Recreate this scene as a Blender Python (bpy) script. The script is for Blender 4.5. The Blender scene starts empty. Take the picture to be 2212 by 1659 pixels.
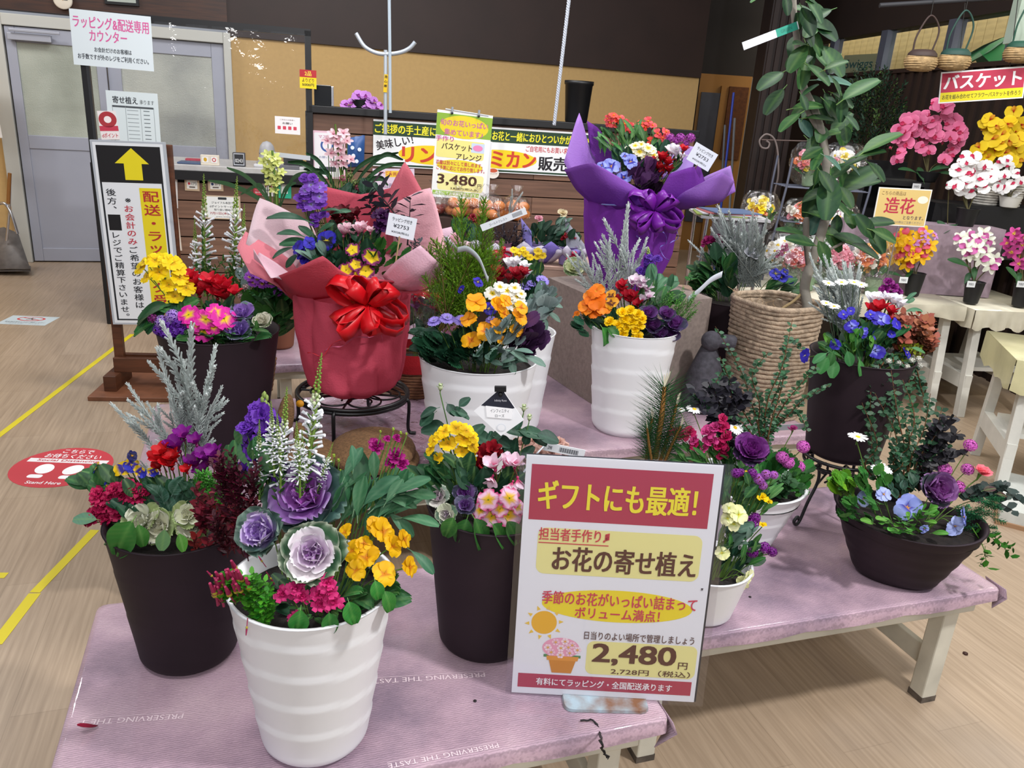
import bpy, math, random
import numpy as np
from mathutils import Matrix, Vector
rnd = random.Random(7)
SC = bpy.context.scene
COL = SC.collection
# ---------------------------------------------------------------- camera
FPX, CX, CY, HCAM = 1700.0, 1106.0, 829.5, 1.45
_d = np.array([772 - CX, 5770 - CY, FPX]); _d /= np.linalg.norm(_d)
_up = -_d; _f = np.array([0, 0, 1.0])
_Y = _f - _up * (_f @ _up); _Y /= np.linalg.norm(_Y); _X = np.cross(_Y, _up)
RC = np.array([_X, _Y, _up])
cam = bpy.data.cameras.new('camera'); camo = bpy.data.objects.new('camera', cam); COL.objects.link(camo)
cam.sensor_fit = 'HORIZONTAL'; cam.sensor_width = 36.0; cam.lens = 36.0 * FPX / 2212
camo.matrix_world = Matrix([[*(RC[i, 0:1]), -RC[i, 1], -RC[i, 2], (0, 0, HCAM)[i]] for i in range(3)] + [[0, 0, 0, 1]])
cam.clip_start = 0.05
SC.camera = camo
# ---------------------------------------------------------------- light and exposure
world = bpy.data.worlds.new('world'); SC.world = world; world.use_nodes = True
world.node_tree.nodes['Background'].inputs[0].default_value = (0.86, 0.90, 1.0, 1)
world.node_tree.nodes['Background'].inputs[1].default_value = 0.37
SC.view_settings.view_transform = 'Standard'; SC.view_settings.look = 'None'
SC.view_settings.gamma = 1.0; SC.view_settings.exposure = 0.0; SC.view_settings.use_curve_mapping = False
def area(loc, to, sx, sy, power, col=(1, 0.985, 0.975)):
    l = bpy.data.lights.new('ceiling_lamp', 'AREA'); l.shape = 'RECTANGLE'; l.size = sx; l.size_y = sy
    l.energy = power; l.color = col
    o = bpy.data.objects.new('ceiling_lamp', l); COL.objects.link(o)
    o.location = loc; o.rotation_euler = (Vector(to) - Vector(loc)).to_track_quat('-Z', 'Y').to_euler()
area((1.9, 0.6, 3.3), (0.7, 1.9, 0.4), 0.22, 0.22, 92)
area((0.3, -1.6, 2.9), (0.2, 2.0, 0.7), 1.6, 0.5, 46)
area((-0.9, 0.3, 3.4), (-0.5, 1.6, 0.4), 1.2, 0.3, 34)
area((-1.2, 3.6, 3.4), (-1.2, 3.8, 0), 1.2, 0.3, 34)
area((1.0, 3.4, 3.4), (0.9, 3.3, 0), 1.2, 0.3, 48)
area((-1.0, 4.6, 3.6), (-.4, 8.2, 1.0), 1.6, 0.4, 54)
area((-4.2, 4.6, 3.3), (-4.0, 5.0, 0), 1.2, 0.3, 44)
area((2.6, 3.2, 3.4), (2.4, 4.2, 0.6), 1.2, 0.3, 34)
# ---------------------------------------------------------------- helpers
V = lambda *a: np.array(a, float)
def nz(v):
    v = np.asarray(v, float); n = np.linalg.norm(v); return v / n if n > 1e-9 else V(0, 0, 1)
def ray(px, py): return RC @ V((px - CX) / FPX, (py - CY) / FPX, 1)
def at(px, py, y): d = ray(px, py); return V(0, 0, HCAM) + d * (y / d[1])
def on(px, py, z): d = ray(px, py); return V(0, 0, HCAM) + d * ((z - HCAM) / d[2])
def pxm(p):  # metres per photo pixel at a point
    return float(((np.asarray(p) - V(0, 0, HCAM)) @ RC[:, 2]) / FPX)
def lin(h):
    if not isinstance(h, str): return tuple(h)
    h = h.lstrip('#'); r = [int(h[i:i + 2], 16) / 255 for i in (0, 2, 4)]
    return tuple(x / 12.92 if x <= 0.04045 else ((x + 0.055) / 1.055) ** 2.4 for x in r)
def mixc(a, b, t): t = min(max(t, 0), 1); return tuple(a[i] * (1 - t) + b[i] * t for i in range(3))

class MB:
    def __init__(s): s.v = []; s.f = []; s.c = []; s.m = []
    def tri(s): return len(s.f)
    def grid(s, P, C, mat=0, closeu=False, closev=False):
        n, m = P.shape[:2]; b = len(s.v)
        s.v.extend(map(tuple, P.reshape(-1, 3)))
        if isinstance(C, tuple): s.c.extend([C] * (n * m))
        else: s.c.extend(map(tuple, np.asarray(C).reshape(-1, 3)))
        for i in range(n if closeu else n - 1):
            for j in range(m if closev else m - 1):
                i2 = (i + 1) % n; j2 = (j + 1) % m
                s.f.append((b + i * m + j, b + i * m + j2, b + i2 * m + j2, b + i2 * m + j)); s.m.append(mat)
    def poly(s, pts, c, mat=0):
        b = len(s.v); s.v.extend(map(tuple, pts)); s.c.extend([c] * len(pts)); s.f.append(tuple(range(b, b + len(pts)))); s.m.append(mat)
    def box(s, lo, hi, c=(1, 1, 1), R=None, t=(0, 0, 0), mat=0):
        x0, y0, z0 = lo; x1, y1, z1 = hi
        p = np.array([[x0, y0, z0], [x1, y0, z0], [x1, y1, z0], [x0, y1, z0], [x0, y0, z1], [x1, y0, z1], [x1, y1, z1], [x0, y1, z1]], float)
        if R is not None: p = p @ np.asarray(R).T
        p = p + np.asarray(t); b = len(s.v); s.v.extend(map(tuple, p)); s.c.extend([c] * 8)
        for f in ((0, 3, 2, 1), (4, 5, 6, 7), (0, 1, 5, 4), (1, 2, 6, 5), (2, 3, 7, 6), (3, 0, 4, 7)):
            s.f.append(tuple(b + i for i in f)); s.m.append(mat)
    def tube(s, pts, r, c, n=6, mat=0, cap=True):
        pts = [np.asarray(p, float) for p in pts]; k = len(pts)
        rr = r if hasattr(r, '__len__') else [r] * k
        rows = []; ref = None
        for i, p in enumerate(pts):
            d = nz(pts[min(i + 1, k - 1)] - pts[max(i - 1, 0)])
            if ref is None: ref = nz(np.cross(d, V(0.13, 0.97, 0.21)))
            a = ref - d * (ref @ d); a = nz(a); ref = a; b = np.cross(d, a)
            rows.append([p + (a * math.cos(t) + b * math.sin(t)) * rr[i] for t in np.linspace(0, 2 * math.pi, n, endpoint=False)])
        cc = c if isinstance(c, tuple) else np.repeat(np.asarray(c)[:, None, :], n, 1)
        s.grid(np.array(rows), cc, mat, closev=True)
        if cap:
            c0 = c if isinstance(c, tuple) else tuple(c[0]); c1 = c if isinstance(c, tuple) else tuple(c[-1])
            s.poly(rows[0][::-1], c0, mat); s.poly(rows[-1], c1, mat)
    def lathe(s, prof, c, n=32, t=(0, 0, 0), mat=0, fn=None):
        rows = []
        for r, z in prof:
            row = []
            for a in np.linspace(0, 2 * math.pi, n, endpoint=False):
                k = fn(a, z) if fn else 1
                row.append((r * k * math.cos(a) + t[0], r * k * math.sin(a) + t[1], z + t[2]))
            rows.append(row)
        s.grid(np.array(rows), c, mat, closev=True)
    def ball(s, p, r, c, n=6, m=4, sq=1.0, mat=0):
        prof = [(r * math.sin(a) + 1e-5, -r * math.cos(a) * sq) for a in np.linspace(0, math.pi, m + 1)]
        s.lathe(prof, c, n, p, mat)
    def merge(s, o, R=None, t=(0, 0, 0), k=1.0, tint=None):
        if not o.v: return
        p = np.array(o.v) * k
        if R is not None: p = p @ np.asarray(R).T
        p = p + np.asarray(t); b = len(s.v); s.v.extend(map(tuple, p))
        if tint is None: s.c.extend(o.c)
        else: s.c.extend([tuple(x * y for x, y in zip(q, tint)) for q in o.c])
        s.f.extend([tuple(i + b for i in f) for f in o.f]); s.m.extend(o.m)
    def mesh(s, name, mats, smooth=True):
        me = bpy.data.meshes.new(name); me.from_pydata(s.v, [], s.f)
        a = me.color_attributes.new('Col', 'FLOAT_COLOR', 'POINT')
        cc = np.ones((len(s.v), 4), np.float32); cc[:, :3] = np.array(s.c, np.float32); a.data.foreach_set('color', cc.ravel())
        for m in (mats if isinstance(mats, (list, tuple)) else [mats]): me.materials.append(m)
        me.polygons.foreach_set('material_index', s.m)
        me.polygons.foreach_set('use_smooth', [smooth] * len(s.f))
        me.update(); return me
def frame(z, y=None, spin=None):  # rotation whose 3rd column is z
    z = nz(z)
    y = V(0, 0, 1) if y is None else np.asarray(y, float)
    if abs(nz(y) @ z) > 0.98: y = V(0, 1, 0.1)
    x = nz(np.cross(y, z)); y = np.cross(z, x); R = np.column_stack([x, y, z])
    if spin: c, s = math.cos(spin), math.sin(spin); R = R @ np.array([[c, -s, 0], [s, c, 0], [0, 0, 1]])
    return R
def framey(y, z):  # second column exactly y, third close to z
    y = nz(y); z = np.asarray(z, float)
    if abs(nz(z) @ y) > 0.98: z = V(0.3, -0.8, 0.5)
    x = nz(np.cross(y, z)); z = np.cross(x, y); return np.column_stack([x, y, z])
WM = {}
def mat4(R, t, k=1.0):
    k = np.array([k, k, k], float) if not hasattr(k, '__len__') else np.array(k, float)
    M = np.eye(4); M[:3, :3] = np.asarray(R) * k[None, :]; M[:3, 3] = t; return M
def link(name, data, parent=None, R=None, t=(0, 0, 0), k=1.0):
    o = bpy.data.objects.new(name, data); COL.objects.link(o)
    M = mat4(np.eye(3) if R is None else R, t, k); WM[o.name] = M
    if parent is not None:
        o.parent = parent; M = np.linalg.inv(WM[parent.name]) @ M
    o.matrix_basis = Matrix(M.tolist()); return o
def tag(o, label=None, cat=None, group=None, kind=None):
    if label: o['label'] = label
    if cat: o['category'] = cat
    if group: o['group'] = group
    if kind: o['kind'] = kind
    return o
def empty(name, loc, label, cat, group=None, R=None):
    o = link(name, None, None, R, loc); o.empty_display_size = 0.05; return tag(o, label, cat, group)
def obj(name, mb, mat, parent=None, R=None, t=(0, 0, 0), k=1.0, smooth=True, bevel=0, kind=None, label=None):
    me = mb if isinstance(mb, bpy.types.Mesh) else mb.mesh(name, mat, smooth)
    o = link(name, me, parent, R, t, k)
    if bevel:
        b = o.modifiers.new('bevel', 'BEVEL'); b.width = bevel; b.segments = 2; b.limit_method = 'ANGLE'
    if kind: o['kind'] = kind
    if label: o['label'] = label
    return o
def wobj(name, mb, mat, parent=None, **k):  # geometry given in world coordinates
    org = WM[parent.name][:3, 3] if parent is not None else k.pop('org', V(0, 0, 0))
    m2 = MB(); m2.merge(mb, None, -np.asarray(org)); return obj(name, m2, mat, parent, None, org, **k)
def BOX(name, lo, hi, mat, parent=None, R=None, t=(0, 0, 0), bevel=0.0, **k):
    m = MB(); m.box(lo, hi); return obj(name, m, mat, parent, R, t, smooth=False, bevel=bevel, **k)
def rotz(a): c, s = math.cos(a), math.sin(a); return np.array([[c, -s, 0], [s, c, 0], [0, 0, 1.0]])
# ---------------------------------------------------------------- materials
MATS = {}
def newmat(name):
    m = bpy.data.materials.new(name); m.use_nodes = True; nt = m.node_tree
    return m, nt, nt.nodes['Principled BSDF']
def pmat(name, col, rough=0.5, metal=0.0, noise=0.0, nscale=20, bump=0.0, bscale=60, spec=0.5, alpha=None, trans=0, coat=0, stretch=None, col2=None, emis=None):
    if name in MATS: return MATS[name]
    m, nt, b = newmat(name); c = lin(col); N = nt.nodes; L = nt.links
    b.inputs['Base Color'].default_value = (*c, 1); b.inputs['Roughness'].default_value = rough
    b.inputs['Metallic'].default_value = metal; b.inputs['Specular IOR Level'].default_value = spec
    if coat: b.inputs['Coat Weight'].default_value = coat; b.inputs['Coat Roughness'].default_value = 0.08
    if trans: b.inputs['Transmission Weight'].default_value = trans
    if alpha is not None: b.inputs['Alpha'].default_value = alpha
    if emis: b.inputs['Emission Color'].default_value = (*lin(emis[0]), 1); b.inputs['Emission Strength'].default_value = emis[1]
    if noise or bump:
        tc = N.new('ShaderNodeTexCoord'); mp = N.new('ShaderNodeMapping'); L.new(tc.outputs['Object'], mp.inputs[0])
        if stretch: mp.inputs['Scale'].default_value = stretch
    if noise:
        nn = N.new('ShaderNodeTexNoise'); nn.inputs['Scale'].default_value = nscale; nn.inputs['Detail'].default_value = 5
        L.new(mp.outputs[0], nn.inputs[0]); mx = N.new('ShaderNodeMix'); mx.data_type = 'RGBA'
        c2 = lin(col2) if col2 else tuple(x * (1 - noise) for x in c); c1 = c if col2 else tuple(min(1, x * (1 + noise * 0.5)) for x in c)
        mx.inputs[6].default_value = (*c1, 1); mx.inputs[7].default_value = (*c2, 1)
        rp = N.new('ShaderNodeValToRGB'); rp.color_ramp.elements[0].position = 0.35; rp.color_ramp.elements[1].position = 0.68
        L.new(nn.outputs[0], rp.inputs[0]); L.new(rp.outputs[0], mx.inputs[0]); L.new(mx.outputs[2], b.inputs['Base Color'])
    if bump:
        n2 = N.new('ShaderNodeTexNoise'); n2.inputs['Scale'].default_value = bscale; n2.inputs['Detail'].default_value = 4
        L.new(mp.outputs[0], n2.inputs[0]); bp = N.new('ShaderNodeBump'); bp.inputs['Strength'].default_value = bump; bp.inputs['Distance'].default_value = 0.004
        L.new(n2.outputs[0], bp.inputs['Height']); L.new(bp.outputs[0], b.inputs['Normal'])
    MATS[name] = m; return m
def colmat(name, rough=0.5, transl=0.0, vary=0.12, spec=0.4, metal=0, bump=0, hue=0.0, val=1.0):
    m, nt, b = newmat(name); N = nt.nodes; L = nt.links
    a = N.new('ShaderNodeAttribute'); a.attribute_name = 'Col'
    oi = N.new('ShaderNodeObjectInfo'); mr = N.new('ShaderNodeMapRange'); mr.inputs[3].default_value = val - vary; mr.inputs[4].default_value = val + vary
    L.new(oi.outputs['Random'], mr.inputs[0]); hs = N.new('ShaderNodeHueSaturation'); L.new(a.outputs['Color'], hs.inputs['Color']); L.new(mr.outputs[0], hs.inputs['Value'])
    if hue:
        m3 = N.new('ShaderNodeMapRange'); m3.inputs[3].default_value = 0.5 - hue; m3.inputs[4].default_value = 0.5 + hue
        ml = N.new('ShaderNodeMath'); ml.operation = 'MULTIPLY'; ml.inputs[1].default_value = 7.3; fr = N.new('ShaderNodeMath'); fr.operation = 'FRACT'
        L.new(oi.outputs['Random'], ml.inputs[0]); L.new(ml.outputs[0], fr.inputs[0]); L.new(fr.outputs[0], m3.inputs[0]); L.new(m3.outputs[0], hs.inputs['Hue'])
    L.new(hs.outputs[0], b.inputs['Base Color']); b.inputs['Roughness'].default_value = rough
    b.inputs['Specular IOR Level'].default_value = spec; b.inputs['Metallic'].default_value = metal
    if bump:
        n2 = N.new('ShaderNodeTexNoise'); n2.inputs['Scale'].default_value = bump; bp = N.new('ShaderNodeBump'); bp.inputs['Strength'].default_value = 0.5; bp.inputs['Distance'].default_value = 0.003
        tc = N.new('ShaderNodeTexCoord'); L.new(tc.outputs['Object'], n2.inputs[0]); L.new(n2.outputs[0], bp.inputs['Height']); L.new(bp.outputs[0], b.inputs['Normal'])
    if transl:
        t = N.new('ShaderNodeBsdfTranslucent'); mx = N.new('ShaderNodeMixShader'); mx.inputs[0].default_value = transl
        L.new(hs.outputs[0], t.inputs[0]); L.new(b.outputs[0], mx.inputs[1]); L.new(t.outputs[0], mx.inputs[2]); L.new(mx.outputs[0], N['Material Output'].inputs[0])
    MATS[name] = m; return m
def glassy(name, tint=(1, 1, 1), clear=0.85, rough=0.05, bump=0.0, bscale=30):
    # thin clear film or pane: mostly see-through with a real glossy reflection
    m, nt, b = newmat(name); N = nt.nodes; L = nt.links; N.remove(b)
    tr = N.new('ShaderNodeBsdfTransparent'); tr.inputs[0].default_value = (*tint, 1)
    gl = N.new('ShaderNodeBsdfGlossy'); gl.inputs['Roughness'].default_value = rough
    mx = N.new('ShaderNodeMixShader'); fr = N.new('ShaderNodeFresnel'); ge = N.new('ShaderNodeNewGeometry'); mi = N.new('ShaderNodeMapRange'); mi.inputs[3].default_value = 1.5; mi.inputs[4].default_value = 0.6667; L.new(ge.outputs['Backfacing'], mi.inputs[0]); L.new(mi.outputs[0], fr.inputs[0])
    mt = N.new('ShaderNodeMath'); mt.operation = 'MAXIMUM'; mt.inputs[1].default_value = 1 - clear
    L.new(fr.outputs[0], mt.inputs[0]); L.new(mt.outputs[0], mx.inputs[0]); L.new(tr.outputs[0], mx.inputs[1]); L.new(gl.outputs[0], mx.inputs[2])
    if bump:
        n2 = N.new('ShaderNodeTexNoise'); n2.inputs['Scale'].default_value = bscale; n2.inputs['Detail'].default_value = 3; bp = N.new('ShaderNodeBump'); bp.inputs['Strength'].default_value = bump; bp.inputs['Distance'].default_value = 0.02
        tc = N.new('ShaderNodeTexCoord'); L.new(tc.outputs['Object'], n2.inputs[0]); L.new(n2.outputs[0], bp.inputs['Height']); L.new(bp.outputs[0], gl.inputs['Normal']); L.new(bp.outputs[0], fr.inputs['Normal'])
    L.new(mx.outputs[0], N['Material Output'].inputs[0]); MATS[name] = m; return m
PETAL = colmat('petal', 0.55, 0.22, 0.10, 0.3)
LEAF = colmat('leaf', 0.5, 0.12, 0.22, 0.3, hue=0.012, val=.86)
PAINT = colmat('coloured', 0.6, 0, 0.04)
PAPER = colmat('paper_print', 0.55, 0, 0.0)
FELT = colmat('nonwoven_paper', 0.75, 0.35, 0.03, 0.2, bump=180)
RIBB = colmat('satin_ribbon', 0.38, 0.1, 0.03, 0.5)
WHITEPOT = pmat('ivory_plastic', '#e6e7ea', 0.42)
DARKPOT = pmat('dark_plum_plastic', '#251920', 0.6, spec=.28, noise=0.25, nscale=6)
SOIL = pmat('potting_soil', '#1b1310', 0.95, noise=0.6, nscale=60, bump=1, bscale=120)
BLACK = pmat('black_iron', '#0d0d10', 0.4)
BLACKP = pmat('black_plastic', '#101013', 0.45)
WHITEM = pmat('white_paint', '#d5d4cc', 0.55, noise=0.12, nscale=8)
CREAMW = pmat('cream_painted_wood', '#cfcbbb', 0.6, noise=0.22, nscale=5, bump=0.15, bscale=30)
ALU = pmat('aluminium', '#a9abb5', 0.42, 0.35)
CHROME = pmat('chrome', '#c9c9cc', 0.2, 0.9)
BROWNW = pmat('stained_wood', '#5a321c', 0.45, noise=0.35, nscale=6, stretch=(1, 1, 8))
CLEAR = glassy('clear_film', (1, 1, 1), 0.93, 0.06, 0.25, 14)
CELLO = glassy('cellophane', (0.97, 0.98, 1), 0.86, 0.1, 1.0, 30)
VINYL = glassy('card_sleeve', (0.97, 0.97, 0.98), 0.965, 0.08)
# ---------------------------------------------------------------- text and flat signs
CURV = {}
def text_mesh(s, bold):
    key = s
    if key in CURV: return CURV[key]
    c = bpy.data.curves.new('t', 'FONT'); c.body = s; c.size = 1.0; c.align_x = 'CENTER'; c.align_y = 'CENTER'; c.resolution_u = 3
    o = bpy.data.objects.new('t', c); COL.objects.link(o); bpy.context.view_layer.update()
    me = bpy.data.meshes.new_from_object(o.evaluated_get(bpy.context.evaluated_depsgraph_get())); bpy.data.objects.remove(o); bpy.data.curves.remove(c)
    v = np.empty(len(me.vertices) * 3); me.vertices.foreach_get('co', v); v = v.reshape(-1, 3)
    fs = [tuple(p.vertices) for p in me.polygons]; bpy.data.meshes.remove(me)
    if len(v): v[:, :2] -= (v[:, :2].min(0) + v[:, :2].max(0)) / 2
    CURV[key] = (v, fs); return CURV[key]
def add_text(mb, s, cx, cy, w, h, col, bold=0.02, z=0.0006, rot=0, sx=None):
    """fit text s into a w x h box centred on cx, cy"""
    v, fs = text_mesh(s, bold)
    if not len(v): return
    e = v[:, :2].max(0) - v[:, :2].min(0)
    kx, ky = w / e[0], h / e[1]
    if sx: kx = ky = min(kx, ky)
    p = v.copy(); p[:, 0] *= kx; p[:, 1] *= ky; p[:, 2] = 0
    c, sn = math.cos(rot), math.sin(rot); q = p.copy(); q[:, 0] = p[:, 0] * c - p[:, 1] * sn + cx; q[:, 1] = p[:, 0] * sn + p[:, 1] * c + cy; q[:, 2] = z
    put_glyphs(mb, q, fs, col, bold * min(kx, ky) * .62)
def put_glyphs(mb, q, fs, col, bw):
    sh = [(0, 0)] if bw <= 0 else [(0, 0), (bw, bw * .6), (-bw, bw * .6), (bw, -bw * .6), (-bw, -bw * .6)]
    for i, (dx, dy) in enumerate(sh):
        b = len(mb.v); mb.v.extend(map(tuple, q + V(dx, dy, i * 4e-5))); mb.c.extend([lin(col)] * len(q))
        for f in fs: mb.f.append(tuple(i + b for i in f)); mb.m.append(0)
def vtext(mb, s, cx, ytop, step, size, col, bold=0.01, z=0.0006, asp=1.0):
    for i, ch in enumerate(s):
        if ch == ' ': continue
        v, fs = text_mesh(ch, bold); p = v.copy(); small = ch in '、。っッィ'
        k = size * 0.95
        q = p * k; q[:, 0] = q[:, 0] * asp + cx + (size * 0.3 if ch in '、。' else 0); q[:, 1] += ytop - step * (i + 0.5) + (size * 0.25 if ch in '、。' else 0); q[:, 2] = z
        put_glyphs(mb, q, fs, col, bold * k)
def rect(mb, x0, y0, x1, y1, col, z=0.0003): mb.poly([(x0, y0, z), (x1, y0, z), (x1, y1, z), (x0, y1, z)], lin(col))
def rrect(mb, x0, y0, x1, y1, r, col, z=0.0003):
    pts = []
    for (x, y, a0) in ((x1 - r, y0 + r, -90), (x1 - r, y1 - r, 0), (x0 + r, y1 - r, 90), (x0 + r, y0 + r, 180)):
        for a in range(0, 91, 15): t = math.radians(a0 + a); pts.append((x + r * math.cos(t), y + r * math.sin(t), z))
    mb.poly(pts, lin(col))
def disc(mb, cx, cy, rx, ry, col, z=0.0003, n=28, rot=0):
    c, s = math.cos(rot), math.sin(rot)
    mb.poly([(cx + rx * math.cos(t) * c - ry * math.sin(t) * s, cy + rx * math.cos(t) * s + ry * math.sin(t) * c, z) for t in np.linspace(0, 2 * math.pi, n, endpoint=False)], lin(col))
def board(name, TL, TR, BL, label, cat, col='#f2f2f2', th=0.0015, parent=None, group=None):
    """rectangular card from three world corners; returns (object, drawing frame) with local x right, y up, z to viewer; origin at centre"""
    TL, TR, BL = map(np.asarray, (TL, TR, BL)); x = nz(TR - TL); y = TL - BL; y = nz(y - x * (y @ x)); z = np.cross(x, y)
    w = np.linalg.norm(TR - TL); h = np.linalg.norm(TL - BL); c = (TR + BL) / 2
    R = np.column_stack([x, y, z]); m = MB(); m.box((-w / 2, -h / 2, -th), (w / 2, h / 2, 0), lin(col))
    o = obj(name, m, PAPER, parent, R, c, smooth=False)
    if label: tag(o, label, cat if parent is None else None, group)
    return o, R, c, w, h
def prints(o, R, c, mb, name='print'):
    return obj(name, mb, PAPER, o, R, c, smooth=False)
def bez(pts, n=10, q=0.0):  # smooth curve through points (Catmull-Rom)
    P = [np.asarray(p, float) for p in pts]; P = [2 * P[0] - P[1]] + P + [2 * P[-1] - P[-2]]; out = []
    for i in range(1, len(P) - 2):
        for t in np.linspace(0, 1, n, endpoint=False):
            a, b, c, d = P[i - 1:i + 3]
            out.append((1 - q) * 0.5 * (2 * b + (c - a) * t + (2 * a - 5 * b + 4 * c - d) * t * t + (3 * b - a - 3 * c + d) * t ** 3) + q * (b + (c - b) * t))
    out.append(P[-2]); return out
def patch(mb, rows, col, n=6, col2=None, wav=0.0):
    """smooth sheet through rows of control points given as (px, py, Y)"""
    A = [bez([at(*p) for p in r], n, .2 + .7 * k / len(rows)) for k, r in enumerate(rows)]
    G = np.array([bez([A[i][j] for i in range(len(A))], n, .25) for j in range(len(A[0]))])
    if wav: 
        ph = rnd.random() * 6
        for i in range(G.shape[0]):
            for j in range(G.shape[1]): G[i, j] += V(0.3, 1, 0.2) * wav * math.sin(i * 0.9 + ph) * j / G.shape[1]
    c1 = lin(col); c2 = lin(col2 or col); k = G.shape[1]
    C = np.array([[mixc(c1, c2, j / (k - 1)) for j in range(k)] for _ in range(G.shape[0])])
    mb.grid(G, C)
# ---------------------------------------------------------------- flower and leaf shapes (unit size)
def petal(mb, ang, L, W, tilt=0.3, cup=0.0, curl=0.0, ruf=0.0, notch=0.0, base=0.05, col=None, nl=5, nw=4, wmax=0.65, pw=0.7, z0=0.0, tw=0.0, rn=3, side=0.0, t=(0, 0, 0), R=None):
    u = np.linspace(0, 1, nl + 1)[:, None]; v = np.linspace(-1, 1, nw + 1)[None, :]
    q = np.where(u < wmax, np.sin(u / wmax * math.pi / 2), np.cos((u - wmax) / (1 - wmax) * math.pi / 2 * 0.86)) ** pw
    q = np.maximum(q, 0.12)
    x = W * q * v; y = base + u * L * (1 - notch * (1 - abs(v)) * u ** 6) + 0 * v
    ph = rnd.random() * 6.28
    z = cup * W * v * v * q + curl * L * u * u + ruf * L * np.sin(v * rn * 1.6 + ph + u) * u ** 2
    if side: x = x + side * u * u
    if tw: a = tw * u; x, z = x * np.cos(a) - z * np.sin(a), x * np.sin(a) + z * np.cos(a)
    c, s = math.cos(tilt), math.sin(tilt)
    y2 = y * c - z * s; z2 = y * s + z * c + z0
    ca, sa = math.cos(ang), math.sin(ang)
    P = np.stack([x * ca - y2 * sa, x * sa + y2 * ca, z2], -1)
    if R is not None: P = P @ np.asarray(R).T
    P = P + np.asarray(t)
    C = np.array([[col(ui, vi) for vi in np.linspace(-1, 1, nw + 1)] for ui in np.linspace(0, 1, nl + 1)])
    mb.grid(P, C)
def grad(*stops):
    st = [(a, lin(b)) for a, b in stops]
    def f(u, v):
        for i in range(len(st) - 1):
            if u <= st[i + 1][0]: return mixc(st[i][1], st[i + 1][1], (u - st[i][0]) / (st[i + 1][0] - st[i][0] + 1e-9))
        return st[-1][1]
    return f
MC = {}
def cached(fn):
    def w(*a, **k):
        key = (fn.__name__, a, tuple(sorted(k.items())))
        if key not in MC: MC[key] = fn(*a, **k)
        return MC[key]
    w.raw = fn; return w
def fin(mb, name, mat=None): return mb.mesh(name, mat or PETAL)
def primrose_mb(mid, edge, eye, eyer=0.3, n=5, ring=None):
    m = MB(); f = grad((0, eye), (eyer, eye), (eyer + 0.12, ring or mid), (0.72, mid), (0.92, edge), (1, edge))
    for i in range(n): petal(m, i * 2 * math.pi / n + rnd.uniform(-.06, .06), 0.95, 0.6, 0.12, 0.1, -0.12, 0.05, 0.28, 0.05, f, 6, 6, 0.7, 0.8, z0=(i % 2) * 0.03)
    m.ball((0, 0, 0.02), 0.09, lin('#8a9a20'), 6, 3); m.tube([(0, 0, -0.6), (0, 0, 0)], [0.05, 0.09], lin('#8fa050'), 5); return m
@cached
def primrose(mid, edge, eye, eyer=0.3, n=5, ring=None): return fin(primrose_mb(mid, edge, eye, eyer, n, ring), 'primrose')
def pansy_mb(up, low, face, eye='#f0a800', blotch=0.35):
    m = MB(); fu = grad((0, face), (0.2, up), (1, up)); fl = grad((0, eye), (0.08, face), (blotch, face), (blotch + 0.12, low), (1, low))
    petal(m, 0.55, 0.95, 0.6, 0.34, 0.14, -0.2, 0.08, 0, 0.05, fu, 7, 6, 0.62, 0.6, z0=-0.12); petal(m, -0.55, 0.95, 0.6, 0.42, 0.14, -0.2, 0.08, 0, 0.05, fu, 7, 6, 0.62, 0.6, z0=-0.04)
    petal(m, 1.75, 0.78, 0.46, 0.3, 0.12, -0.25, 0.06, 0, 0.03, fl, 7, 5, 0.62, 0.6, z0=0.04); petal(m, -1.75, 0.78, 0.46, 0.3, 0.12, -0.25, 0.06, 0, 0.03, fl, 7, 5, 0.62, 0.6, z0=0.06)
    petal(m, math.pi, 0.92, 0.66, 0.2, 0.16, -0.45, 0.08, 0.14, 0.03, fl, 7, 7, 0.62, 0.55, z0=0.12)
    m.ball((0, -0.04, 0.08), 0.08, lin(eye), 6, 3); m.tube([(0, 0.05, -0.5), (0, 0, -0.25), (0, 0, 0)], 0.04, lin('#6f9a3a'), 5)
    for a in (0.5, -0.5, 2.2, -2.2): petal(m, a, 0.35, 0.08, 0.1, col=grad((0, '#5d8a30'), (1, '#4a7a28')), nl=2, nw=1, z0=-0.14)
    return m
@cached
def pansy(up, low, face, eye='#f0a800', blotch=0.35): return fin(pansy_mb(up, low, face, eye, blotch), 'pansy')
@cached
def cyclamen(tip, base, n=5):
    m = MB(); f = grad((0, base), (0.25, base), (0.5, tip), (1, tip))
    for i in range(n):
        petal(m, i * 2 * math.pi / n, 1.25, 0.42, 1.15 - 0.1 * (i % 2), 0.35, -0.22, 0.05, 0, 0.1, f, 7, 4, 0.66, 0.7, tw=0.5)
    m.ball((0, 0, -0.02), 0.16, lin(base), 7, 4); m.tube([(0, 0, 0), (0.02, 0, -0.35), (0.12, 0, -0.9)], 0.05, lin('#7a3a3a'), 5); return fin(m, 'cyclamen')
def ruffle_mb(c1, c2, n=22, open_=1.0, ruf=0.16, notch=0.15, w=0.42):
    m = MB()
    for i in range(n):
        t = i / (n - 1); a = i * 2.39996; tl = (1.45 - 1.35 * t ** 0.8 * open_)
        f = grad((0, c2), (0.4, c1), (1, c1))
        petal(m, a, 0.35 + 0.6 * t, w * (0.55 + 0.5 * t), tl, 0.25 * (1 - t), -0.12 * t, ruf, notch, 0.02 + 0.05 * t, f, 4, 4, 0.75, 0.75, z0=0.12 * (1 - t), rn=4)
    m.tube([(0, 0, -0.7), (0, 0, -0.35), (0, 0, 0.0)], [0.06, 0.1, 0.18], lin('#5f8a3a'), 6); return m
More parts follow.
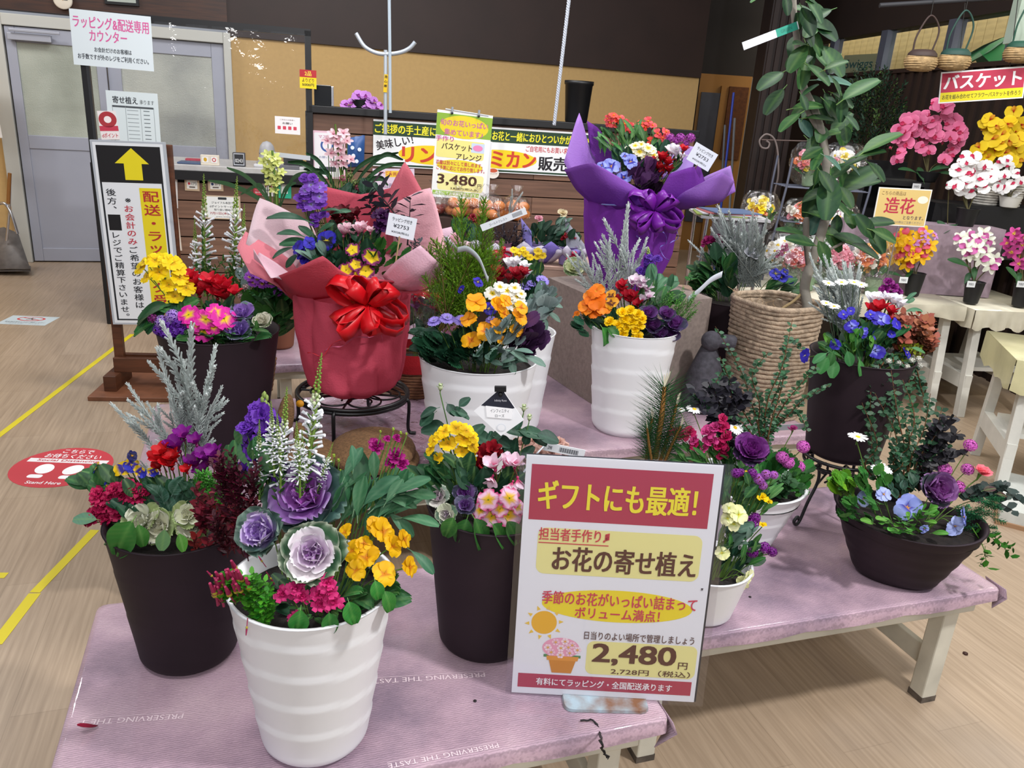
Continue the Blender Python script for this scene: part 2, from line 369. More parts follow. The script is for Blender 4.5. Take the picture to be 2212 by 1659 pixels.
@cached
def double_flower(c1, c2, n=20, open_=1.0, ruf=0.16, notch=0.15, w=0.42): return fin(ruffle_mb(c1, c2, n, open_, ruf, notch, w), 'double_flower')
@cached
def daisy(c='#ffffff', eye='#f0c420', n=18, w=0.15):
    m = MB(); f = grad((0, c), (1, c))
    for i in range(n): petal(m, i * 2 * math.pi / n, 0.85, w, rnd.uniform(0.0, 0.18), 0.2, -0.08, 0, 0.05, 0.2, f, 3, 2, 0.7, 0.45)
    m.lathe([(0.26, 0.0), (0.24, 0.07), (0.12, 0.12), (0.001, 0.13)], lin(eye), 10); m.lathe([(0.02, -0.2), (0.2, -0.1), (0.28, 0.0)], lin('#4f7a30'), 8); m.tube([(0, 0, -0.9), (0, 0, -0.1)], 0.05, lin('#5a8038'), 5); return fin(m, 'daisy')
def floret_mb(c, c2, n=4, w=0.42):
    m = MB(); f = grad((0, c2), (0.35, c), (1, c))
    for i in range(n): petal(m, i * 2 * math.pi / n, 0.9, w, 0.15, 0, -0.15, 0.04, 0.12, 0.02, f, 2, 2, 0.65, 0.7)
    return m
@cached
def pompom(c, c2, n=46, n4=4, flat=0.75, k=0.26):
    m = MB(); m.ball((0, 0, 0), 0.6, lin(c2), 8, 5, flat)
    for i in range(n):
        z = 1 - 1.5 * (i + 0.5) / n; a = i * 2.39996; r = math.sqrt(max(0, 1 - z * z)); d = V(r * math.cos(a), r * math.sin(a), z)
        fl = floret_mb(c, c2, n4) if i % 8 == 0 else fl
        m.merge(fl, frame(d, V(rnd.random(), rnd.random(), rnd.random())), d * V(0.82, 0.82, 0.82 * flat), k * rnd.uniform(0.8, 1.15))
    m.tube([(0, 0, -1.2), (0, 0, -0.2)], 0.06, lin('#5f7f40'), 5); return fin(m, 'flower_cluster')
@cached
def scabiosa(c, c2, cc='#e6e0f0'):
    m = MB(); f = grad((0, c2), (0.5, c), (1, c))
    for i in range(13): petal(m, i * 2 * math.pi / 13, 0.8, 0.24, 0.1, 0.1, -0.15, 0.12, 0.3, 0.2, f, 4, 4, 0.75, 0.6)
    for i in range(9): petal(m, i * 0.7, 0.55, 0.2, 0.55, 0.1, -0.15, 0.12, 0.3, 0.12, f, 3, 3, 0.75, 0.6, z0=0.06)
    for i in range(26):
        r = 0.34 * math.sqrt(i / 26); a = i * 2.4; m.ball((r * math.cos(a), r * math.sin(a), 0.3 - r * 0.4), 0.06, lin(cc if i % 2 else c), 4, 2)
    m.tube([(0, 0, -1), (0, 0, 0.1)], 0.05, lin('#5f7f40'), 5); return fin(m, 'scabiosa')
@cached
def snapdragon(c, c2, eye='#f5b020'):
    m = MB(); f = grad((0, eye), (0.06, eye), (0.2, c), (1, c2))
    for k, (a, tl, w) in enumerate(((0.45, 0.7, 0.5), (-0.45, 0.7, 0.5), (math.pi, -0.1, 0.42), (math.pi + 0.9, 0.05, 0.4), (math.pi - 0.9, 0.05, 0.4))): petal(m, a, 0.85, w, tl, 0.1, -0.25, 0.12, 0.1, 0.06, f, 5, 4, 0.7, 0.7)
    m.tube([(0, 0, -0.9), (0, 0, -0.1)], [0.16, 0.26], lin(c), 7); m.ball((0, -0.1, 0.1), 0.17, lin(eye), 6, 4); return fin(m, 'snapdragon')
@cached
def orchid(c, edge, lip, lip2, kind='moth'):
    m = MB(); f = grad((0, lip2), (0.1, c), (0.8, c), (1, edge))
    if kind == 'moth':
        for a in (0, 2.15, -2.15): petal(m, a, 0.85, 0.33, 0.05, 0.05, -0.05, 0.02, 0, 0.04, f, 5, 4, 0.55, 0.7, z0=-0.06)
        for a in (1.25, -1.25): petal(m, a, 0.9, 0.6, 0.12, 0.05, -0.12, 0.04, 0, 0.0, f, 6, 5, 0.6, 0.55)
    else:
        for a in (0, 1.25, -1.25, 2.3, -2.3): petal(m, a, 0.95, 0.3, 0.25, 0.3, -0.1 if kind == 'cym' else -0.3, 0.04, 0, 0.04, f, 5, 4, 0.5, 0.7)
    g = grad((0, lip2), (0.4, lip), (1, lip))
    petal(m, math.pi, 0.5 if kind != 'cat' else 0.75, 0.24 if kind != 'cat' else 0.42, 0.5, 0.6, -0.5, 0.08, 0, 0.03, g, 5, 4, 0.6, 0.7, z0=0.04)
    m.ball((0, 0.04, 0.14), 0.1, lin(lip2), 6, 4); m.tube([(0, 0, -0.4), (0, 0, 0)], 0.04, lin('#7f9a50'), 5); return fin(m, 'orchid_flower')
@cached
def rosebud(c, c2='#6f9040'):
    m = MB()
    m.lathe([(0.02, 0), (0.3, 0.15), (0.36, 0.5), (0.26, 0.85), (0.1, 1.05), (0.01, 1.08)], lin(c), 9)
    for i in range(5): petal(m, i * 1.2566, 0.95, 0.24, 1.25, 0.3, -0.02, 0, 0, 0.2, grad((0, c2), (0.7, c2), (1, c)), 4, 2, 0.4, 0.7)
    for i in range(5): petal(m, i * 1.2566 + 0.6, 0.7, 0.1, 0.9 if i % 2 else 1.2, 0, -0.4, 0, 0, 0.22, grad((0, c2), (1, '#7a8a4a')), 4, 2, 0.3, 0.8)
    m.ball((0, 0, 0.02), 0.17, lin(c2), 7, 4); m.tube([(0, 0, -0.6), (0, 0, 0)], 0.08, lin('#6a9040'), 5); return fin(m, 'bud')
# leaves: base at origin, blade along +y, top side +z
@cached
def leafm(kind, c, rib='#7fa860', edge=None):
    m = MB(); e = edge or c
    def f(u, v):
        b = mixc(lin(c), lin(e), abs(v) ** 3 * 0.9 if edge else 0)
        q = (u * 6.5 - abs(v) * 1.6) % 1.0; b = mixc(b, lin(rib), 0.16 * (1 if q < .25 and kind != 'strap' else 0)); b = tuple(x * (.88 + .2 * q) for x in b)
        return mixc(b, lin(rib), (.22 if kind in ('round', 'scallop', 'spoon') else .34) * max(0, 1 - abs(v) * 5))
    P = dict(oval=(0.33, 0.15, -0.18, 0.0, 0.5, 0.75), round=(0.38, 0.3, -0.35, 0.08, 0.5, 0.62), lance=(0.17, 0.2, -0.25, 0.0, 0.45, 0.75), spoon=(0.2, 0.22, -0.3, 0.02, 0.68, 0.9), rose=(0.36, 0.2, -0.15, 0.02, 0.42, 0.8), ficus=(0.27, 0.25, -0.12, 0.0, 0.5, 0.7), strap=(0.06, 0.5, -0.5, 0.0, 0.4, 0.4), scallop=(0.4, 0.34, -0.4, 0.1, 0.5, 0.66))[kind]
    W, cup, curl, ruf, wm, pw = P; nl, nw = (12, 2) if kind == 'strap' else (16, 8) if kind in ('scallop', 'round') else (12, 6)
    petal(m, 0, 1.0, W, 0.0, cup, curl, ruf, 0, 0.0, f, nl, nw, wm, pw, rn=5)
    m.tube([(0, 0.02, 0), (0, -0.2, -0.02)], [0.018, 0.014], lin(rib), 4, cap=False)
    return m.mesh('leaf', LEAF)
def lobe_mb(c, n=7, W=0.3, deep=0.6, L=1.0, rib=None, fine=1):
    m = MB(); cc = lin(c); r = lin(rib or c)
    m.tube([(0, 0, 0), (0, L * 0.95, -0.08)], 0.015, r, 4, cap=False)
    for i in range(n):
        u = 0.2 + 0.75 * i / (n - 1); ll = W * (0.55 + 0.9 * math.sin(u * math.pi)) * 1.3
        for sg in (-1, 1):
            if i == n - 1 and sg == 1: a = 0
            elif i == n - 1: continue
            else: a = sg * (1.05 - 0.5 * u)
            p0 = V(0, u * L * 0.95, -0.08 * u); d = V(-math.sin(a), math.cos(a), 0.12); d = nz(d); s = nz(np.cross(d, V(0, 0, 1))); w = ll * 0.33
            pts = [p0 - s * w * 0.35, p0 + d * ll * 0.5 - s * w, p0 + d * ll * 0.9 - s * w * 0.75, p0 + d * ll + V(0, 0, -0.04), p0 + d * ll * 0.9 + s * w * 0.75, p0 + d * ll * 0.5 + s * w, p0 + s * w * 0.35]
            m.poly(pts, cc)
    return m
@cached
def lobed(c, n=7, W=0.3, rib=None): return lobe_mb(c, n, W, rib=rib).mesh('leaf', LEAF)
def leaflet(mb, p, d, nrm, L, W, c):
    d = nz(d); s = nz(np.cross(d, nrm)) * W; n = nz(np.cross(s, d))
    mb.poly([p, p + d * L * 0.35 + s, p + d * L * 0.75 + s * 0.7, p + d * L - n * L * 0.1, p + d * L * 0.75 - s * 0.7, p + d * L * 0.35 - s], c)
# sprigs: base at origin, growing along +z, height 1
@cached
def silver_sprig(seed=0, side=3):
    r = random.Random(seed); m = MB(); c0, c1 = lin('#98a29e'), lin('#d2dad8')
    def twig(p, d, L, rad, n):
        pts = bez([p, p + d * L * 0.5 + V(r.uniform(-.05, .05), r.uniform(-.05, .05), 0) * L, p + d * L + V(0, 0, 0.06 * L)], 4); m.tube(pts, [rad * (1.1 - 0.3 * i / len(pts)) for i in range(len(pts))], [mixc(c0, c1, i / len(pts)) for i in range(len(pts))], 5)
        for i in range(n):
            t = 0.08 + 0.92 * i / n; q = p + d * L * t; a = i * 2.4; o = frame(d)
            dd = nz(d * 1.1 + (o[:, 0] * math.cos(a) + o[:, 1] * math.sin(a)) * (0.9 - 0.55 * t)); ll = (0.1 - 0.03 * t) * (0.6 + 0.4 * L)
            w = nz(np.cross(dd, d)) * 0.0075; cc = mixc(c0, c1, 0.35 + 0.65 * t)
            k = nz(np.cross(w, dd)) * 0.006; m.poly([q - w, q + dd * ll * .9 - w, q + dd * ll, q + dd * ll * .9 + w, q + w], cc); m.poly([q - k, q + dd * ll * .9 - k, q + dd * ll, q + dd * ll * .9 + k, q + k], cc)
        m.ball(p + d * L, rad * 2.0, c1, 5, 3, 1.6)
    twig(V(0, 0, 0), nz(V(r.uniform(-.1, .1), r.uniform(-.1, .1), 1)), 0.95, 0.0085, 70)
    for i in range(side):
        a = r.uniform(0, 6.28); h = r.uniform(0.15, 0.6); twig(V(0, 0, h * 0.95), nz(V(math.cos(a) * 0.55, math.sin(a) * 0.55, 1)), r.uniform(0.22, 0.4), 0.007, 30)
    return m.mesh('silver_sprig', PLEAF)
@cached
def conifer_sprig(seed=0, c='#6f9a20', dense=46):
    r = random.Random(seed); m = MB(); ca = lin(c); cb = lin('#3f6a18'); m.tube([V(0, 0, 0), V(0.02, 0, 0.5), V(0, 0.02, 1)], [0.014, 0.01, 0.003], lin('#6a5a30'), 4)
    for i in range(dense):
        t = 0.1 + 0.9 * i / dense; a = i * 2.4; L = 0.22 * (1.1 - t) + 0.05; d = nz(V(math.cos(a), math.sin(a), 1.3)); p = V(0, 0, t)
        for j in range(7):
            q = p + d * L * j / 6
            for k in range(2):
                dd = nz(d + V(r.uniform(-1, 1), r.uniform(-1, 1), r.uniform(-.3, .8)) * 0.8); w = nz(np.cross(dd, V(0.3, 0.5, 0.2))) * 0.005; l = 0.05 * (1 - 0.4 * j / 6)
                m.poly([q - w, q + dd * l, q + w], mixc(cb, ca, 0.25 + 0.75 * j / 6 * r.uniform(.7, 1)))
        m.poly([p, p + d * L + V(0, 0, .004), p + d * L * .5 + V(.004, .004, 0)], ca)
    return m.mesh('conifer_sprig', PLEAF)
@cached
def fern_sprig(seed=0, c='#4f9a3a', c2='#2f6a28', w=0.3, n=34, ll=0.16, lw=0.018):
    r = random.Random(seed); m = MB(); A, B = lin(c), lin(c2); P = bez([V(0, 0, 0), V(0.05, 0, 0.5), V(0.16, 0.05, 0.95)], 8); m.tube(P, 0.008, B, 4, cap=False)
    for i in range(n):
        t = 0.15 + 0.85 * i / n; q = P[min(len(P) - 1, int(t * (len(P) - 1)))]; a = i * 2.4; d = nz(V(math.cos(a), math.sin(a), 0.7)); L = w * (1.05 - 0.7 * t)
        for j in range(4):
            leaflet(m, q + d * L * j / 4, d + V(r.uniform(-.8, .8), r.uniform(-.8, .8), r.uniform(-.2, .6)), V(0.1, 0.2, 1), ll * 0.7, lw, mixc(B, A, r.random()))
    return m.mesh('feathery_sprig', PLEAF)
@cached
def leafy_sprig(seed=0, c='#3a6a35', c2='#24401f', n=16, L=0.2, W=0.06, stem='#5a4030', rise=0.7, bend=0.18, bare=0.12, tips=None):
    """leafy twig with alternate leaves"""
    r = random.Random(seed); m = MB(); A, B = lin(c), lin(c2); b = bend; P = bez([V(0, 0, 0), V(b * .6, 0, .5), V(b * .2, b * .5, 1)], 8); m.tube(P, [0.014 * (1.1 - i / len(P)) + .003 for i in range(len(P))], lin(stem), 5, cap=False)
    for i in range(n):
        t = bare + (1 - bare) * i / (n - 1); q = P[min(len(P) - 1, int(t * (len(P) - 1)))]; a = i * 2.4; d = V(math.cos(a), math.sin(a), rise + r.uniform(-.2, .3))
        cc = mixc(B, A, r.random() if not tips else t); cc = mixc(cc, lin(tips), max(0, t * 2 - 1)) if tips else cc
        leaflet(m, q, d, V(0.05, 0.1, 1) if rise < 1.5 else V(1, .2, .2), L * r.uniform(.8, 1.1), W, cc)
    return m.mesh('leafy_sprig', LEAF)
@cached
def pine_sprig(seed=0):
    r = random.Random(seed); m = MB(); m.tube([V(0, 0, 0), V(0.015, 0, .5), V(0, 0, .82)], [0.03, 0.026, 0.018], lin('#a07038'), 6); A, B = lin('#2f6a35'), lin('#1c4026')
    for i in range(230):
        t = 0.12 + 0.7 * (i / 230); a = i * 2.4; d = nz(V(math.cos(a), math.sin(a), 0.55 + 1.6 * max(0, t - .55))); L = 0.36 * r.uniform(.8, 1.1); q = V(0, 0, t)
        w = nz(np.cross(d, V(0, 0, 1))) * 0.0045; k = nz(np.cross(d, w)) * .004; c = mixc(B, A, r.random()); e = q + d * L - V(0, 0, .02)
        m.poly([q - w, q + w, e], c); m.poly([q - k, q + k, e], c)
    for i in range(3): m.tube([V(0, 0, .8), V(.02 * i - .02, .015 * i, .95 + .02 * i)], [.012, .004], lin('#d8d0b8'), 5)
    return m.mesh('pine_sprig', PLEAF)
@cached
def white_spike(seed=0, tubes=56):
    r = random.Random(seed); m = MB(); m.tube([V(0, 0, 0), V(0.02, 0, .5), V(0, 0, 1)], [0.014, .012, .004], lin('#6f8a3a'), 5); W = lin('#eef0f5')
    for i in range(tubes):
        t = 0.25 + 0.42 * i / tubes; a = i * 2.4; d = nz(V(math.cos(a), math.sin(a), 0.75 - 2.2 * (0.67 - t) + r.uniform(-.35, .35))); L = 0.105 * r.uniform(.6, 1.2) * (1 - 1.1 * max(0, t - .5)); t += r.uniform(-.02, .02); q = V(0, 0, t)
        m.tube([q, q + d * L * .6, q + d * L], [.004, .008, .012], W, 5)
        if i % 2: m.ball(q, .012, lin('#8aa050'), 4, 3)
    for i in range(46):
        t = .66 + .33 * i / 46; a = i * 2.4; k = 1.15 - (t - .66) * 2.6; m.ball((math.cos(a) * .022 * k, math.sin(a) * .022 * k, t), .013 * k, lin('#7f9a40' if t > .74 else '#c5d0a8'), 4, 3)
    for i in range(30):
        t = .02 + .55 * i / 30; a = i * 2.1; leaflet(m, V(0, 0, t), V(math.cos(a), math.sin(a), 1), V(1, .3, .2), .09, .012, lin('#3f6a2a'))
    return m.mesh('white_flower_spike', PLEAF)
@cached
def flower_spike(c, c2, seed=0, n=18, k=0.16, w=0.1):
    """stock: a stem of double florets with green buds at the top"""
    r = random.Random(seed); m = MB(); m.tube([V(0, 0, 0), V(.02, 0, .5), V(0, 0, .98)], [.022, .018, .008], lin('#6a8a4a'), 5)
    f1 = ruffle_mb(c, c2, 9, 1, .15, .1, .5)
    for i in range(n):
        t = .28 + .52 * i / n; a = i * 2.4; d = nz(V(math.cos(a), math.sin(a), .35 + t * .5)); m.merge(f1, frame(d, None, r.random() * 6), V(0, 0, t) + d * w * (1.15 - .5 * t), k * (1.1 - .35 * i / n))
    for i in range(12):
        t = .82 + .18 * i / 12; a = i * 2.4; m.ball((math.cos(a) * .04 * (1.3 - i / 12), math.sin(a) * .04 * (1.3 - i / 12), t), .024, lin('#9ab060'), 5, 3, 1.4)
    return m.mesh('stock_spike', PETAL)
def build_plant_mats():
    global PLEAF
    PLEAF = colmat('sprig', 0.6, 0.1, 0.10, 0.3, val=.9)
build_plant_mats()
# ---------------------------------------------------------------- planting helpers
class Planter:
    def __init__(s, root, C, zs, Y=None):
        s.root = root; s.C = np.asarray(C, float); s.zs = zs; s.Y = s.C[1] if Y is None else Y; s.st = MB(); s.r = random.Random(len(WM))
        s.core = V(s.C[0], s.C[1], zs); s.stemcol = lin('#5f8038')
    def soilpt(s, p, k=0.45): 
        q = s.core + (np.asarray(p) - s.core) * V(k, k, 0); return q
    def fl(s, name, mesh, px, py, spx, dy=0.0, n=None, spin=None, stem=True, scol=None, face=0.75, side=0.0, upk=0.55, R=None):
        p = at(px, py, s.Y + dy); tc = nz(V(0, 0, HCAM) - p); out = nz(p - s.core) * V(1, 1, .3)
        if n is None: n = tc * face + V(0, 0, upk) + out * 0.35 + V(s.r.uniform(-.15, .15), s.r.uniform(-.1, .1), s.r.uniform(-.1, .1)) + V(side, 0, 0)
        k = spx * 0.5 * pxm(p); sp = s.r.uniform(0, 6.28) if spin is None else spin
        o = obj(name, mesh, None, s.root, frame(n, None, sp), p, k)
        if stem:
            q = s.soilpt(p); n = nz(n); a = p - n * k * 0.5
            s.st.tube(bez([q, q * .4 + a * .6 + V(0, 0, .015) - n * .01, a], 4), max(0.0012, min(.0028, k * .06)), scol or s.stemcol, 5, cap=False)
        return o
    def leaf(s, mesh, px, py, lpx, dy=0.0, d=None, name='leaf', droop=0.0, nrm=None):
        p = at(px, py, s.Y + dy); L = lpx * pxm(p)
        if d is None:
            d = nz(p - (s.core - V(0, 0, .03))) + V(s.r.uniform(-.5, .5), s.r.uniform(-.4, .3), s.r.uniform(-.15, .35) - droop)
        elif len(d) == 2: d = RC @ V(d[0], d[1], 0) + V(s.r.uniform(-.1, .1), s.r.uniform(-.3, .1), 0)
        d = nz(d); n = V(0, 0, 1) + nz(V(0, 0, HCAM) - p) * .6 + V(s.r.uniform(-.4, .4), s.r.uniform(-.3, .3), 0) if nrm is None else nrm
        return obj(name, mesh, None, s.root, framey(d, n), p - d * L * .5, L)
    def leaves(s, mesh, px, py, rx, ry, n, lpx, dy=0.0, sp=0.05, name='leaf', droop=0.0):
        ms = mesh if isinstance(mesh, (list, tuple)) else [mesh]
        for i in range(n):
            a = s.r.uniform(0, 6.28); k = math.sqrt(s.r.random())
            s.leaf(ms[i % len(ms)], px + rx * k * math.cos(a), py + ry * k * math.sin(a), lpx * s.r.uniform(.75, 1.2), dy + s.r.uniform(-sp, sp), None, name, droop)
    def seg(s, name, mesh, b, t, wk=1.0):
        """sprig from pixel base b to pixel tip t: (px, py, dY)"""
        B = at(b[0], b[1], s.Y + (b[2] if len(b) > 2 else 0)); T = at(t[0], t[1], s.Y + (t[2] if len(t) > 2 else 0)); L = np.linalg.norm(T - B)
        return obj(name, mesh, None, s.root, frame(T - B, V(.1, 1, .1), s.r.uniform(0, 6.28)), B, (L * wk, L * wk, L))
    def cabbage(s, px, py, rpx, cin, cmid, cout, edge, dy=0.0, n=None, outn=7, inner=16, outR=1.0, ruf=.06, closed=0.0, eg=None):
        p = at(px, py, s.Y + dy); k = rpx * pxm(p)
        if n is None: n = nz(V(0, 0, HCAM) - p) * .8 + V(0, 0, .6)
        F = frame(n, None, s.r.uniform(0, 6)); p0 = p - nz(n) * k * .45
        key = ('cab', cin, cmid, edge, inner, closed)
        if key not in MC:
            m = MB()
            for i in range(inner):
                t = i / (inner - 1); cA = mixc(lin(cin), lin(cmid), t ** 1.1)
                def f(u, v, cA=cA, t=t): return mixc(cA, lin(edge), max(0, max(abs(v), u) ** 5 * .95) * (.25 + .75 * t))
                petal(m, i * 2.39996, .55 + .42 * t, .26 + .36 * t, 1.5 - (.8 - closed) * t, .8 - .4 * t, .3 * (1 - t) - .06 * t, ruf * (.35 + .75 * t), 0, .02 + .17 * t, f, 9, 12, .72, .48, rn=8, z0=.06 * (1 - t))
            MC[key] = m.mesh('ornamental_cabbage', LEAF)
        o = obj('ornamental_cabbage', MC[key], None, s.root, F, p0, k * 1.02)
        k2 = ('cabl', cmid, cout, eg or edge)
        if k2 not in MC:
            m = MB()
            def f(u, v): return mixc(mixc(lin(cmid), lin(cout), min(1, u * 1.5)), lin(eg or edge), .75 * max(abs(v), u) ** 14)
            petal(m, 0, .98, .5, 0, .3, .06, .06, 0, .06, f, 9, 9, .62, .5, rn=6); MC[k2] = m.mesh('leaf', LEAF)
        for i in range(outn):
            a = i * 2 * math.pi / outn + .4; tl = .42 + .12 * (i % 2) + closed * .5
            Rl = rotz(a) @ np.array([[1, 0, 0], [0, math.cos(tl), -math.sin(tl)], [0, math.sin(tl), math.cos(tl)]])
            obj('leaf', MC[k2], None, o, F @ Rl, p0, k * outR * s.r.uniform(.98, 1.14))
        return o
    def done(s):
        if s.st.v: wobj('flower_stems', s.st, PLEAF, s.root, kind='stuff')
def soil(root, C, z, r, r2=None):
    m = MB(); n = 28; r2 = r2 or r; m.poly([(r * math.cos(a), r2 * math.sin(a), 0) for a in np.linspace(0, 2 * math.pi, n, endpoint=False)], (1, 1, 1))
    return obj('soil', m, SOIL, root, None, (C[0], C[1], z), smooth=False)
def pot_mesh(rt, rb, h, ripples=5, amp=.012, th=.004, n=64, spiral=True, lip=.003, ell=1.0, wave=0.0):
    m = MB(); rows = []; K = 44
    for i in range(K + 1):
        t = i / K; row = []
        for a in np.linspace(0, 2 * math.pi, n, endpoint=False):
            r = rb + (rt - rb) * t
            if t < .06: r -= .012 * (1 - t / .06) ** 2
            ph = (t * ripples + (.35 * math.sin(a) if spiral else 0)) % 1.0
            r += amp * (ph ** 1.6 - .5) * min(1, t * 6) * min(1, (1 - t) * 10) if ripples else 0
            row.append((r * math.cos(a), r * math.sin(a) * ell, t * (h + wave * math.cos(a))))
        rows.append(row)
    m.grid(np.array(rows), (1, 1, 1), closev=True)
    top = np.array(rows[-1]); k = 1 - th / rt
    ins = [top, top * V(1 + lip / rt, 1 + lip / rt, 1) + V(0, 0, .002), top * V(k, k, 1) + V(0, 0, .002), top * V(k * .97, k * .97, 1) - V(0, 0, h * .16)]
    m.grid(np.array(ins), (1, 1, 1), closev=True); m.poly(rows[0][::-1], (1, 1, 1)); return m
# ---------------------------------------------------------------- setting
TA = math.radians(19.0); RT = rotz(TA); TU = RT[:, 0]; TV = RT[:, 1]; TH = 0.37
def onpl(px, py, P0, ang, off=0.0):
    n = V(-math.sin(ang), math.cos(ang), 0); d = ray(px, py); o = V(0, 0, HCAM); return o + d * (((np.asarray(P0) - o) @ n) / (d @ n)) - n * off
def tag_s(o): o['kind'] = 'structure'; return o
def floor_mat():
    m, nt, b = newmat('floor_vinyl'); N = nt.nodes; L = nt.links
    tc = N.new('ShaderNodeTexCoord'); mp = N.new('ShaderNodeMapping'); mp.inputs['Rotation'].default_value = (0, 0, -TA); L.new(tc.outputs['Object'], mp.inputs[0])
    m2 = N.new('ShaderNodeMapping'); m2.inputs['Scale'].default_value = (60, 2.2, 1); L.new(mp.outputs[0], m2.inputs[0])
    n1 = N.new('ShaderNodeTexNoise'); n1.inputs['Scale'].default_value = 1.6; n1.inputs['Detail'].default_value = 6; L.new(m2.outputs[0], n1.inputs[0])
    br = N.new('ShaderNodeTexBrick'); br.inputs['Scale'].default_value = 1; br.inputs['Mortar Size'].default_value = 0.0012; br.inputs['Brick Width'].default_value = 1.2; br.inputs['Row Height'].default_value = 0.15
    m3 = N.new('ShaderNodeMapping'); m3.inputs['Rotation'].default_value = (0, 0, math.pi / 2 - TA); L.new(tc.outputs['Object'], m3.inputs[0]); L.new(m3.outputs[0], br.inputs[0])
    br.inputs['Color1'].default_value = (*lin('#ab9781'), 1); br.inputs['Color2'].default_value = (*lin('#a38f79'), 1); br.inputs['Mortar'].default_value = (*lin('#988570'), 1)
    n3 = N.new('ShaderNodeTexNoise'); n3.inputs['Scale'].default_value = 1.3; n3.inputs['Detail'].default_value = 5; L.new(mp.outputs[0], n3.inputs[0])
    mx = N.new('ShaderNodeMix'); mx.data_type = 'RGBA'; mx.blend_type = 'MULTIPLY'; mx.inputs[0].default_value = 1; L.new(br.outputs[0], mx.inputs[6])
    rp = N.new('ShaderNodeValToRGB'); rp.color_ramp.elements[0].position = .3; rp.color_ramp.elements[0].color = (.78, .76, .74, 1); rp.color_ramp.elements[1].position = .7; rp.color_ramp.elements[1].color = (1.08, 1.08, 1.08, 1)
    L.new(n1.outputs[0], rp.inputs[0]); L.new(rp.outputs[0], mx.inputs[7])
    m4 = N.new('ShaderNodeMix'); m4.data_type = 'RGBA'; L.new(mx.outputs[2], m4.inputs[6]); m4.inputs[7].default_value = (*lin('#b0a49a'), 1)
    r3 = N.new('ShaderNodeValToRGB'); r3.color_ramp.elements[0].position = .58; r3.color_ramp.elements[1].position = .75; r3.color_ramp.elements[1].color = (.35, .35, .35, 1); L.new(n3.outputs[0], r3.inputs[0]); L.new(r3.outputs[0], m4.inputs[0])
    L.new(m4.outputs[2], b.inputs['Base Color']); b.inputs['Roughness'].default_value = 0.38; b.inputs['Specular IOR Level'].default_value = 0.45
    return m
m = MB(); m.box((-7, -1.5, -0.05), (6.5, 12, 0)); tag_s(obj('floor', m, floor_mat(), smooth=False))
WA = TA; W0 = V(-4.11, 6.59, 0)
YELLOW = pmat('ochre_wallpaper', '#c2a069', 0.85, noise=0.04, nscale=30, bump=0.05, bscale=90)
DBROWN = pmat('dark_brown_panel', '#2c1b16', 0.6, noise=0.15, nscale=3)
DWOOD = pmat('dark_grained_wood', '#44230f', 0.5, noise=0.5, nscale=4, stretch=(1, 1, 14), col2='#26120a')
RW = rotz(WA)
def wloc(px, py): p = onpl(px, py, W0, WA) - W0; return float(p @ RW[:, 0]), float(p[2])
xr = wloc(1513, 175)[0]; xd0 = wloc(10, 300)[0]; xd1 = wloc(510, 330)[0]; ZB = 1.91
m = MB(); m.box((-1.6, 0.03, 0), (xr, .15, ZB)); tag_s(obj('wall_back', m, YELLOW, None, RW, W0, smooth=False))
m = MB(); m.box((xd1 - .02, 0.0, ZB), (xr, .15, 4.2)); tag_s(obj('wall_back_upper', m, DBROWN, None, RW, W0, smooth=False))
m = MB(); m.box((-1.6, -.02, ZB + .05), (xd1 - .02, .15, 4.2)); tag_s(obj('trim_1', m, DWOOD, None, RW, W0, smooth=False))
m = MB(); m.box((-2.5, -3.2, 0), (-.42, -3.1, 3.2))
# side wall at the left edge of the view
m = MB(); m.box((-1.72, -2.2, 0), (-1.6, .1, 3.4)); tag_s(obj('wall_left', m, YELLOW, None, RW, W0, smooth=False))
# glazed aluminium doors
FROST = pmat('frosted_glass', '#b9beb2', 0.5, noise=0.3, nscale=1.6, bump=0.8, bscale=120, col2='#8f9588', spec=.7)
FROST2 = pmat('frosted_glass_dusky', '#c0c3b8', 0.5, noise=0.4, nscale=1.1, bump=0.8, bscale=120, col2='#7d8180', spec=.7)
ALUD = pmat('satin_aluminium_door', '#a2a5b2', 0.5, 0.15, noise=.05, nscale=3)
ALUP = pmat('cream_frame', '#bdbdb6', 0.5, 0.1)
def door(name, x0, x1, z1, zsash, y0, frostm, stile=.07, two=False, handle=False):
    root = link(name, None, None, RW, W0 + RW @ V(x0, 0, 0)); root['kind'] = 'structure'; w = x1 - x0
    def part(nm, lo, hi, mt, bev=.004):
        mm = MB(); mm.box(lo, hi); return obj(nm, mm, mt, root, RW, WM[root.name][:3, 3], smooth=False, bevel=bev)
    part('door_stile', (0, y0, 0.01), (stile, y0 + .035, z1), ALUD); part('door_stile', (w - stile, y0, 0.01), (w, y0 + .035, z1), ALUD)
    part('top_rail', (stile, y0, z1 - .11), (w - stile, y0 + .035, z1), ALUD); part('middle_rail', (stile, y0, zsash - .07), (w - stile, y0 + .035, zsash + .035), ALUD)
    part('bottom_rail', (stile, y0, .01), (w - stile, y0 + .035, .12), ALUD)
    part('glass_pane', (stile, y0 + .012, zsash + .035), (w - stile, y0 + .02, z1 - .11), frostm, 0); part('lower_panel', (stile, y0 + .01, .12), (w - stile, y0 + .025, zsash - .07), ALUD, 0)
    return root, part
xa = wloc(42, 300)[0]; xb = wloc(245, 300)[0]; xm = wloc(300, 300)[0]
zs = wloc(150, 305)[1]
r, part = door('door_1', xa, xb, 1.84, zs, -.03, FROST)
part('door_closer', (.03, -.1, 1.74), (.33, -.05, 1.79), ALU); part('closer_arm', (.05, -.13, 1.80), (.4, -.11, 1.82), ALU)
r2, part2 = door('door_2', xb + .005, xd1 - .06, 1.84, wloc(420, 325)[1], .0, FROST2, .1)
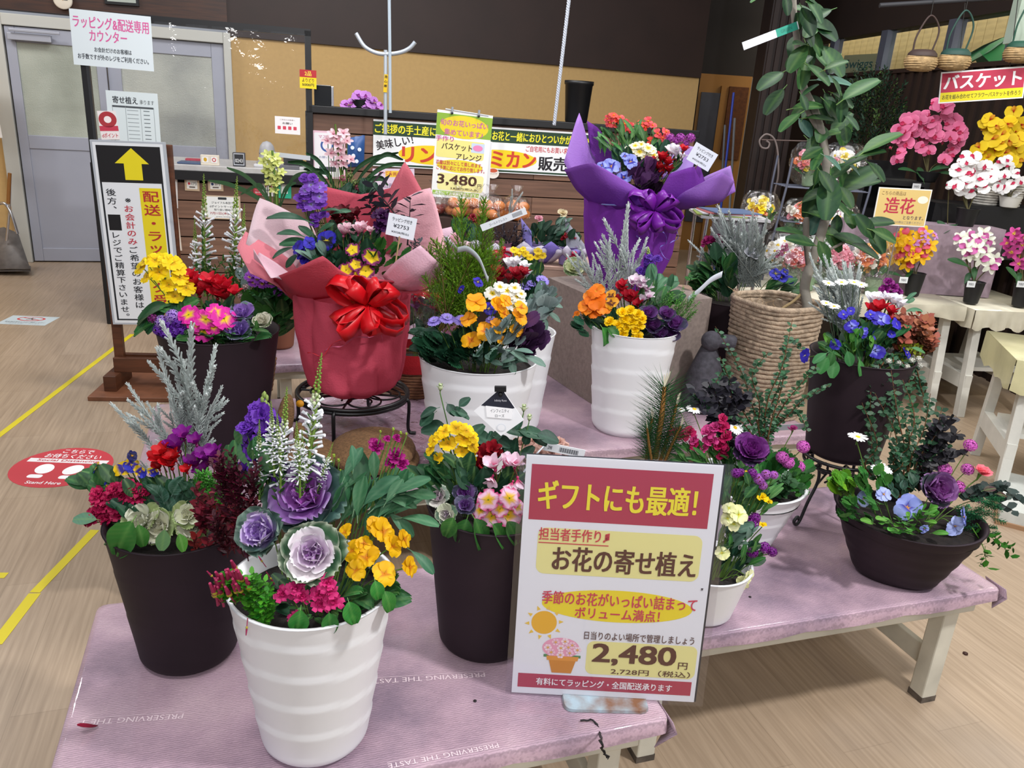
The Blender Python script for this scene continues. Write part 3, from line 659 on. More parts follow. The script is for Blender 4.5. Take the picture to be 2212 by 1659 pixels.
for k, (lo, hi) in enumerate((((xd0 - .01, -.05, 0), (xa - .01, .03, 1.93)), ((xd1 - .06, -.05, 0), (xd1 + .0, .03, 1.93)), ((xa - .01, -.05, 1.845), (xd1 - .06, .03, 1.93)))):
    mm = MB(); mm.box(lo, hi); tag_s(obj('trim_%d' % (k + 2), mm, ALUP, None, RW, W0, smooth=False, bevel=.005))
# ---------- store interior behind the corner and shop front at the right
CORN = W0 + RW @ V(xr, 0, 0)
m = MB(); m.box((0, 0, 0), (.12, 1.9, 4.2)); tag_s(obj('wall_back_end', m, DBROWN, None, rotz(WA) , CORN + RW @ V(-.12, .15, 0), smooth=False))
FY = 9.4
DARKW = pmat('near_black_wall', '#1a1110', 0.7, noise=.3, nscale=2)
m = MB(); m.box((CORN[0] - .6, FY + .35, 2.02), (6.4, FY + .5, 4.6)); m.box((CORN[0] - .6, FY + .35, 0), (at(1500, 400, FY)[0], FY + .5, 2.02)); m.box((at(1622, 400, FY)[0], FY + .35, 0), (6.4, FY + .5, 2.02)); tag_s(obj('wall_recess', m, DARKW, smooth=False))
# small yellow-framed service door in the recess
px0 = at(1508, 300, FY)[0]; px1 = at(1622, 300, FY)[0]
dr = link('door_3', None, None, None, (px0, FY + .3, 0)); dr['kind'] = 'structure'
w = px1 - px0; TAN = pmat('tan_door_frame', '#a06f2e', .6); GREYD = pmat('grey_window_glass', '#4b4c55', .25, noise=.2, nscale=3)
BOX('door_panel', (.0, .03, 0), (w, .07, 2.02), TAN, dr, t=(px0, FY + .3, 0)); BOX('glass_pane', (.03, 0.0, .35), (w * .42, .028, 1.82), GREYD, dr, t=(px0, FY + .3, 0))
BOX('door_stile', (w * .42, -.01, 0), (w * .5, .03, 1.9), TAN, dr, t=(px0, FY + .3, 0)); BOX('notice_board', (w * .58, -.005, 1.1), (w * .95, .028, 1.9), pmat('cork', '#5f3413', .8, noise=.3, nscale=30), dr, t=(px0, FY + .3, 0))
# facade of the shop front: direction running away from the camera
FA = math.atan2(1, -.13); FP = V(3.1, 5.0, 0)
def fac(px, py, off=0.0): return onpl(px, py, FP, FA, off)
RF = rotz(FA)  # local x along the wall away from the camera, local y to the left (towards the shop)
def floc(px, py): p = fac(px, py) - FP; return float(p @ RF[:, 0]), float(p[2])
xe = floc(1700, 300)[0]; zt = floc(2000, 52)[1]; zb = floc(1975, 147)[1]
m = MB(); m.box((-.35, -.15, 0), (xe, 0, zb)); m.box((-.35, -.15, zt), (xe, 0, 4.6)); tag_s(obj('wall_right', m, pmat('dark_shop_front', '#241712', .65, noise=.2, nscale=4), None, RF, FP, smooth=False))
# vertical battens on the dark lower shop front
BATT = pmat('dark_batten', '#2b1b16', .6, noise=.2, nscale=6)
bm_ = MB(); bm_.box((0, 0, 0), (.045, .018, zb)); me = bm_.mesh('batten', BATT, False)
wr = bpy.data.objects['wall_right']
for i in range(20): obj('batten', me, None, wr, RF, FP + RF @ V(-.33 + i * .115, 0, 0), smooth=False)
# window strip: four panes, grey mullions, timber wall and green parasol seen inside
x_edges = [floc(x, 110)[0] for x in (2230, 2120, 1905 + 130, 1935, 1885, 1790)]
muls = [floc(x, 110)[0] for x in (2185, 2050, 1908, 1800)]
win = link('window_1', None, None, RF, FP); win['kind'] = 'structure'
GM = pmat('grey_mullion', '#5b5f6e', .4, .3)
for x in muls: BOX('window_frame', (x - .045, -.06, zb), (x + .045, .02, zt), GM, win, RF, FP)
BOX('window_sill', (-.35, -.08, zb - .03), (xe, .03, zb), BATT, win, RF, FP); 
PANE = glassy('shop_pane', (.9, .95, .95), .88, .02)
for a, b in ((-.35, muls[0]), (muls[0], muls[1]), (muls[1], muls[2]), (muls[2], muls[3]), (muls[3], xe)): BOX('glass_pane', (min(a, b) + .045, -.03, zb), (max(a, b) - .045, -.024, zt), PANE, win, RF, FP)
PLANKM = pmat('pale_timber', '#c2a878', .6, noise=.2, nscale=4, stretch=(1, 1, 9))
pk = MB(); pk.box((0, 0, 0), (.118, .02, 1.1)); pme = pk.mesh('plank', PLANKM, False)
iw = tag_s(BOX('wall_inner', (-3, -.95, 0), (xe + 4.5, -.85, zt + 1.5), pmat('pale_plaster', '#b9bcae', .8), None, RF, FP))
for i in range(60): obj('plank', pme, None, iw, RF, FP + RF @ V(-1.4 + i * .122, -.85, zb - .5), smooth=False)
BOX('flood_lamp', (-2, -.5, zt + .3), (xe+2, -.4, zt + .35), pmat('lit_tube', '#ffffff', .5, emis=('#fff4dc', 13.0)), iw, RF, FP)
# parasol seen through the window
pr = MB(); 
for i in range(8): petal(pr, i * math.pi / 4, .75, .31, -.35, 0, -.25, 0, 0, .02, grad((0, '#1d6a3a' if i % 2 else '#1a4f5a'), (1, '#2f8a4a')), 4, 3, .98, .8)
pc = fac(2075, 60) + RF @ V(0, -.45, 0)
tag(obj('parasol', pr, PAINT, None, None, pc, .5), 'green shop parasol inside the window behind the hanging baskets', 'parasol')
bl = MB(); add_text(bl, 'swigg', 0, 0, .46, .15, '#2f4a4a', .02)
o, R, c, w, h = board('window_sign', fac(1812, 122, .03) + 0, fac(1882, 118, .03), fac(1814, 160, .03), 'pale sign with grey lettering in the window behind the olive bush', 'sign', '#b9ac8a')
t = MB(); add_text(t, 'Swiggs', 0, 0, w * .85, h * .55, '#3a5a58', .03); prints(o, R, c, t)
# dark corner pillar
p1 = at(1625, 300, 7.6); p2 = at(1706, 300, 7.6)
tag_s(BOX('trim_8', (p1[0], 7.6, 0), (p2[0], 7.9, 4.4), pmat('dark_pillar', '#22130f', .6, noise=.4, nscale=5, stretch=(1, 1, .2))))
for i in range(5): 
    x = p1[0] + (p2[0] - p1[0]) * (i + .5) / 5; BOX('batten', (x - .02, 7.575, 0), (x + .02, 7.6, 4.4), BATT, bpy.data.objects['trim_8'], t=(0, 0, 0))
# blue broom pole and two steel poles in the recess
for (a, b, y, cc, lab, cat) in (((1585, 200), (1545, 560), 8.6, '#2b47b8', 'thin blue pole leaning in the dark recess beside the tan door', 'pole'), ((1587, 255), (1570, 560), 8.7, '#8a8f98', 'thin steel pole leaning just right of the blue pole in the recess', 'pole'), ((1566, 270), (1550, 560), 8.8, '#6a6f7a', 'thin grey pole leaning left of the blue pole in the recess', 'pole')):
    A = at(*a, y); B = at(*b, y - .2); k = B[2] / (A[2] - B[2]); B = B - (A - B) * k; mm = MB(); mm.tube([B, A], .012, (1, 1, 1), 6); tag(wobj('pole', mm, pmat('pole_' + cc[1:], cc, .4), org=B), lab, cat)
# ---------------------------------------------------------------- floor marks
TAPE = pmat('yellow_tape', '#d3c21c', .5)
def tape(p, q, w, lab):
    a = on(*p, .0006); b = on(*q, .0006); d = nz(b - a); n = V(-d[1], d[0], 0) * w / 2; mm = MB(); L = np.linalg.norm(b - a); k = 8
    for s in (0,):
        mm.box((0, -w / 2, 0), (L, w / 2, .0006))
    o = obj('floor_tape', mm, TAPE, None, np.column_stack([d, nz(n), V(0, 0, 1)]), a, smooth=False); return tag(o, lab, 'tape')
tape((-30, 962), (286, 722), .028, 'long yellow tape line on the floor running up to the sign stand')
tape((-10, 1392), (75, 1282), .034, 'lower end of yellow floor tape near the left edge of the photo'); tape((75, 1280), (205, 1145), .030, 'yellow floor tape passing under the dark planter at front left')
tape((-20, 1243), (14, 1243), .03, 'short stub of yellow tape at the left border of the floor')
def flat(name, px, py, w, h, ang, label, cat, col, round_=False, th=.001, z=0.0):
    c = on(px, py, z + th); R = rotz(math.radians(ang)); m = MB()
    if round_:
        pts = [(w / 2 * math.cos(a), h / 2 * math.sin(a)) for a in np.linspace(0, 2 * math.pi, 40, endpoint=False)]
        m.poly([(x, y, 0) for x, y in pts], lin(col)); m.grid(np.array([[(x, y, -th) for x, y in pts], [(x, y, 0) for x, y in pts]]), lin(col), closev=True)
    else: m.box((-w / 2, -h / 2, -th), (w / 2, h / 2, 0), lin(col))
    o = obj(name, m, PAPER, None, R, c, smooth=False); tag(o, label, cat); return o, R, c
o, R, c = flat('floor_sticker', 134, 1008, .37, .37, 4, 'round red floor sticker with white footprints reading Stand Here', 'sticker', '#c63a45', True)
t = MB(); add_text(t, 'こちらで', 0, .145, .12, .035, '#ffffff', .02); add_text(t, 'お待ちください', 0, .098, .22, .04, '#ffffff', .02)
rect(t, -.155, .035, .155, .07, '#f4f0f0'); add_text(t, 'Social Distancing', 0, .052, .24, .026, '#c63a45', .015, z=.0009)
for s in (-1, 1):
    disc(t, s * .055, -.025, .034, .045, '#ffffff', rot=s * -.25); rrect(t, s * .055 - .028 + s * .004, -.107, s * .055 + .028 + s * .004, -.077, .012, '#ffffff')
add_text(t, 'Stand Here', 0, -.145, .13, .024, '#ffffff', .015); prints(o, R, c, t)
o, R, c = flat('floor_notice', 62, 692, .29, .21, 6, 'white rectangular floor notice with a red crossed-out figure symbol', 'sticker', '#c3d0d4')
t = MB(); disc(t, 0, .035, .085, .05, '#c8504f'); disc(t, 0, .035, .07, .038, '#c3d0d4', .0006); add_text(t, '大', 0, .035, .045, .05, '#3a2a2a', .03, z=.0009)
m2_ = MB(); t.poly([(-.06, .055, .001), (-.054, .062, .001), (.06, .015, .001), (.054, .008, .001)], lin('#c8504f')); add_text(t, '飲食物の持ち込みはご遠慮ください', 0, -.045, .24, .022, '#6a7076', .0); add_text(t, 'ご協力をお願いいたします', 0, -.075, .2, .014, '#7a8086', 0); prints(o, R, c, t)
for (px, py, s, lab) in ((2085, 1413, .009, 'small dark debris crumb on the floor right of the display table'), (1690, 1400, .0, '')):
    if s: mm = MB(); mm.ball((0, 0, s * .3), s, lin('#3a1f18'), 6, 3, .4); tag(obj('debris', mm, PAINT, None, None, on(px, py, 0)), lab, 'debris')
# ---------------------------------------------------------------- display tables with pink cloth under clear plastic
def cloth_mat():
    m, nt, b = newmat('pink_paper_cloth'); N = nt.nodes; L = nt.links; tc = N.new('ShaderNodeTexCoord')
    n1 = N.new('ShaderNodeTexNoise'); n1.inputs['Scale'].default_value = 3.2; n1.inputs['Detail'].default_value = 6; n1.inputs['Roughness'].default_value = .6; L.new(tc.outputs['Object'], n1.inputs[0])
    rp = N.new('ShaderNodeValToRGB'); e = rp.color_ramp.elements; e[0].position = .34; e[0].color = (*lin('#8c7688'), 1); e[1].position = .72; e[1].color = (*lin('#d6b9c2'), 1); x = e.new(.52); x.color = (*lin('#bb9dac'), 1)
    L.new(n1.outputs[0], rp.inputs[0]); w = N.new('ShaderNodeTexWave'); w.bands_direction = 'Y'; w.inputs['Scale'].default_value = 66; w.inputs['Distortion'].default_value = 4; w.inputs['Detail'].default_value = 3; w.inputs['Detail Scale'].default_value = 2; L.new(tc.outputs['Object'], w.inputs[0])
    mx = N.new('ShaderNodeMix'); mx.data_type = 'RGBA'; mx.blend_type = 'MULTIPLY'; mx.inputs[0].default_value = .34; L.new(rp.outputs[0], mx.inputs[6]); L.new(w.outputs[0], mx.inputs[7])
    L.new(mx.outputs[2], b.inputs['Base Color']); b.inputs['Roughness'].default_value = .75; b.inputs['Coat Weight'].default_value = .8; b.inputs['Coat Roughness'].default_value = .06
    n2 = N.new('ShaderNodeTexNoise'); n2.inputs['Scale'].default_value = 7; n2.inputs['Detail'].default_value = 3; L.new(tc.outputs['Object'], n2.inputs[0])
    bp = N.new('ShaderNodeBump'); bp.inputs['Strength'].default_value = .35; bp.inputs['Distance'].default_value = .01; L.new(n2.outputs[0], bp.inputs['Height']); L.new(bp.outputs[0], b.inputs['Coat Normal']); return m
CLOTH = cloth_mat(); PLASTIC = glassy('plastic_sheet', (1, .97, .99), .95, .07, .6, 9)
def bench(u0, u1, v0, v1, label, cloth_label, print_=False, h=TH, cm=None, ap=.045, drop=.035):
    org = RT @ V((u0 + u1) / 2, (v0 + v1) / 2, 0); W = (u1 - u0) / 2; D = (v1 - v0) / 2
    r = empty('display_table', org, label, 'table', None, RT)
    def P(nm, lo, hi, bev=.003): return BOX(nm, lo, hi, CREAMW, r, RT, org, bev)
    P('table_top', (-W + .004, -D + .004, h - .028), (W - .004, D - .004, h - .004))
    for s in (-1, 1):
        P('apron', (-W + .05, s * (D - .03) - .011, h - .028 - ap), (W - .05, s * (D - .03) + .011, h - .028)); P('apron', (s * (W - .05) - .011, -D + .04, h - .028 - ap), (s * (W - .05) + .011, D - .04, h - .028))
    for sx in (-1, 1):
        for sy in (-1, 1):
            cx_, cy_ = sx * (W - .10), sy * (D - .06)
            lg = P('leg', (cx_ - .024, cy_ - .024, .0), (cx_ + .024, cy_ + .024, h - .03), .004)
            mm = MB(); mm.box((cx_ - .0245, cy_ - .0245, 0), (cx_ + .0245, cy_ + .0245, .018)); obj('leg_foot', mm, pmat('worn_foot', '#5a5148', .8, noise=.5, nscale=40), lg, RT, org, smooth=False)
        P('stretcher', (sx * (W - .10) - .01, -D + .08, .09), (sx * (W - .10) + .01, D - .08, .15))
    P('long_rail', (-W + .1, -.012, h - .12), (W - .1, .012, h - .032))
    # cloth: top plus a rounded fold and short drop, slightly uneven hem
    m = MB(); ring = []; N_ = 26
    def rr(e, z, j=0):
        pts = []; w, d = W + e, D + e; rc = .018
        for (x, y, a0) in ((w, -d, -90), (w, d, 0), (-w, d, 90), (-w, -d, 180)):
            for a in (0, 30, 60, 90):
                t = math.radians(a0 + a); pts.append(V(x - math.copysign(rc, x) + rc * math.cos(t), y - math.copysign(rc, y) + rc * math.sin(t), z))
        out = []
        for i in range(len(pts)):
            p, q = pts[i], pts[(i + 1) % len(pts)]; k = 14 if np.linalg.norm(q - p) > .1 else 1
            for s in range(k):
                x = p + (q - p) * s / k
                if j: x = x + V(0, 0, j * math.sin(x[0] * 23 + x[1] * 31)) + nz(x * V(1, 1, 0)) * j * .5 * math.sin(x[0] * 40 - x[1] * 27)
                out.append(x)
        return np.array(out)
    rows = [rr(-.012, h), rr(-.003, h - .001), rr(.0, h - .005), rr(.002, h - drop * .6, .001), rr(.004, h - drop, .004)]
    m.poly(rows[0], (1, 1, 1)); m.grid(np.array(rows[::-1]), (1, 1, 1), closev=True)
    c = obj('tablecloth', m, cm or CLOTH, None, RT, org); tag(c, cloth_label, 'tablecloth')
    return r, c, org
BR1 = bench(-.355, .73, 1.05, 1.67, 'low cream wooden table at the front holding the white pot of ornamental cabbages', 'pink paper cloth under clear plastic on the front table')
BR2 = bench(.748, 1.81, 1.26, 1.87, 'low cream wooden table at right under the dark oval bowl planter', 'pink paper cloth on the right table under the dark oval bowl')
BR3 = bench(-.355, .76, 2.10, 2.93, 'low wooden table in the second row under the red-wrapped gift planter and iron stand', 'glossy plastic-covered pink cloth under the black iron ring stand')
BR4 = bench(.80, 2.03, 2.27, 3.22, 'low wooden table in the second row under the rope basket and grey plinth', 'pink cloth on the table under the grey plinth and rope basket')
BR5 = bench(.02, .92, 3.34, 3.98, 'low wooden table at the back holding the wrapped baskets', 'pink cloth on the back table behind the red-wrapped planter')
# printed words on the front cloth (upside down for the viewer)
def cloth_words(c, org, s, px, py, w, h, ang):
    p = on(px, py, TH + .0006); t = MB(); add_text(t, s, 0, 0, w, h, '#e2cdd4', .0, z=0); rect(t, -w / 2, -h * .85, w / 2, -h * .75, '#d3bcc6', z=0); obj('print', t, PAPER, c, rotz(math.radians(ang)), p, smooth=False)
cloth_words(BR1[1], BR1[2], 'PRESERVING THE T', 285, 1554, .175, .013, 172 + 19); cloth_words(BR1[1], BR1[2], 'PRESERVING THE TASTE', 922, 1465, .235, .013, 172 + 19)
cloth_words(BR1[1], BR1[2], 'PRESERVING THE TASTE', 960, 1632, .2, .011, 180 + 19)
# folded cloth corner hanging at the right ends
for (px, py, lab, Y) in ((2168, 1270, 'loose folded corner of pink cloth hanging at the far right table end', 0), (1447, 1556, 'loose folded corner of pink cloth at the front right table corner', 0)):
    p = on(px, py, TH); mm = MB(); P0_ = p - TU * .05 - V(0, 0, .004); mm.grid(np.array([[p + V(0, 0, -.004) + TU * .004 - TV * .004, p + TV * .06 + TU * .005 - V(0, 0, .004)], [p + TU * .018 - V(0, 0, .034) - TV * .004, p + TV * .05 + TU * .012 - V(0, 0, .03)], [p - TU * .03 - V(0, 0, .052) - TV * .006, p + TV * .02 - V(0, 0, .05)]]), (1, 1, 1))
    o = wobj('cloth_fold', mm, CLOTH, bpy.data.objects[BR2[1].name if px > 2000 else BR1[1].name]); sm = o.modifiers.new('s', 'SOLIDIFY'); sm.thickness = .002
# petal fallen on the cloth, plus two crumbs
o = obj('fallen_petal', (lambda m: (petal(m, 0, 1, .2, .1, .4, .3, .05, 0, 0, grad((0, '#5a1a2a'), (1, '#b32848')), 6, 3), m)[1])(MB()), PETAL, None, framey(V(-.6, -.5, .1), V(0, 0, 1)), on(212, 1568, TH + .004), .035); tag(o, 'dark red fallen petal lying on the pink cloth at front left', 'petal')
for (px, py, lab) in ((1620, 1290, 'black crumb on the pink cloth between the white bowl and dark bowl'), (1026, 1515, 'tiny black crumb on the pink cloth left of the price sign')):
    mm = MB(); mm.ball((0, 0, .001), .004, lin('#1a1416'), 6, 3, .4); tag(obj('debris', mm, PAINT, None, None, on(px, py, TH)), lab, 'debris')
# ---------------------------------------------------------------- service counter
CA = math.radians(13); C0 = V(-2.62, 4.9, 0); RCo = rotz(CA)
def con(px, py, off=0.0): return onpl(px, py, C0, CA, off)
def cl(px, py): p = con(px, py) - C0; return float(p @ RCo[:, 0]), float(p[2])
x1 = cl(668, 300)[0]; x2 = cl(1500, 300)[0]; ztop = cl(500, 372)[1]; zdiv = cl(900, 258)[1]
ctr = empty('service_counter', C0, 'long wood-panelled service counter with black edges behind the flowers', 'counter', None, RCo)
PL = [pmat('counter_plank_a', '#7d5c4a', .55, noise=.3, nscale=5, stretch=(.5, 1, 9)), pmat('counter_plank_b', '#6e5041', .55, noise=.3, nscale=5, stretch=(.5, 1, 9))]
BOX('body', (.03, .05, 0), (x2, .6, ztop - .04), pmat('counter_core', '#38261e', .7), ctr, RCo, C0)
BOX('end_panel', (-.02, -.02, 0), (.035, .6, ztop + .02), BLACKP, ctr, RCo, C0)
BOX('worktop', (.0, -.04, ztop - .0), (x1, .6, ztop + .035), pmat('grey_worktop', '#b9b7b5', .35, noise=.1), ctr, RCo, C0, .004)
BOX('edge_strip', (.0, -.05, ztop - .055), (x1, .6, ztop), BLACKP, ctr, RCo, C0)
BOX('upper_body', (x1 + .02, .04, ztop - .04), (x2, .3, zdiv), pmat('counter_core', '#38261e', .7), ctr, RCo, C0)
BOX('top_rail', (x1, -.03, zdiv), (x2 + .02, .34, zdiv + .045), BLACKP, ctr, RCo, C0, .004)
BOX('post', (x1 - .02, -.03, 0.0), (x1 + .025, .03, zdiv + .01), BLACKP, ctr, RCo, C0)
nb = 12; hb = (zdiv) / nb
for i in range(nb):
    z0 = i * hb; seg = [(x1 + .025, x2)]; 
    if z0 + hb < ztop - .04: seg.append((.035, x1 - .02))
    for (a, b) in seg:
        L = 1.45; x = a; k = 0
        while x < b - .01:
            e = min(b, x + (L if k or i % 2 else L * .55)); BOX('plank', (x, .0, z0 + .004), (e - .002, .048, z0 + hb - .003), PL[(i + k) % 2], ctr, RCo, C0, .002); x = e; k += 1
# clear film screen in a black frame above the counter
p_l = cl(165, 140); p_r = cl(665, 75); scr = empty('film_screen', C0 + RCo @ V(0, -.02, ztop), 'clear plastic film screen in a thin black frame standing on the counter', 'screen', None, RCo)
BOX('frame_post', (p_l[0] + .03, -.03, 0), (p_l[0] + .075, .0, p_r[1] + .02), BLACKP, scr, RCo @ np.eye(3), C0)
BOX('frame_post', (x1 - .015, -.03, zdiv), (x1 + .022, .0, p_r[1] + .02), BLACKP, scr, RCo, C0)
a = C0 + RCo @ V(p_l[0] + .03, -.03, p_l[1]); BOX('frame_bar', (p_l[0] + .03, -.03, p_r[1] - .01), (x1 + .022, 0, p_r[1] + .03), BLACKP, scr, RCo, C0)
m = MB(); G = []
for i in range(24):
    row = []
    for j in range(14):
        x = p_l[0] + .06 + (x1 - p_l[0] - .07) * i / 23; z = ztop + .05 + (p_r[1] - ztop - .05) * j / 13; row.append(V(x, -.034 + .004 * math.sin(i * .8 + j * .5) + .012 * math.sin(i * 2.1) * (j / 13) ** 8, z))
    G.append(row)
m.grid(np.array(G), (1, 1, 1)); obj('clear_film', m, CLEAR, scr, RCo, C0)
# ---- signs on the screen and counter
def bd(name, q, label, cat, col='#eef1f2', pf=con, off=.05, **k):
    """q: TL, TR, BL pixels"""
    return board(name, pf(*q[0], off), pf(*q[1], off), pf(*q[2], off), label, cat, col, **k)
o, R, c, w, h = bd('hanging_sign', ((155, 20), (330, 38), (165, 140)), 'white paper sign with pink Japanese lettering on top of the film screen', 'sign', '#d9e3e8')
t = MB(); add_text(t, 'ラッピング&配送専用', 0, h * .29, w * .93, h * .22, '#d65a9a', .03); add_text(t, 'カウンター', -.02, h * .06, w * .46, h * .2, '#d65a9a', .03); add_text(t, 'お会計だけのお客様は', .0, -h * .19, w * .46, h * .09, '#2a2f38', .03); add_text(t, 'お手数ですが外のレジをご利用ください。', 0, -h * .33, w * .88, h * .1, '#2a2f38', .03); prints(o, R, c, t)
o, R, c, w, h = bd('price_list', ((236, 195), (347, 203), (240, 310)), 'white paper price table headed in dark brush lettering on the film screen', 'sign', '#d4dfe2')
t = MB(); add_text(t, '寄せ植え', -w * .14, h * .34, w * .48, h * .13, '#30343a', .03); add_text(t, '承ります', w * .28, h * .32, w * .28, h * .08, '#40464a', .0); rect(t, -w * .4, h * .2, w * .4, h * .235, '#4a5055')
for i in range(9):
    y = h * (.15 - i * .075); rect(t, -w * .12, y, w * .1, y + h * .012, '#8f999d'); rect(t, w * .2, y, w * .32, y + h * .016, '#6f797d')
for x in (-.4, -.15, .14, .4): rect(t, w * x, -h * .5, w * x + .003, h * .23, '#9aa4a8')
prints(o, R, c, t)
o, R, c, w, h = bd('payment_sticker', ((222, 240), (262, 240), (218, 300)), 'stack of red and white payment stickers on the film beside the price table', 'sticker', '#e8e2e2', off=.056)
t = MB(); disc(t, 0, h * .2, w * .48, h * .28, '#a8323a'); disc(t, 0, h * .2, w * .2, h * .12, '#f0e6e6', .0006); rect(t, -w * .5, -h * .2, w * .5, -h * .02, '#c23a50'); add_text(t, 'dポイント', 0, -h * .35, w * .85, h * .16, '#c8354a', .02); prints(o, R, c, t)
o, R, c, w, h = bd('yellow_tag', ((648, 150), (684, 153), (648, 190)), 'small red and yellow discount card clipped to the black screen post', 'card', '#e8cf1a', off=.04)
t = MB(); rect(t, -w / 2, h * .1, w / 2, h / 2, '#b02a30'); add_text(t, '2品', 0, h * .3, w * .4, h * .25, '#f2d34a', .03); add_text(t, 'よりどり', 0, -h * .05, w * .7, h * .2, '#5a2a20', .02); add_text(t, '5000円', 0, -h * .3, w * .7, h * .15, '#2a2420', .03); prints(o, R, c, t)
o, R, c, w, h = bd('notice_card', ((595, 250), (649, 254), (596, 287)), 'small white notice with red icons taped to the film in front of ochre wall', 'notice', '#ece9ea', off=.06)
t = MB(); add_text(t, 'ご来店のお客様へ', 0, h * .32, w * .6, h * .08, '#8a6a6a', 0); add_text(t, 'お願い', 0, h * .12, w * .4, h * .12, '#4a3a3a', .02)
for i in range(4): rrect(t, -w * .4 + i * w * .21, -h * .25, -w * .4 + i * w * .21 + w * .13, -h * .05, .003, '#d0455a')
prints(o, R, c, t)
# clock and frame over the door, calendar at the left border
cp = onpl(140, 2, W0, WA, .06); m = MB(); m.lathe([(.001, 0), (.065, 0), (.068, .02), (.06, .025), (.001, .025)], lin('#d8cfc0'), 24); FW = np.column_stack([RW[:, 0], V(0, 0, 1), -RW[:, 1]])
ck = tag(obj('wall_clock', m, PAINT, None, FW, cp), 'round cream wall clock on the dark wood above the door', 'clock')
m = MB(); m.box((-.002, -.005, .026), (.002, .045, .028), lin('#c88a2a')); m.box((-.005, -.002, .026), (.035, .002, .028), lin('#2a2a2a')); obj('clock_hands', m, PAINT, ck, FW, cp, smooth=False)
o, R, c, w, h = board('picture_frame', onpl(226, -34, W0, WA, .05), onpl(300, -28, W0, WA, .05), onpl(226, 9, W0, WA, .05), 'black picture frame on the dark wood above the door', 'picture', '#111214', th=.03)
t = MB(); rect(t, -w * .42, -h * .36, w * .42, h * .36, '#a8b0a8'); rect(t, -w * .3, -h * .2, w * .3, -h * .17, '#5a605a'); prints(o, R, c, t)
o, R, c, w, h = board('calendar', onpl(-45, 120, W0, WA, .35), onpl(13, 122, W0, WA, .35), onpl(-38, 292, W0, WA, .35), 'hanging paper calendar cut by the left edge of the photo', 'calendar', '#dcd6cf')
t = MB(); rect(t, -w * .45, h * .0, w * .45, h * .46, '#5f4035'); disc(t, w * .2, h * .2, w * .2, h * .1, '#8a5a50', .0006)
for i in range(5): add_text(t, ['6 7 8', '13 14', '20 21', '27 28', '4 11'][i], w * .15, -h * (.08 + i * .085), w * .5, h * .03, '#4a4440', 0)
prints(o, R, c, t)
# ---- things on the counter
def cpt(px, py, dy): return C0 + RCo @ V(cl(px, py)[0] * (1 + dy * .2), dy, ztop + .035)
GREYP = pmat('light_grey_plastic', '#b4b4b8', .4); WPL = pmat('white_plastic', '#d6d6d8', .4)
def cbox(name, px, w, d, h, mat, label, cat, dy=.1, z=0.0, mesh=None):
    p = cpt(px, 350, dy) + V(0, 0, z); r = tag(BOX(name, (-w / 2, -d / 2, 0), (w / 2, d / 2, h), mat, None, RCo, p, .004), label, cat); return r, p
cbox('cash_tray', 415, .20, .14, .012, pmat('blue_tray', '#4a5a78', .4), 'blue-grey rubber cash tray lying on the counter top', 'tray', .08); cbox('binder', 410, .18, .05, .02, pmat('red_binder', '#a8384a', .5), 'flat red binder on the counter behind the blue tray', 'binder', .24)
r, p = cbox('payment_stand', 452, .11, .03, .062, pmat('cream_card', '#e6dccb', .5), 'small cream payment card stand on the blue tray', 'card stand', .02, .0); 
t = MB(); rrect(t, -.045, -.018, -.008, .018, .004, '#f4f2ee'); rrect(t, .008, -.018, .045, .018, .004, '#f4f2ee'); disc(t, -.026, 0, .01, .012, '#d8a820', .0006); disc(t, .026, 0, .012, .012, '#c83a44', .0006); disc(t, .026, 0, .007, .007, '#f4f2ee', .0009)
obj('print', t, PAPER, r, RCo @ np.array([[1, 0, 0], [0, 0, -1], [0, 1, 0.0]]), p + RCo @ V(0, -.0165, .034), smooth=False)
r, p = cbox('flip_calendar', 513, .075, .035, .085, pmat('dark_case', '#3a3a40', .4), 'small silver-framed date block reading digits on the counter', 'date block', .04)
t = MB(); rect(t, -.032, -.036, .032, .036, '#b9bcc2'); rect(t, -.027, -.03, .027, .03, '#222226', .0006); add_text(t, '0243', 0, -.008, .044, .022, '#e2e2e2', .03, z=.0009); obj('print', t, PAPER, r, RCo @ np.array([[1, 0, 0], [0, 0, -1], [0, 1, 0.0]]), p + RCo @ V(0, -.0185, .044), smooth=False)
p = cpt(566, 352, .12); m = MB(); m.lathe([(.001, 0), (.07, 0), (.072, .02), (.052, .045), (.05, .075), (.049, .1), (.042, .13), (.025, .152), (.001, .16)], (1, 1, 1), 24)
r = tag(obj('scanner_dome', m, GREYP, None, None, p), 'light grey dome-shaped scanner standing on the counter', 'scanner'); BOX('base', (-.08, -.07, 0), (.08, .07, .018), WPL, r, RCo, p, .005); m = MB(); m.lathe([(.0505, .078), (.052, .082), (.0505, .086)], (1, 1, 1), 24); obj('seam_ring', m, pmat('grey_seam', '#8a8a90', .5), r, None, p)
cbox('card_terminal', 618, .12, .08, .07, pmat('dark_case', '#3a3a40', .4), 'black card terminal on the counter right of the grey dome', 'terminal', .16)
for i, (px, dy, a) in enumerate(((600, .04, 0), (640, .02, 0), (622, .0, 0))): cbox('paper_stack', px, .14, .05, .012 + .006 * i, pmat('paper_grey%d' % i, ('#8c8c92', '#c5c5c8', '#6a6a70')[i], .6), ('grey leaflet pile on the counter under the yellow-green orchid', 'pale leaflet pile on the counter beside the black post', 'dark pen tray at the front of the counter near the black post')[i], 'leaflets', dy)
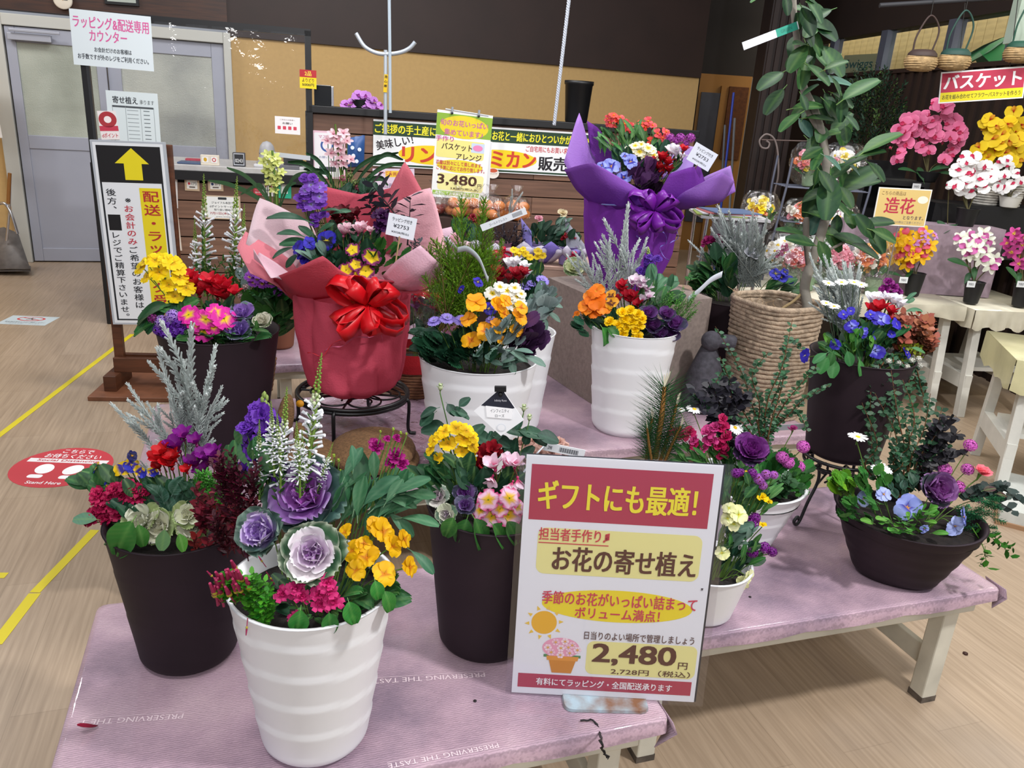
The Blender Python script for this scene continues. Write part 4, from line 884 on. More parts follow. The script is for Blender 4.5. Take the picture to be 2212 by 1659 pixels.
# ---- cards pinned to the counter front
def card(q, label, fn, col='#e9e3d6', cat='card', off=.008, name='pinned_card'):
    o, R, c, w, h = bd(name, q, label, cat, col, off=off); t = MB(); fn(t, w, h); prints(o, R, c, t); return o
def pc_(s, w2): 
    def f(t, w, h): rrect(t, -w * .36, -h * .4, w * .36, h * .3, .005, '#f3f1ea'); disc(t, 0, h * .4, .006, .006, '#7a5a3a', .0006); add_text(t, 'リピート', 0, h * .12, w * .55, h * .08, '#6a5a50', 0, z=.0006); disc(t, -w * .2, -h * .12, w * .09, w * .09, s, .0006); add_text(t, w2, w * .12, -h * .12, w * .35, h * .14, '#3a2a22', .02, z=.0006); rect(t, -w * .2, -h * .34, w * .2, -h * .27, '#6a605a', .0006)
    return f
card(((398, 370), (430, 372), (400, 411)), 'small beige tag with a red mark pinned on the counter front', pc_('#c8404a', '1円'), '#cbb294'); card(((448, 373), (481, 374), (450, 412)), 'small beige tag reading 5 yen pinned on the counter front', pc_('#2a3a6a', '5円'), '#cbb294')
def f(t, w, h): rrect(t, -w * .45, -h * .45, w * .45, h * .45, .01, '#eef0ee'); rrect(t, -w * .12, h * .33, w * .12, h * .43, .004, '#2f3338', .0006); add_text(t, 'ジョイフル本田で', 0, h * .2, w * .6, h * .1, '#2a2f38', .02, z=.0006); add_text(t, 'dポイントサービス', 0, h * .04, w * .72, h * .1, '#2a2f38', .02, z=.0006); add_text(t, '取り扱い開始！', 0, -h * .1, w * .48, h * .09, '#2a2f38', .02, z=.0006); add_text(t, '7月1日(木)より', 0, -h * .26, w * .72, h * .13, '#a83040', .03, z=.0006); add_text(t, 'JOYFUL HONDA', 0, -h * .4, w * .4, h * .05, '#4a4a50', .01, z=.0006)
card(((441, 421), (519, 424), (444, 472)), 'white notice in tan border announcing 7月1日 on the counter front', f, '#c9b49a')
def f(t, w, h): rrect(t, -w * .3, h * .05, w * .3, h * .4, .004, '#f4f0f0'); disc(t, 0, h * .22, w * .16, h * .1, '#c8303e', .0006); disc(t, 0, h * .22, w * .09, h * .06, '#f4f0f0', .0009); add_text(t, 'キャッシュレス', 0, -h * .12, w * .6, h * .1, '#f4e0e0', .01); add_text(t, '還元中', 0, -h * .3, w * .6, h * .12, '#f4e0e0', .02)
card(((547, 390), (565, 391), (548, 421)), 'red cashless payment sticker on the counter under the yellow-green orchid', f, '#c23a48', 'sticker')
def f(t, w, h): add_text(t, 'Pay', 0, h * .1, w * .6, h * .3, '#c8303e', .04); rect(t, -w * .3, -h * .2, w * .3, -h * .12, '#8a8a90')
card(((566, 386), (602, 388), (567, 423)), 'white payment card with red lettering on the counter front', f, '#e4dfe0', off=.006)
def f(t, w, h): rrect(t, -w * .25, -h * .22, w * .25, h * .38, .004, '#e9eeec'); add_text(t, 'QR', 0, h * .08, w * .3, h * .2, '#5a6a68', 0, z=.0006)
def f(t, w, h): rrect(t, -w * .25, -h * .22, w * .25, h * .38, .004, '#e9eeec')
card(((598, 391), (629, 393), (599, 427)), 'green payment card with a blank white square on the counter front', f, '#2aa886', off=.01)
def f(t, w, h): rect(t, -w * .3, -h * .45, w * .3, h * .45, '#f0ecea'); add_text(t, '花', 0, h * .2, w * .4, h * .1, '#b04a5a', 0, z=.0006); rect(t, -w * .2, -h * .3, w * .2, -h * .1, '#e8b8a8', .0006)
card(((372, 357), (383, 358), (374, 449)), 'narrow white poster strip on the counter beside the arrow sign, upper one', f, '#d9d4d0', 'poster'); card(((375, 452), (388, 452), (377, 541)), 'narrow white poster strip on the counter beside the arrow sign, lower one', f, '#d9c9b8', 'poster')
def f(t, w, h): rrect(t, -w * .44, -h * .46, w * .44, h * .46, .01, '#e9e6ea'); disc(t, -w * .05, h * .2, w * .2, w * .2, '#3a5a9a', .0006); disc(t, -w * .05, h * .2, w * .14, w * .14, '#e9e6ea', .0009); add_text(t, 'マスク着用', 0, h * .38, w * .6, h * .07, '#c0508a', .01, z=.0006); add_text(t, 'お願いします', 0, -h * .05, w * .6, h * .05, '#5a6a9a', 0, z=.0006); m_ = rect(t, -w * .3, -h * .35, w * .2, -h * .25, '#4a4a55', .0006)
card(((674, 281), (745, 285), (676, 384)), 'white poster with pink border and blue circle behind the pale pink orchid', f, '#e3bccb', 'poster')
# blue snack bag hanging on the counter front
m = MB(); G = []
for i in range(9):
    row = []
    for j in range(9):
        u, v = i / 8, j / 8; p = con(750 + 38 * u - 2 * v, 298 + 62 * v - 6 * u * (1 - v), .012); b = .035 * math.sin(math.pi * u) * math.sin(math.pi * v) ** .6; row.append(p - RCo[:, 1] * b + V(0, 0, .003 * math.sin(i * 2)))
    G.append(row)
m.grid(np.array(G), lin('#2c5592')); b = MB(); m.grid(np.array([[con(750 + 38 * u - 2 * v, 298 + 62 * v - 6 * u * (1 - v), .01) for v in np.linspace(0, 1, 3)] for u in np.linspace(0, 1, 3)]), lin('#2c5592'))
bag = tag(wobj('snack_bag', m, RIBB, org=con(768, 330)), 'blue plastic packet with white round marks hung on the counter planks', 'bag')
t = MB(); z = -.04; 
for (px, py) in ((761, 318), (776, 322), (763, 335), (770, 347)): 
    q = con(px, py, .056); disc_ = MB(); disc(disc_, 0, 0, .012, .012, '#dfe8f2', 0, 12); t.merge(disc_, np.column_stack([RCo[:, 0], V(0, 0, 1), -RCo[:, 1]]), q)
wobj('print', t, PAPER, bag)
# big banner
o, R, c, w, h = bd('banner_sign', ((806, 257), (1275, 288), (806, 358)), 'wide white banner selling apples and mandarins with green top band', 'banner', '#e9ebed', off=.012)
G1 = '#23402c'; t = MB(); rect(t, -w / 2, h * .17, w / 2, h * .46, G1); X = lambda px: (px - 806) / 469 * w - w / 2
add_text(t, 'ご挨拶の手土産に', (X(810) + X(936)) / 2, h * .315, X(938) - X(811), h * .2, '#ece22e', .045, z=.0006); add_text(t, '♪お花と一緒におひとついかがですか', (X(1052) + X(1270)) / 2, h * .315, X(1272) - X(1050), h * .2, '#ece22e', .045, z=.0006)
add_text(t, '美味しい！', X(850), h * .03, X(890) - X(813), h * .2, '#2a2026', .035, z=.0006, rot=.22); disc(t, (X(858) + X(1000)) / 2, -h * .2, (X(1000) - X(858)) / 2, h * .21, '#ebcb1a'); disc(t, (X(1000) + X(1158)) / 2, -h * .2, (X(1158) - X(1000)) / 2, h * .21, '#ebcb1a')
add_text(t, 'リンゴ', (X(872) + X(975)) / 2, -h * .19, X(985) - X(872), h * .36, '#c8402c', .06, z=.0006); add_text(t, 'ミカン', (X(1058) + X(1155)) / 2, -h * .19, X(1155) - X(1058), h * .34, '#c8402c', .06, z=.0006)
add_text(t, '販売中', (X(1166) + X(1255)) / 2, -h * .24, X(1262) - X(1166), h * .31, '#1c1820', .045, z=.0006); add_text(t, 'ご自宅用にもお買い求めください', (X(1134) + X(1270)) / 2, h * .07, X(1272) - X(1132), h * .13, '#c8303e', .03, z=.0006); rect(t, -w / 2, -h * .48, w / 2, -h * .44, G1); prints(o, R, c, t)
def f(t, w, h): add_text(t, 'サービス', -w * .2, h * .35, w * .3, h * .16, '#c83a5a', .01); rrect(t, -w * .2, h * .2, w * .35, h * .42, .006, '#ecc23a'); add_text(t, 'お買い得', w * .08, h * .31, w * .4, h * .12, '#b03a3a', .01, z=.0006); add_text(t, '山形県産', 0, -h * .1, w * .5, h * .16, '#7a6a8a', .01); rect(t, -w * .4, -h * .35, w * .4, -h * .3, '#9a8aaa')
card(((806, 364), (896, 364), (806, 425)), 'pale lilac leaflet pinned under the fruit banner', f, '#dcc9dc', 'leaflet')
m = MB(); disc(m, 0, 0, .042, .034, '#eee6dc'); disc(m, 0, .018, .03, .013, '#c8583a', .0005); q = con(1064, 374, .014); F2 = np.column_stack([RCo[:, 0], V(0, 0, 1), -RCo[:, 1]]); add_text(m, 'おいしいです', 0, -.002, .055, .012, '#8a3a2a', .02, z=.0006); tag(obj('round_sticker', m, PAPER, None, F2, q), 'round white sticker at the lower edge of the fruit banner', 'sticker')
# pinned pop card on a hanging clip in front of banner
Y0 = 4.35
rt = onpl(944, 236, V(0, Y0, 0), CA); o, R, c, w, h = board('price_poster', onpl(944, 236, V(0, Y0, 0), CA), onpl(1064, 250, V(0, Y0, 0), CA), onpl(932, 424, V(0, Y0, 0), CA), 'tall hanging price poster reading 3,480 yen in front of the banner', 'poster', '#eef0ee')
t = MB(); rect(t, -w * .5, h * .22, w * .5, h * .47, '#8ab13a'); disc(t, 0, h * .33, w * .44, h * .13, '#e3cf2a', .0005); add_text(t, '旬のお花いっぱい', 0, h * .37, w * .86, h * .07, '#c76a9a', .035, z=.0009); add_text(t, '集めています♪', .0, h * .265, w * .7, h * .07, '#c76a9a', .035, z=.0009)
add_text(t, '手作り', -w * .33, h * .185, w * .32, h * .06, '#c9509a', .03, z=.0009); rrect(t, -w * .47, -h * .03, w * .4, h * .18, .012, '#ece48a', .0004); add_text(t, 'バスケット', -w * .1, h * .1, w * .55, h * .075, '#4a2a2a', .03, z=.0009); add_text(t, 'アレンジ', w * .13, -h * .005, w * .46, h * .07, '#4a2a2a', .03, z=.0009)
rrect(t, w * .16, h * .055, w * .4, h * .165, .004, '#c7d6ea', .0006); disc(t, w * .28, h * .11, w * .09, h * .035, '#e58ab8', .001); disc(t, -w * .02, -h * .12, w * .42, h * .075, '#e9da3a', .0004); add_text(t, '花籠は別々にして楽しめます。', -w * .03, -h * .09, w * .85, h * .05, '#c8404a', .03, z=.0009); add_text(t, 'ご予算に応じてお作り致します。', .0, -h * .15, w * .88, h * .05, '#c8404a', .03, z=.0009)
rrect(t, -w * .4, -h * .41, w * .44, -h * .21, .015, '#efe9a0', .0004); add_text(t, '3,480', -w * .05, -h * .29, w * .72, h * .125, '#4a2a1e', .045, z=.0009); add_text(t, '円', w * .37, -h * .33, w * .07, h * .045, '#4a2a1e', .02, z=.0009); add_text(t, '3,828円(税込み)', w * .1, -h * .385, w * .52, h * .035, '#4a2a1e', .03, z=.0009)
rect(t, -w * .48, -h * .47, w * .38, -h * .42, '#9ac04a', .0005); add_text(t, '有料にてお届配送承ります', -w * .05, -h * .445, w * .76, h * .038, '#f4f4f0', .03, z=.0009); prints(o, R, c, t)
m = MB(); 
for s in (-1, 1): m.tube([c + R @ V(s * w * .24, h * .5 - .012, .004), c + R @ V(s * w * .24, h * .5 + .02, .003)], .006, lin('#9aa0a8'), 6); m.ball(c + R @ V(s * w * .24, h * .5 - .01, .007), .007, lin('#30343a'), 6, 4)
m.tube([c + R @ V(-w * .36, h * .5 + .006, 0), c + R @ V(w * .42, h * .5 - .003, 0)], .0035, lin('#c0c6cc'), 6); wobj('clip_bar', m, PAINT, o)
# stand of that poster down to the back table
m = MB(); q0 = c + R @ V(0, h * .5, -.01); m.tube([q0, V(q0[0], q0[1] + .01, .0)], .005, (1, 1, 1), 6); m.box((-.1, -.06, 0), (.1, .06, .01), t=(q0[0], q0[1], 0)); st = wobj('poster_stand', m, CHROME, o)
o2, R2, c2, w2_, h2_ = board('backing_card', onpl(974, 300, V(0, Y0 + .02, 0), CA), onpl(1060, 306, V(0, Y0 + .02, 0), CA), onpl(974, 437, V(0, Y0 + .02, 0), CA), 'plain white card clipped behind the 3,480 yen poster', 'card', '#e6e8ea')
# ---- on top of the divider
def dpt(px, dy=.15): 
    p = con(px, 240); q = C0 + RCo @ V(0, dy, 0); r = onpl(px, 240, q, CA); return V(r[0], r[1], zdiv + .045)
p = dpt(700); q = at(679, 195, p[1]); r = tag(BOX('pos_monitor', (-.06, -.02, 0), (.045, .02, .125), pmat('dark_screen', '#17181a', .15), None, RCo, p, .003), 'black till screen with a silver side edge on the divider top', 'monitor'); BOX('side_edge', (.045, -.025, .0), (.062, .02, .12), CHROME, r, RCo, p, .003)
p = dpt(1246); m = MB(); m.lathe([(.07, 0), (.075, .01), (.092, .235), (.098, .24), (.098, .262), (.088, .262), (.07, .03), (.001, .03)], (1, 1, 1), 32); m.lathe([(.001, 0.001), (.07, 0)], (1, 1, 1), 32)
tag(obj('nursery_pot', m, BLACKP, None, None, p, 1.02), 'empty black nursery pot standing on the counter divider', 'pot')
# white forked pole with yellow tape label, and two hanging cords
Yp = 4.75 + .45
A = at(833, 248, Yp); B = at(833, 108, Yp); pole = empty('forked_pole', V(A[0], A[1], zdiv + .04), 'white metal pole with a curved U-shaped fork on top', 'pole'); WMT = pmat('white_metal', '#b9c2cc', .35, .3)
m = MB(); m.tube([V(A[0], A[1], zdiv - .1), V(B[0], B[1], B[2])], .012, (1, 1, 1), 8); wobj('shaft', m, WMT, pole)
m = MB(); m.tube(bez([at(769, 72, Yp), at(787, 100, Yp), at(812, 114, Yp), at(838, 117, Yp), at(866, 113, Yp), at(885, 104, Yp), at(897, 91, Yp)], 5), .0125, (1, 1, 1), 8); wobj('fork', m, WMT, pole)
o, R, c, w, h = board('tape_label', at(829, 160, Yp - .015), at(837, 161, Yp - .015), at(829, 199, Yp - .015), None, None, '#e0b81e', parent=pole); t = MB(); vtext(t, '用心棒', 0, h * .48, h * .25, .02, '#2a2010', .02); prints(o, R, c, t)
m = MB(); m.tube([at(840, -60, 4.9), at(842, 100, 4.9), at(843, 244, 4.9)], .0095, lin('#aebcc8'), 8); tag(wobj('hanging_pole', m, PAINT, org=at(843, 244, 4.9)), 'straight pale blue-white pole hanging from above beside the forked pole', 'pole')
A = at(1236, -60, 4.7); B = at(1197, 270, 4.7); m = MB(); P_ = [A + (B - A) * i / 120 for i in range(121)]
for k in range(3): m.tube([p + V(.0052 * math.cos(i * 1.05 + k * 2.1), .0052 * math.sin(i * 1.05 + k * 2.1), 0) for i, p in enumerate(P_)], .006, lin('#b4bac6'), 5)
tag(wobj('hanging_rope', m, PAINT, org=B), 'twisted white rope hanging down at a slant beside the black pot', 'rope')
# ---- arrow sign on wooden stand
SA = math.radians(8); S0 = V(*on(225, 842, 0)[:2], 0); S0 = V(-2.0, 3.72, 0)
def sp(px, py, off=0.0): return onpl(px, py, S0, SA, off)
st = empty('sign_stand', V(*sp(300, 850)[:2], 0), 'wooden floor stand holding the tall arrow sign', 'sign stand', None, rotz(SA)); RS = rotz(SA); o_ = WM[st.name][:3, 3]
def sl(px, py): p = sp(px, py) - o_; return float(p @ RS[:, 0]), float(p[2])
a = sl(248, 700)[0]; b = sl(363, 400)[0]; ftop = sl(300, 300)[1]
for x in (a, b): BOX('upright', (x - .022, .01, .10), (x + .022, .045, ftop - .02), BROWNW, st, RS, o_, .003)
BOX('crossbar', (a - .02, -.02, .10), (b + .08, .01, .175), BROWNW, st, RS, o_, .003); BOX('crossbar', (a - .02, .05, .10), (b + .08, .08, .175), BROWNW, st, RS, o_, .003); BOX('crossbar', (a, .012, ftop - .05), (b, .04, ftop - .02), BROWNW, st, RS, o_, .003)
BOX('base_board', (a - .10, -.17, .0), (b + .2, .26, .022), pmat('brown_board', '#7a4c33', .5, noise=.2), st, RS, o_, .003)
for x in (a - .02, b + .02): BOX('foot_block', (x - .03, -.09, .022), (x + .03, .14, .10), BROWNW, st, RS, o_, .003)
TL, TR_, BL_ = sp(208, 302, .02), sp(369, 308, .02), sp(237, 698, .02); hh = TL[2] - BL_[2]; TL[2] = BL_[2] + hh
o, R, c, w, h = board('sign_panel', TL, TR_, BL_, None, None, '#b4bac2', th=.02, parent=st); t = MB()
rect(t, -w * .47, -h * .49, w * .47, h * .49, '#e6eaee', .0003); rect(t, -w * .43, h * .285, w * .43, h * .475, '#141316', .0006)
t.poly([(w * x, h * y, .0009) for x, y in ((-.08, .3), (.16, .3), (.16, .385), (.26, .385), (.04, .465), (-.2, .385), (-.08, .385))], lin('#e9d81c'))
for (x0, y0, x1_, y1) in ((-.43, -.475, -.405, .285), (.405, -.475, .43, .285), (-.43, -.475, .43, -.467)): rect(t, w * x0, h * y0, w * x1_, h * y1, '#20242a', .0006)
rect(t, w * .09, -h * .46, w * .39, h * .26, '#e8d41e', .0006); vtext(t, '配送・ラッピング受付', w * .24, h * .25, h * .071, h * .066, '#b3302c', .025, z=.0009, asp=1.4); vtext(t, '※     ご希望のお客様は、', -w * .08, h * .215, h * .0445, h * .042, '#22242a', .014, z=.0009, asp=1.3)
vtext(t, ' お会計のみ', -w * .08, h * .215, h * .0445, h * .042, '#c03a4a', .018, z=.0011, asp=1.3); vtext(t, '後方、', -w * .3, h * .255, h * .045, h * .042, '#22242a', .014, z=.0009, asp=1.3); rect(t, -w * .38, h * .03, -w * .21, h * .115, '#141316', .0007); vtext(t, 'レジでご精算下さいませ。', -w * .3, h * .025, h * .0415, h * .04, '#22242a', .014, z=.0009, asp=1.3); prints(o, R, c, t)
# long-handled dustpan and broom at the left edge
q = on(22, 590, 0); dp = empty('dustpan', q, 'grey long-handled dustpan standing by the ochre wall at the left edge', 'dustpan'); m = MB(); gm = pmat('grey_bin', '#6a6460', .5, noise=.2)
def W(px, py, y=q[1]): return at(px, py, y)
y = q[1]; m.grid(np.array([[W(-30, 500, y + .1), W(10, 492, y + .12), W(40, 505, y + .1)], [W(-30, 540, y), W(20, 530, y + .02), W(62, 572, y)], [W(-30, 584, y - .12), W(20, 582, y - .1), W(66, 583, y - .05)]]), (1, 1, 1)); m.grid(np.array([[W(-30, 584, y - .12), W(66, 583, y - .05)], [W(-30, 578, y + .15), W(66, 574, y + .15)]]), (1, 1, 1)); o = wobj('pan', m, gm, dp); s = o.modifiers.new('s', 'SOLIDIFY'); s.thickness = .012
m = MB(); m.tube([W(22, 375, y), W(20, 460, y), W(14, 520, y)], .01, (1, 1, 1), 7); wobj('handle', m, CHROME, dp); m = MB(); m.tube(bez([W(-12, 442, y), W(10, 440, y), W(24, 462, y), W(38, 505, y)], 6), .012, (1, 1, 1), 7); wobj('arm', m, CHROME, dp)
m = MB(); m.tube([W(21, 374, y - .02), W(18, 440, y - .02)], .013, (1, 1, 1), 8); wobj('grip', m, pmat('wood_grip', '#8a5a28', .5), dp)
# ---------------------------------------------------------------- planters
GR = '#2f6a35'; DG = '#1c4427'; BG = '#3f6f55'; LG = '#5c9a35'; YG = '#86b03a'; GG = '#5f7f72'
def L_(k, c, **a): return leafm(k, c, **a)
oval_g = [L_('oval', '#2c6032'), L_('oval', '#234f2a')]; rnd_g = [L_('round', '#2e6a34'), L_('scallop', '#2a5c30')]; dk = [L_('oval', '#1b3d26'), L_('rose', '#1d4630', rib='#4a7a5a')]
rose_l = [L_('rose', '#234a36', rib='#5a8068'), L_('rose', '#1d4030', rib='#4f7560')]; scal_dk = [L_('scallop', '#1f4a33', rib='#8aa898', edge='#4a7060'), L_('scallop', '#1b4029', rib='#7d9c8c')]
spoon_g = [L_('spoon', '#3a6f4c', rib='#86ac86'), L_('spoon', '#316443', rib='#7aa47c')]; lance_g = [L_('lance', '#3f7a3c'), L_('lance', '#34682f')]
crink = [L_('scallop', '#357a2f', rib='#7fb058'), L_('scallop', '#2b6429', rib='#6fa04c')]; light_g = [L_('oval', '#58993a', rib='#9cc878'), L_('oval', '#4a8a30', rib='#8cb868')]
lobed_g = [lobed('#3f7f35', 6, .26), lobed('#35702d', 6, .26)]; lobed_dk = [lobed('#24523a', 6, .24, '#4a7a5a'), lobed('#1d4630', 6, .24)]; dusty = [lobed('#93a8a6', 7, .3, '#b4c4c2'), lobed('#a3b6b4', 7, .3, '#c2d0ce')]; gray_l = [L_('spoon', '#6c8c7e', rib='#9ab0a6'), L_('oval', '#5f8072', rib='#8fa89c')]
def pot(label, C, rt, rb, h, mat, cat='potted plant', z=TH, group=None, soilz=.035, **k):
    r = empty('flower_planter', (C[0], C[1], z), label, cat, group); obj('pot', pot_mesh(rt, rb, h, **k), mat, r, None, (C[0], C[1], z)); soil(r, C, z + h - soilz, rt - .008)
    P = Planter(r, C, z + h - soilz); P.top = z + h; return P
M_STOCK = ('#6a2fae', '#8f5fc8')
# === A: front ivory pot with three cabbages
C = (-.312, 1.135); P = pot('ivory rippled pot at the front with three ornamental cabbages and yellow violas', C, .136, .092, .318, WHITEPOT, ripples=5, amp=.0024)
A_ = P
P.cabbage(662, 1072, 84, '#c04fc0', '#9a62b2', '#3f5e58', '#9a86ae', .07, outn=8, eg='#7f9a8c', n=V(-.05, -.75, .75), ruf=.07, outR=1.12)
P.cabbage(566, 1152, 62, '#9a4cda', '#bb90e6', '#5f7f74', '#dcd2e8', -.02, outn=7, eg='#9ab0a2', closed=.35, n=V(-.25, -.75, .7), outR=1.05)
P.cabbage(676, 1196, 66, '#b468cc', '#f4e8ee', '#3f6a4a', '#ffffff', -.07, outn=8, eg='#d8dfc8', n=V(.05, -.8, .65), ruf=.05, outR=1.12)
m = [pansy('#deaa00', '#e6b400', '#c07a08', '#d07a00', .2), pansy('#d9a200', '#e0ae00', '#b87008', '#d07a00', .2)]
for px, py, s, sd, sp in ((830, 1240, 58, .0, 0), (826, 1148, 62, .6, .4), (793, 1205, 62, -.5, -.3), (762, 1190, 50, -.9, .6), (770, 1232, 50, -.5, .9), (848, 1180, 50, .7, -.4), (872, 1165, 46, 1.2, .8), (884, 1225, 48, 1.3, .3), (746, 1150, 42, -1., .5), (812, 1135, 46, .3, 1.2), (786, 1175, 40, .1, 2.)):
    P.fl('viola', m[py % 2], px, py, s, -.06 + (1240 - py) * .0006, side=sd, spin=sp)
# white spikes
for i, (b, t) in enumerate((((600, 1110, .05), (620, 835, .1)), ((650, 1090, .06), (695, 762, .12)), ((560, 1080, .04), (560, 905, .06)), ((655, 1060, .04), (652, 925, .05)), ((680, 1080, .06), (720, 955, .1)))): P.seg('white_flower_spike', white_spike(i), b, t, .95)
for px, py in ((598, 965), (640, 985), (585, 940)): P.seg('white_flower_spike', white_spike(7), (px + 8, py + 90, .02), (px, py - 75, .03), 1.15)
# purple stock at the left rear and magenta stock right rear
P.seg('stock_spike', flower_spike('#6a33ad', '#8a5cc4', 1, 12, .22, .12), (566, 1085, .08), (572, 848, .1), .8); P.fl('stock_flower', double_flower('#6a33ad', '#8a5cc4'), 548, 905, 42, .08); P.fl('stock_flower', double_flower('#6a33ad', '#8a5cc4'), 530, 925, 44, .07); P.fl('stock_flower', double_flower('#6a33ad', '#8a5cc4'), 550, 882, 34, .09); P.fl('stock_flower', double_flower('#6a33ad', '#8a5cc4'), 588, 905, 30, .09)
mg = double_flower('#a01476', '#8a1060', 16, 1, .2, .2)
for px, py, s in ((812, 964, 44), (856, 985, 46), (846, 1000, 36), (868, 1002, 36), (857, 947, 24), (836, 948, 20)): P.fl('stock_flower', mg, px, py, s, .10)
bud = rosebud('#a9c04a', '#8aa83a')
for px, py, s in ((722, 988, 16), (732, 998, 16), (716, 1000, 14), (736, 1020, 14), (772, 1018, 14), (762, 1022, 12), (784, 1015, 12), (868, 1030, 10), (850, 930, 14), (866, 938, 14), (822, 935, 12), (878, 940, 12)): P.fl('bud', bud, px, py, s, .10, n=V(0, -.3, 1))
P.leaves(spoon_g, 800, 1075, 75, 55, 26, 82, .08, .04); P.leaves(spoon_g, 760, 1030, 30, 40, 6, 60, .09)
for px, py, l, d in ((906, 1118, 80, (1, -.1)), (868, 1130, 70, (.8, .5)), (915, 1210, 66, (.9, .5)), (885, 1045, 80, (.8, -.7)), (870, 1082, 60, (1, .1)), (850, 1060, 60, (.5, -.8)), (765, 990, 50, (.1, -1)), (808, 1010, 60, (.0, -1)), (905, 1065, 66, (1, -.2))): P.leaf(spoon_g[0], px, py, l, .04, d)
P.leaves(oval_g, 545, 985, 50, 60, 14, 56, .07, .03); P.leaves(rnd_g, 810, 1280, 60, 34, 14, 46, -.05, .03); P.leaves(dk, 690, 1290, 150, 45, 26, 46, .0, .05)
for px, py, l, d in ((713, 1348, 46, (.2, 1)), (645, 1345, 56, (-.2, 1)), (840, 1298, 44, (.5, 1)), (760, 1325, 50, (.3, .9)), (815, 1275, 40, (.3, .8))): P.leaf(crink[0], px, py, l, -.12, d)
for k, (px, py) in enumerate(((612, 1283), (640, 1270), (652, 1290), (690, 1285), (712, 1275), (720, 1300), (693, 1305), (708, 1260), (638, 1333))): P.fl('dianthus', double_flower('#c92872', '#a81858', 9, 1, .2, .25, .5), px, py, 50 if k < 8 else 36, -.10)
P.leaves(lance_g, 680, 1320, 50, 20, 14, 34, -.09, .02)
# jasmine buds with mossy foliage at the left edge
for i in range(26):
    px, py = 500 + rnd.uniform(-25, 75), 1290 + rnd.uniform(-35, 45); P.seg('leafy_sprig', leafy_sprig(i % 4, '#4a9a28', '#2a6a1a', 18, .22, .07, '#4a6a2a', .6), (px + 8, py + 22, -.09), (px - rnd.uniform(-6, 10), py - 26, -.11), 1)
jb = []
for v_ in range(2):
    m = MB(); m.tube([V(0, 0, 0), V(.04, 0, .5)], .03, lin('#a8325a'), 5); m.ball((.045, 0, .55), .075, lin('#b8a83a'), 6, 4, 1.3); m.tube([V(.05, 0, .62), V(.06, 0, 1)], [.06, .03], lin('#a82a58'), 6); jb.append(m.mesh('jasmine_bud', PETAL))
for i in range(26): px = 460 + rnd.uniform(0, 90); py = 1275 + rnd.uniform(-30, 25) - (px - 460) * .35 + 5; P.seg('jasmine_bud', jb[0], (px + 10, py + 14, -.09), (px - rnd.uniform(0, 14), py - rnd.uniform(16, 32), -.12), 1.15)
for b, t in (((575, 1235, -.06), (592, 1262, -.06)), ((535, 1335, -.12), (531, 1372, -.13)), ((470, 1255, -.06), (449, 1232, -.07)), ((575, 1225, -.06), (560, 1200, -.06))): P.seg('jasmine_bud', jb[0], b, t)
# dark red foliage between A and B
for i in range(34):
    px, py = 505 + rnd.uniform(-48, 55), 1080 + rnd.uniform(-75, 95); P.seg('leafy_sprig', leafy_sprig(i % 5 + 10, '#6a1a32', '#38101e', 18, .24, .055, '#4a1a20', .9), (px + (540 - px) * .3 + 5, py + 40, .04), (px, py - 28, .03), 1)
P.seg('leafy_sprig', leafy_sprig(12, '#6a1a32', '#38101e', 26, .16, .04, '#4a1a20', .9), (540, 1085, .05), (536, 965, .06)); P.done()
# === B: front left dark pot
C = (-.622, 1.335); P = pot('dark plum pot at front left with white cabbages, red and purple cyclamen', C, .132, .092, .300, DARKPOT, ripples=3, amp=.001)
for (tx, ty, bx, by, sd) in ((268, 828, 375, 980, 0), (250, 860, 360, 1000, 1), (400, 683, 408, 960, 2), (345, 745, 400, 950, 3), (462, 748, 425, 950, 4), (488, 832, 430, 960, 5), (388, 780, 405, 960, 6), (440, 800, 425, 965, 0), (350, 860, 395, 970, 2), (310, 870, 385, 985, 3), (380, 880, 400, 985, 4), (465, 880, 430, 985, 1), (462, 930, 420, 1010, 5), (290, 990, 345, 1035, 6), (330, 910, 380, 990, 0), (410, 860, 410, 980, 3), (425, 890, 415, 990, 1), (360, 940, 395, 1010, 2), (398, 905, 405, 1000, 4)):
    P.seg('silver_sprig', silver_sprig(sd, 3 if sd % 2 else 4), (bx, by, .06 + .01 * (sd % 3)), (tx, ty, .07), 1.0)
pc, rc = cyclamen('#7a1280', '#8a1a6a'), cyclamen('#c4121c', '#9a0e18')
for px, py, s in ((388, 975, 62), (425, 962, 44), (398, 950, 50), (448, 1000, 62), (425, 1010, 56), (462, 1008, 60), (470, 990, 50), (440, 1028, 50)): P.fl('cyclamen', pc, px, py, s, .03, n=V(rnd.uniform(-.25, .25), -.25, 1))
for px, py, s in ((350, 1000, 56), (372, 1012, 60), (356, 985, 50), (380, 995, 46), (405, 1022, 34), (345, 1015, 36)): P.fl('cyclamen', rc, px, py, s, .01, n=V(rnd.uniform(-.25, .25), -.3, 1))
dn = double_flower('#b0164e', '#8f1040', 14, 1, .24, .25, .5)
for px, py in ((215, 1080), (205, 1110), (245, 1092), (262, 1075), (248, 1058), (290, 1058), (308, 1062), (275, 1050), (232, 1120), (258, 1108), (212, 1068), (240, 1075), (200, 1122), (225, 1095), (295, 1075)): P.fl('dianthus', dn, px, py, 44, -.02)
for px, py, r_, n_ in ((305, 1125, 44, V(-.2, -.6, .8)), (345, 1138, 42, V(0, -.8, .7)), (405, 1112, 34, V(.2, -.7, .7)), (418, 1140, 34, V(.2, -.9, .5))): P.cabbage(px, py, r_, '#eeecd2', '#eff0d0', '#a9bd7c', '#f6f6e2', -.05, outn=5, inner=9, n=n_, ruf=.09, eg='#c9d8a0')
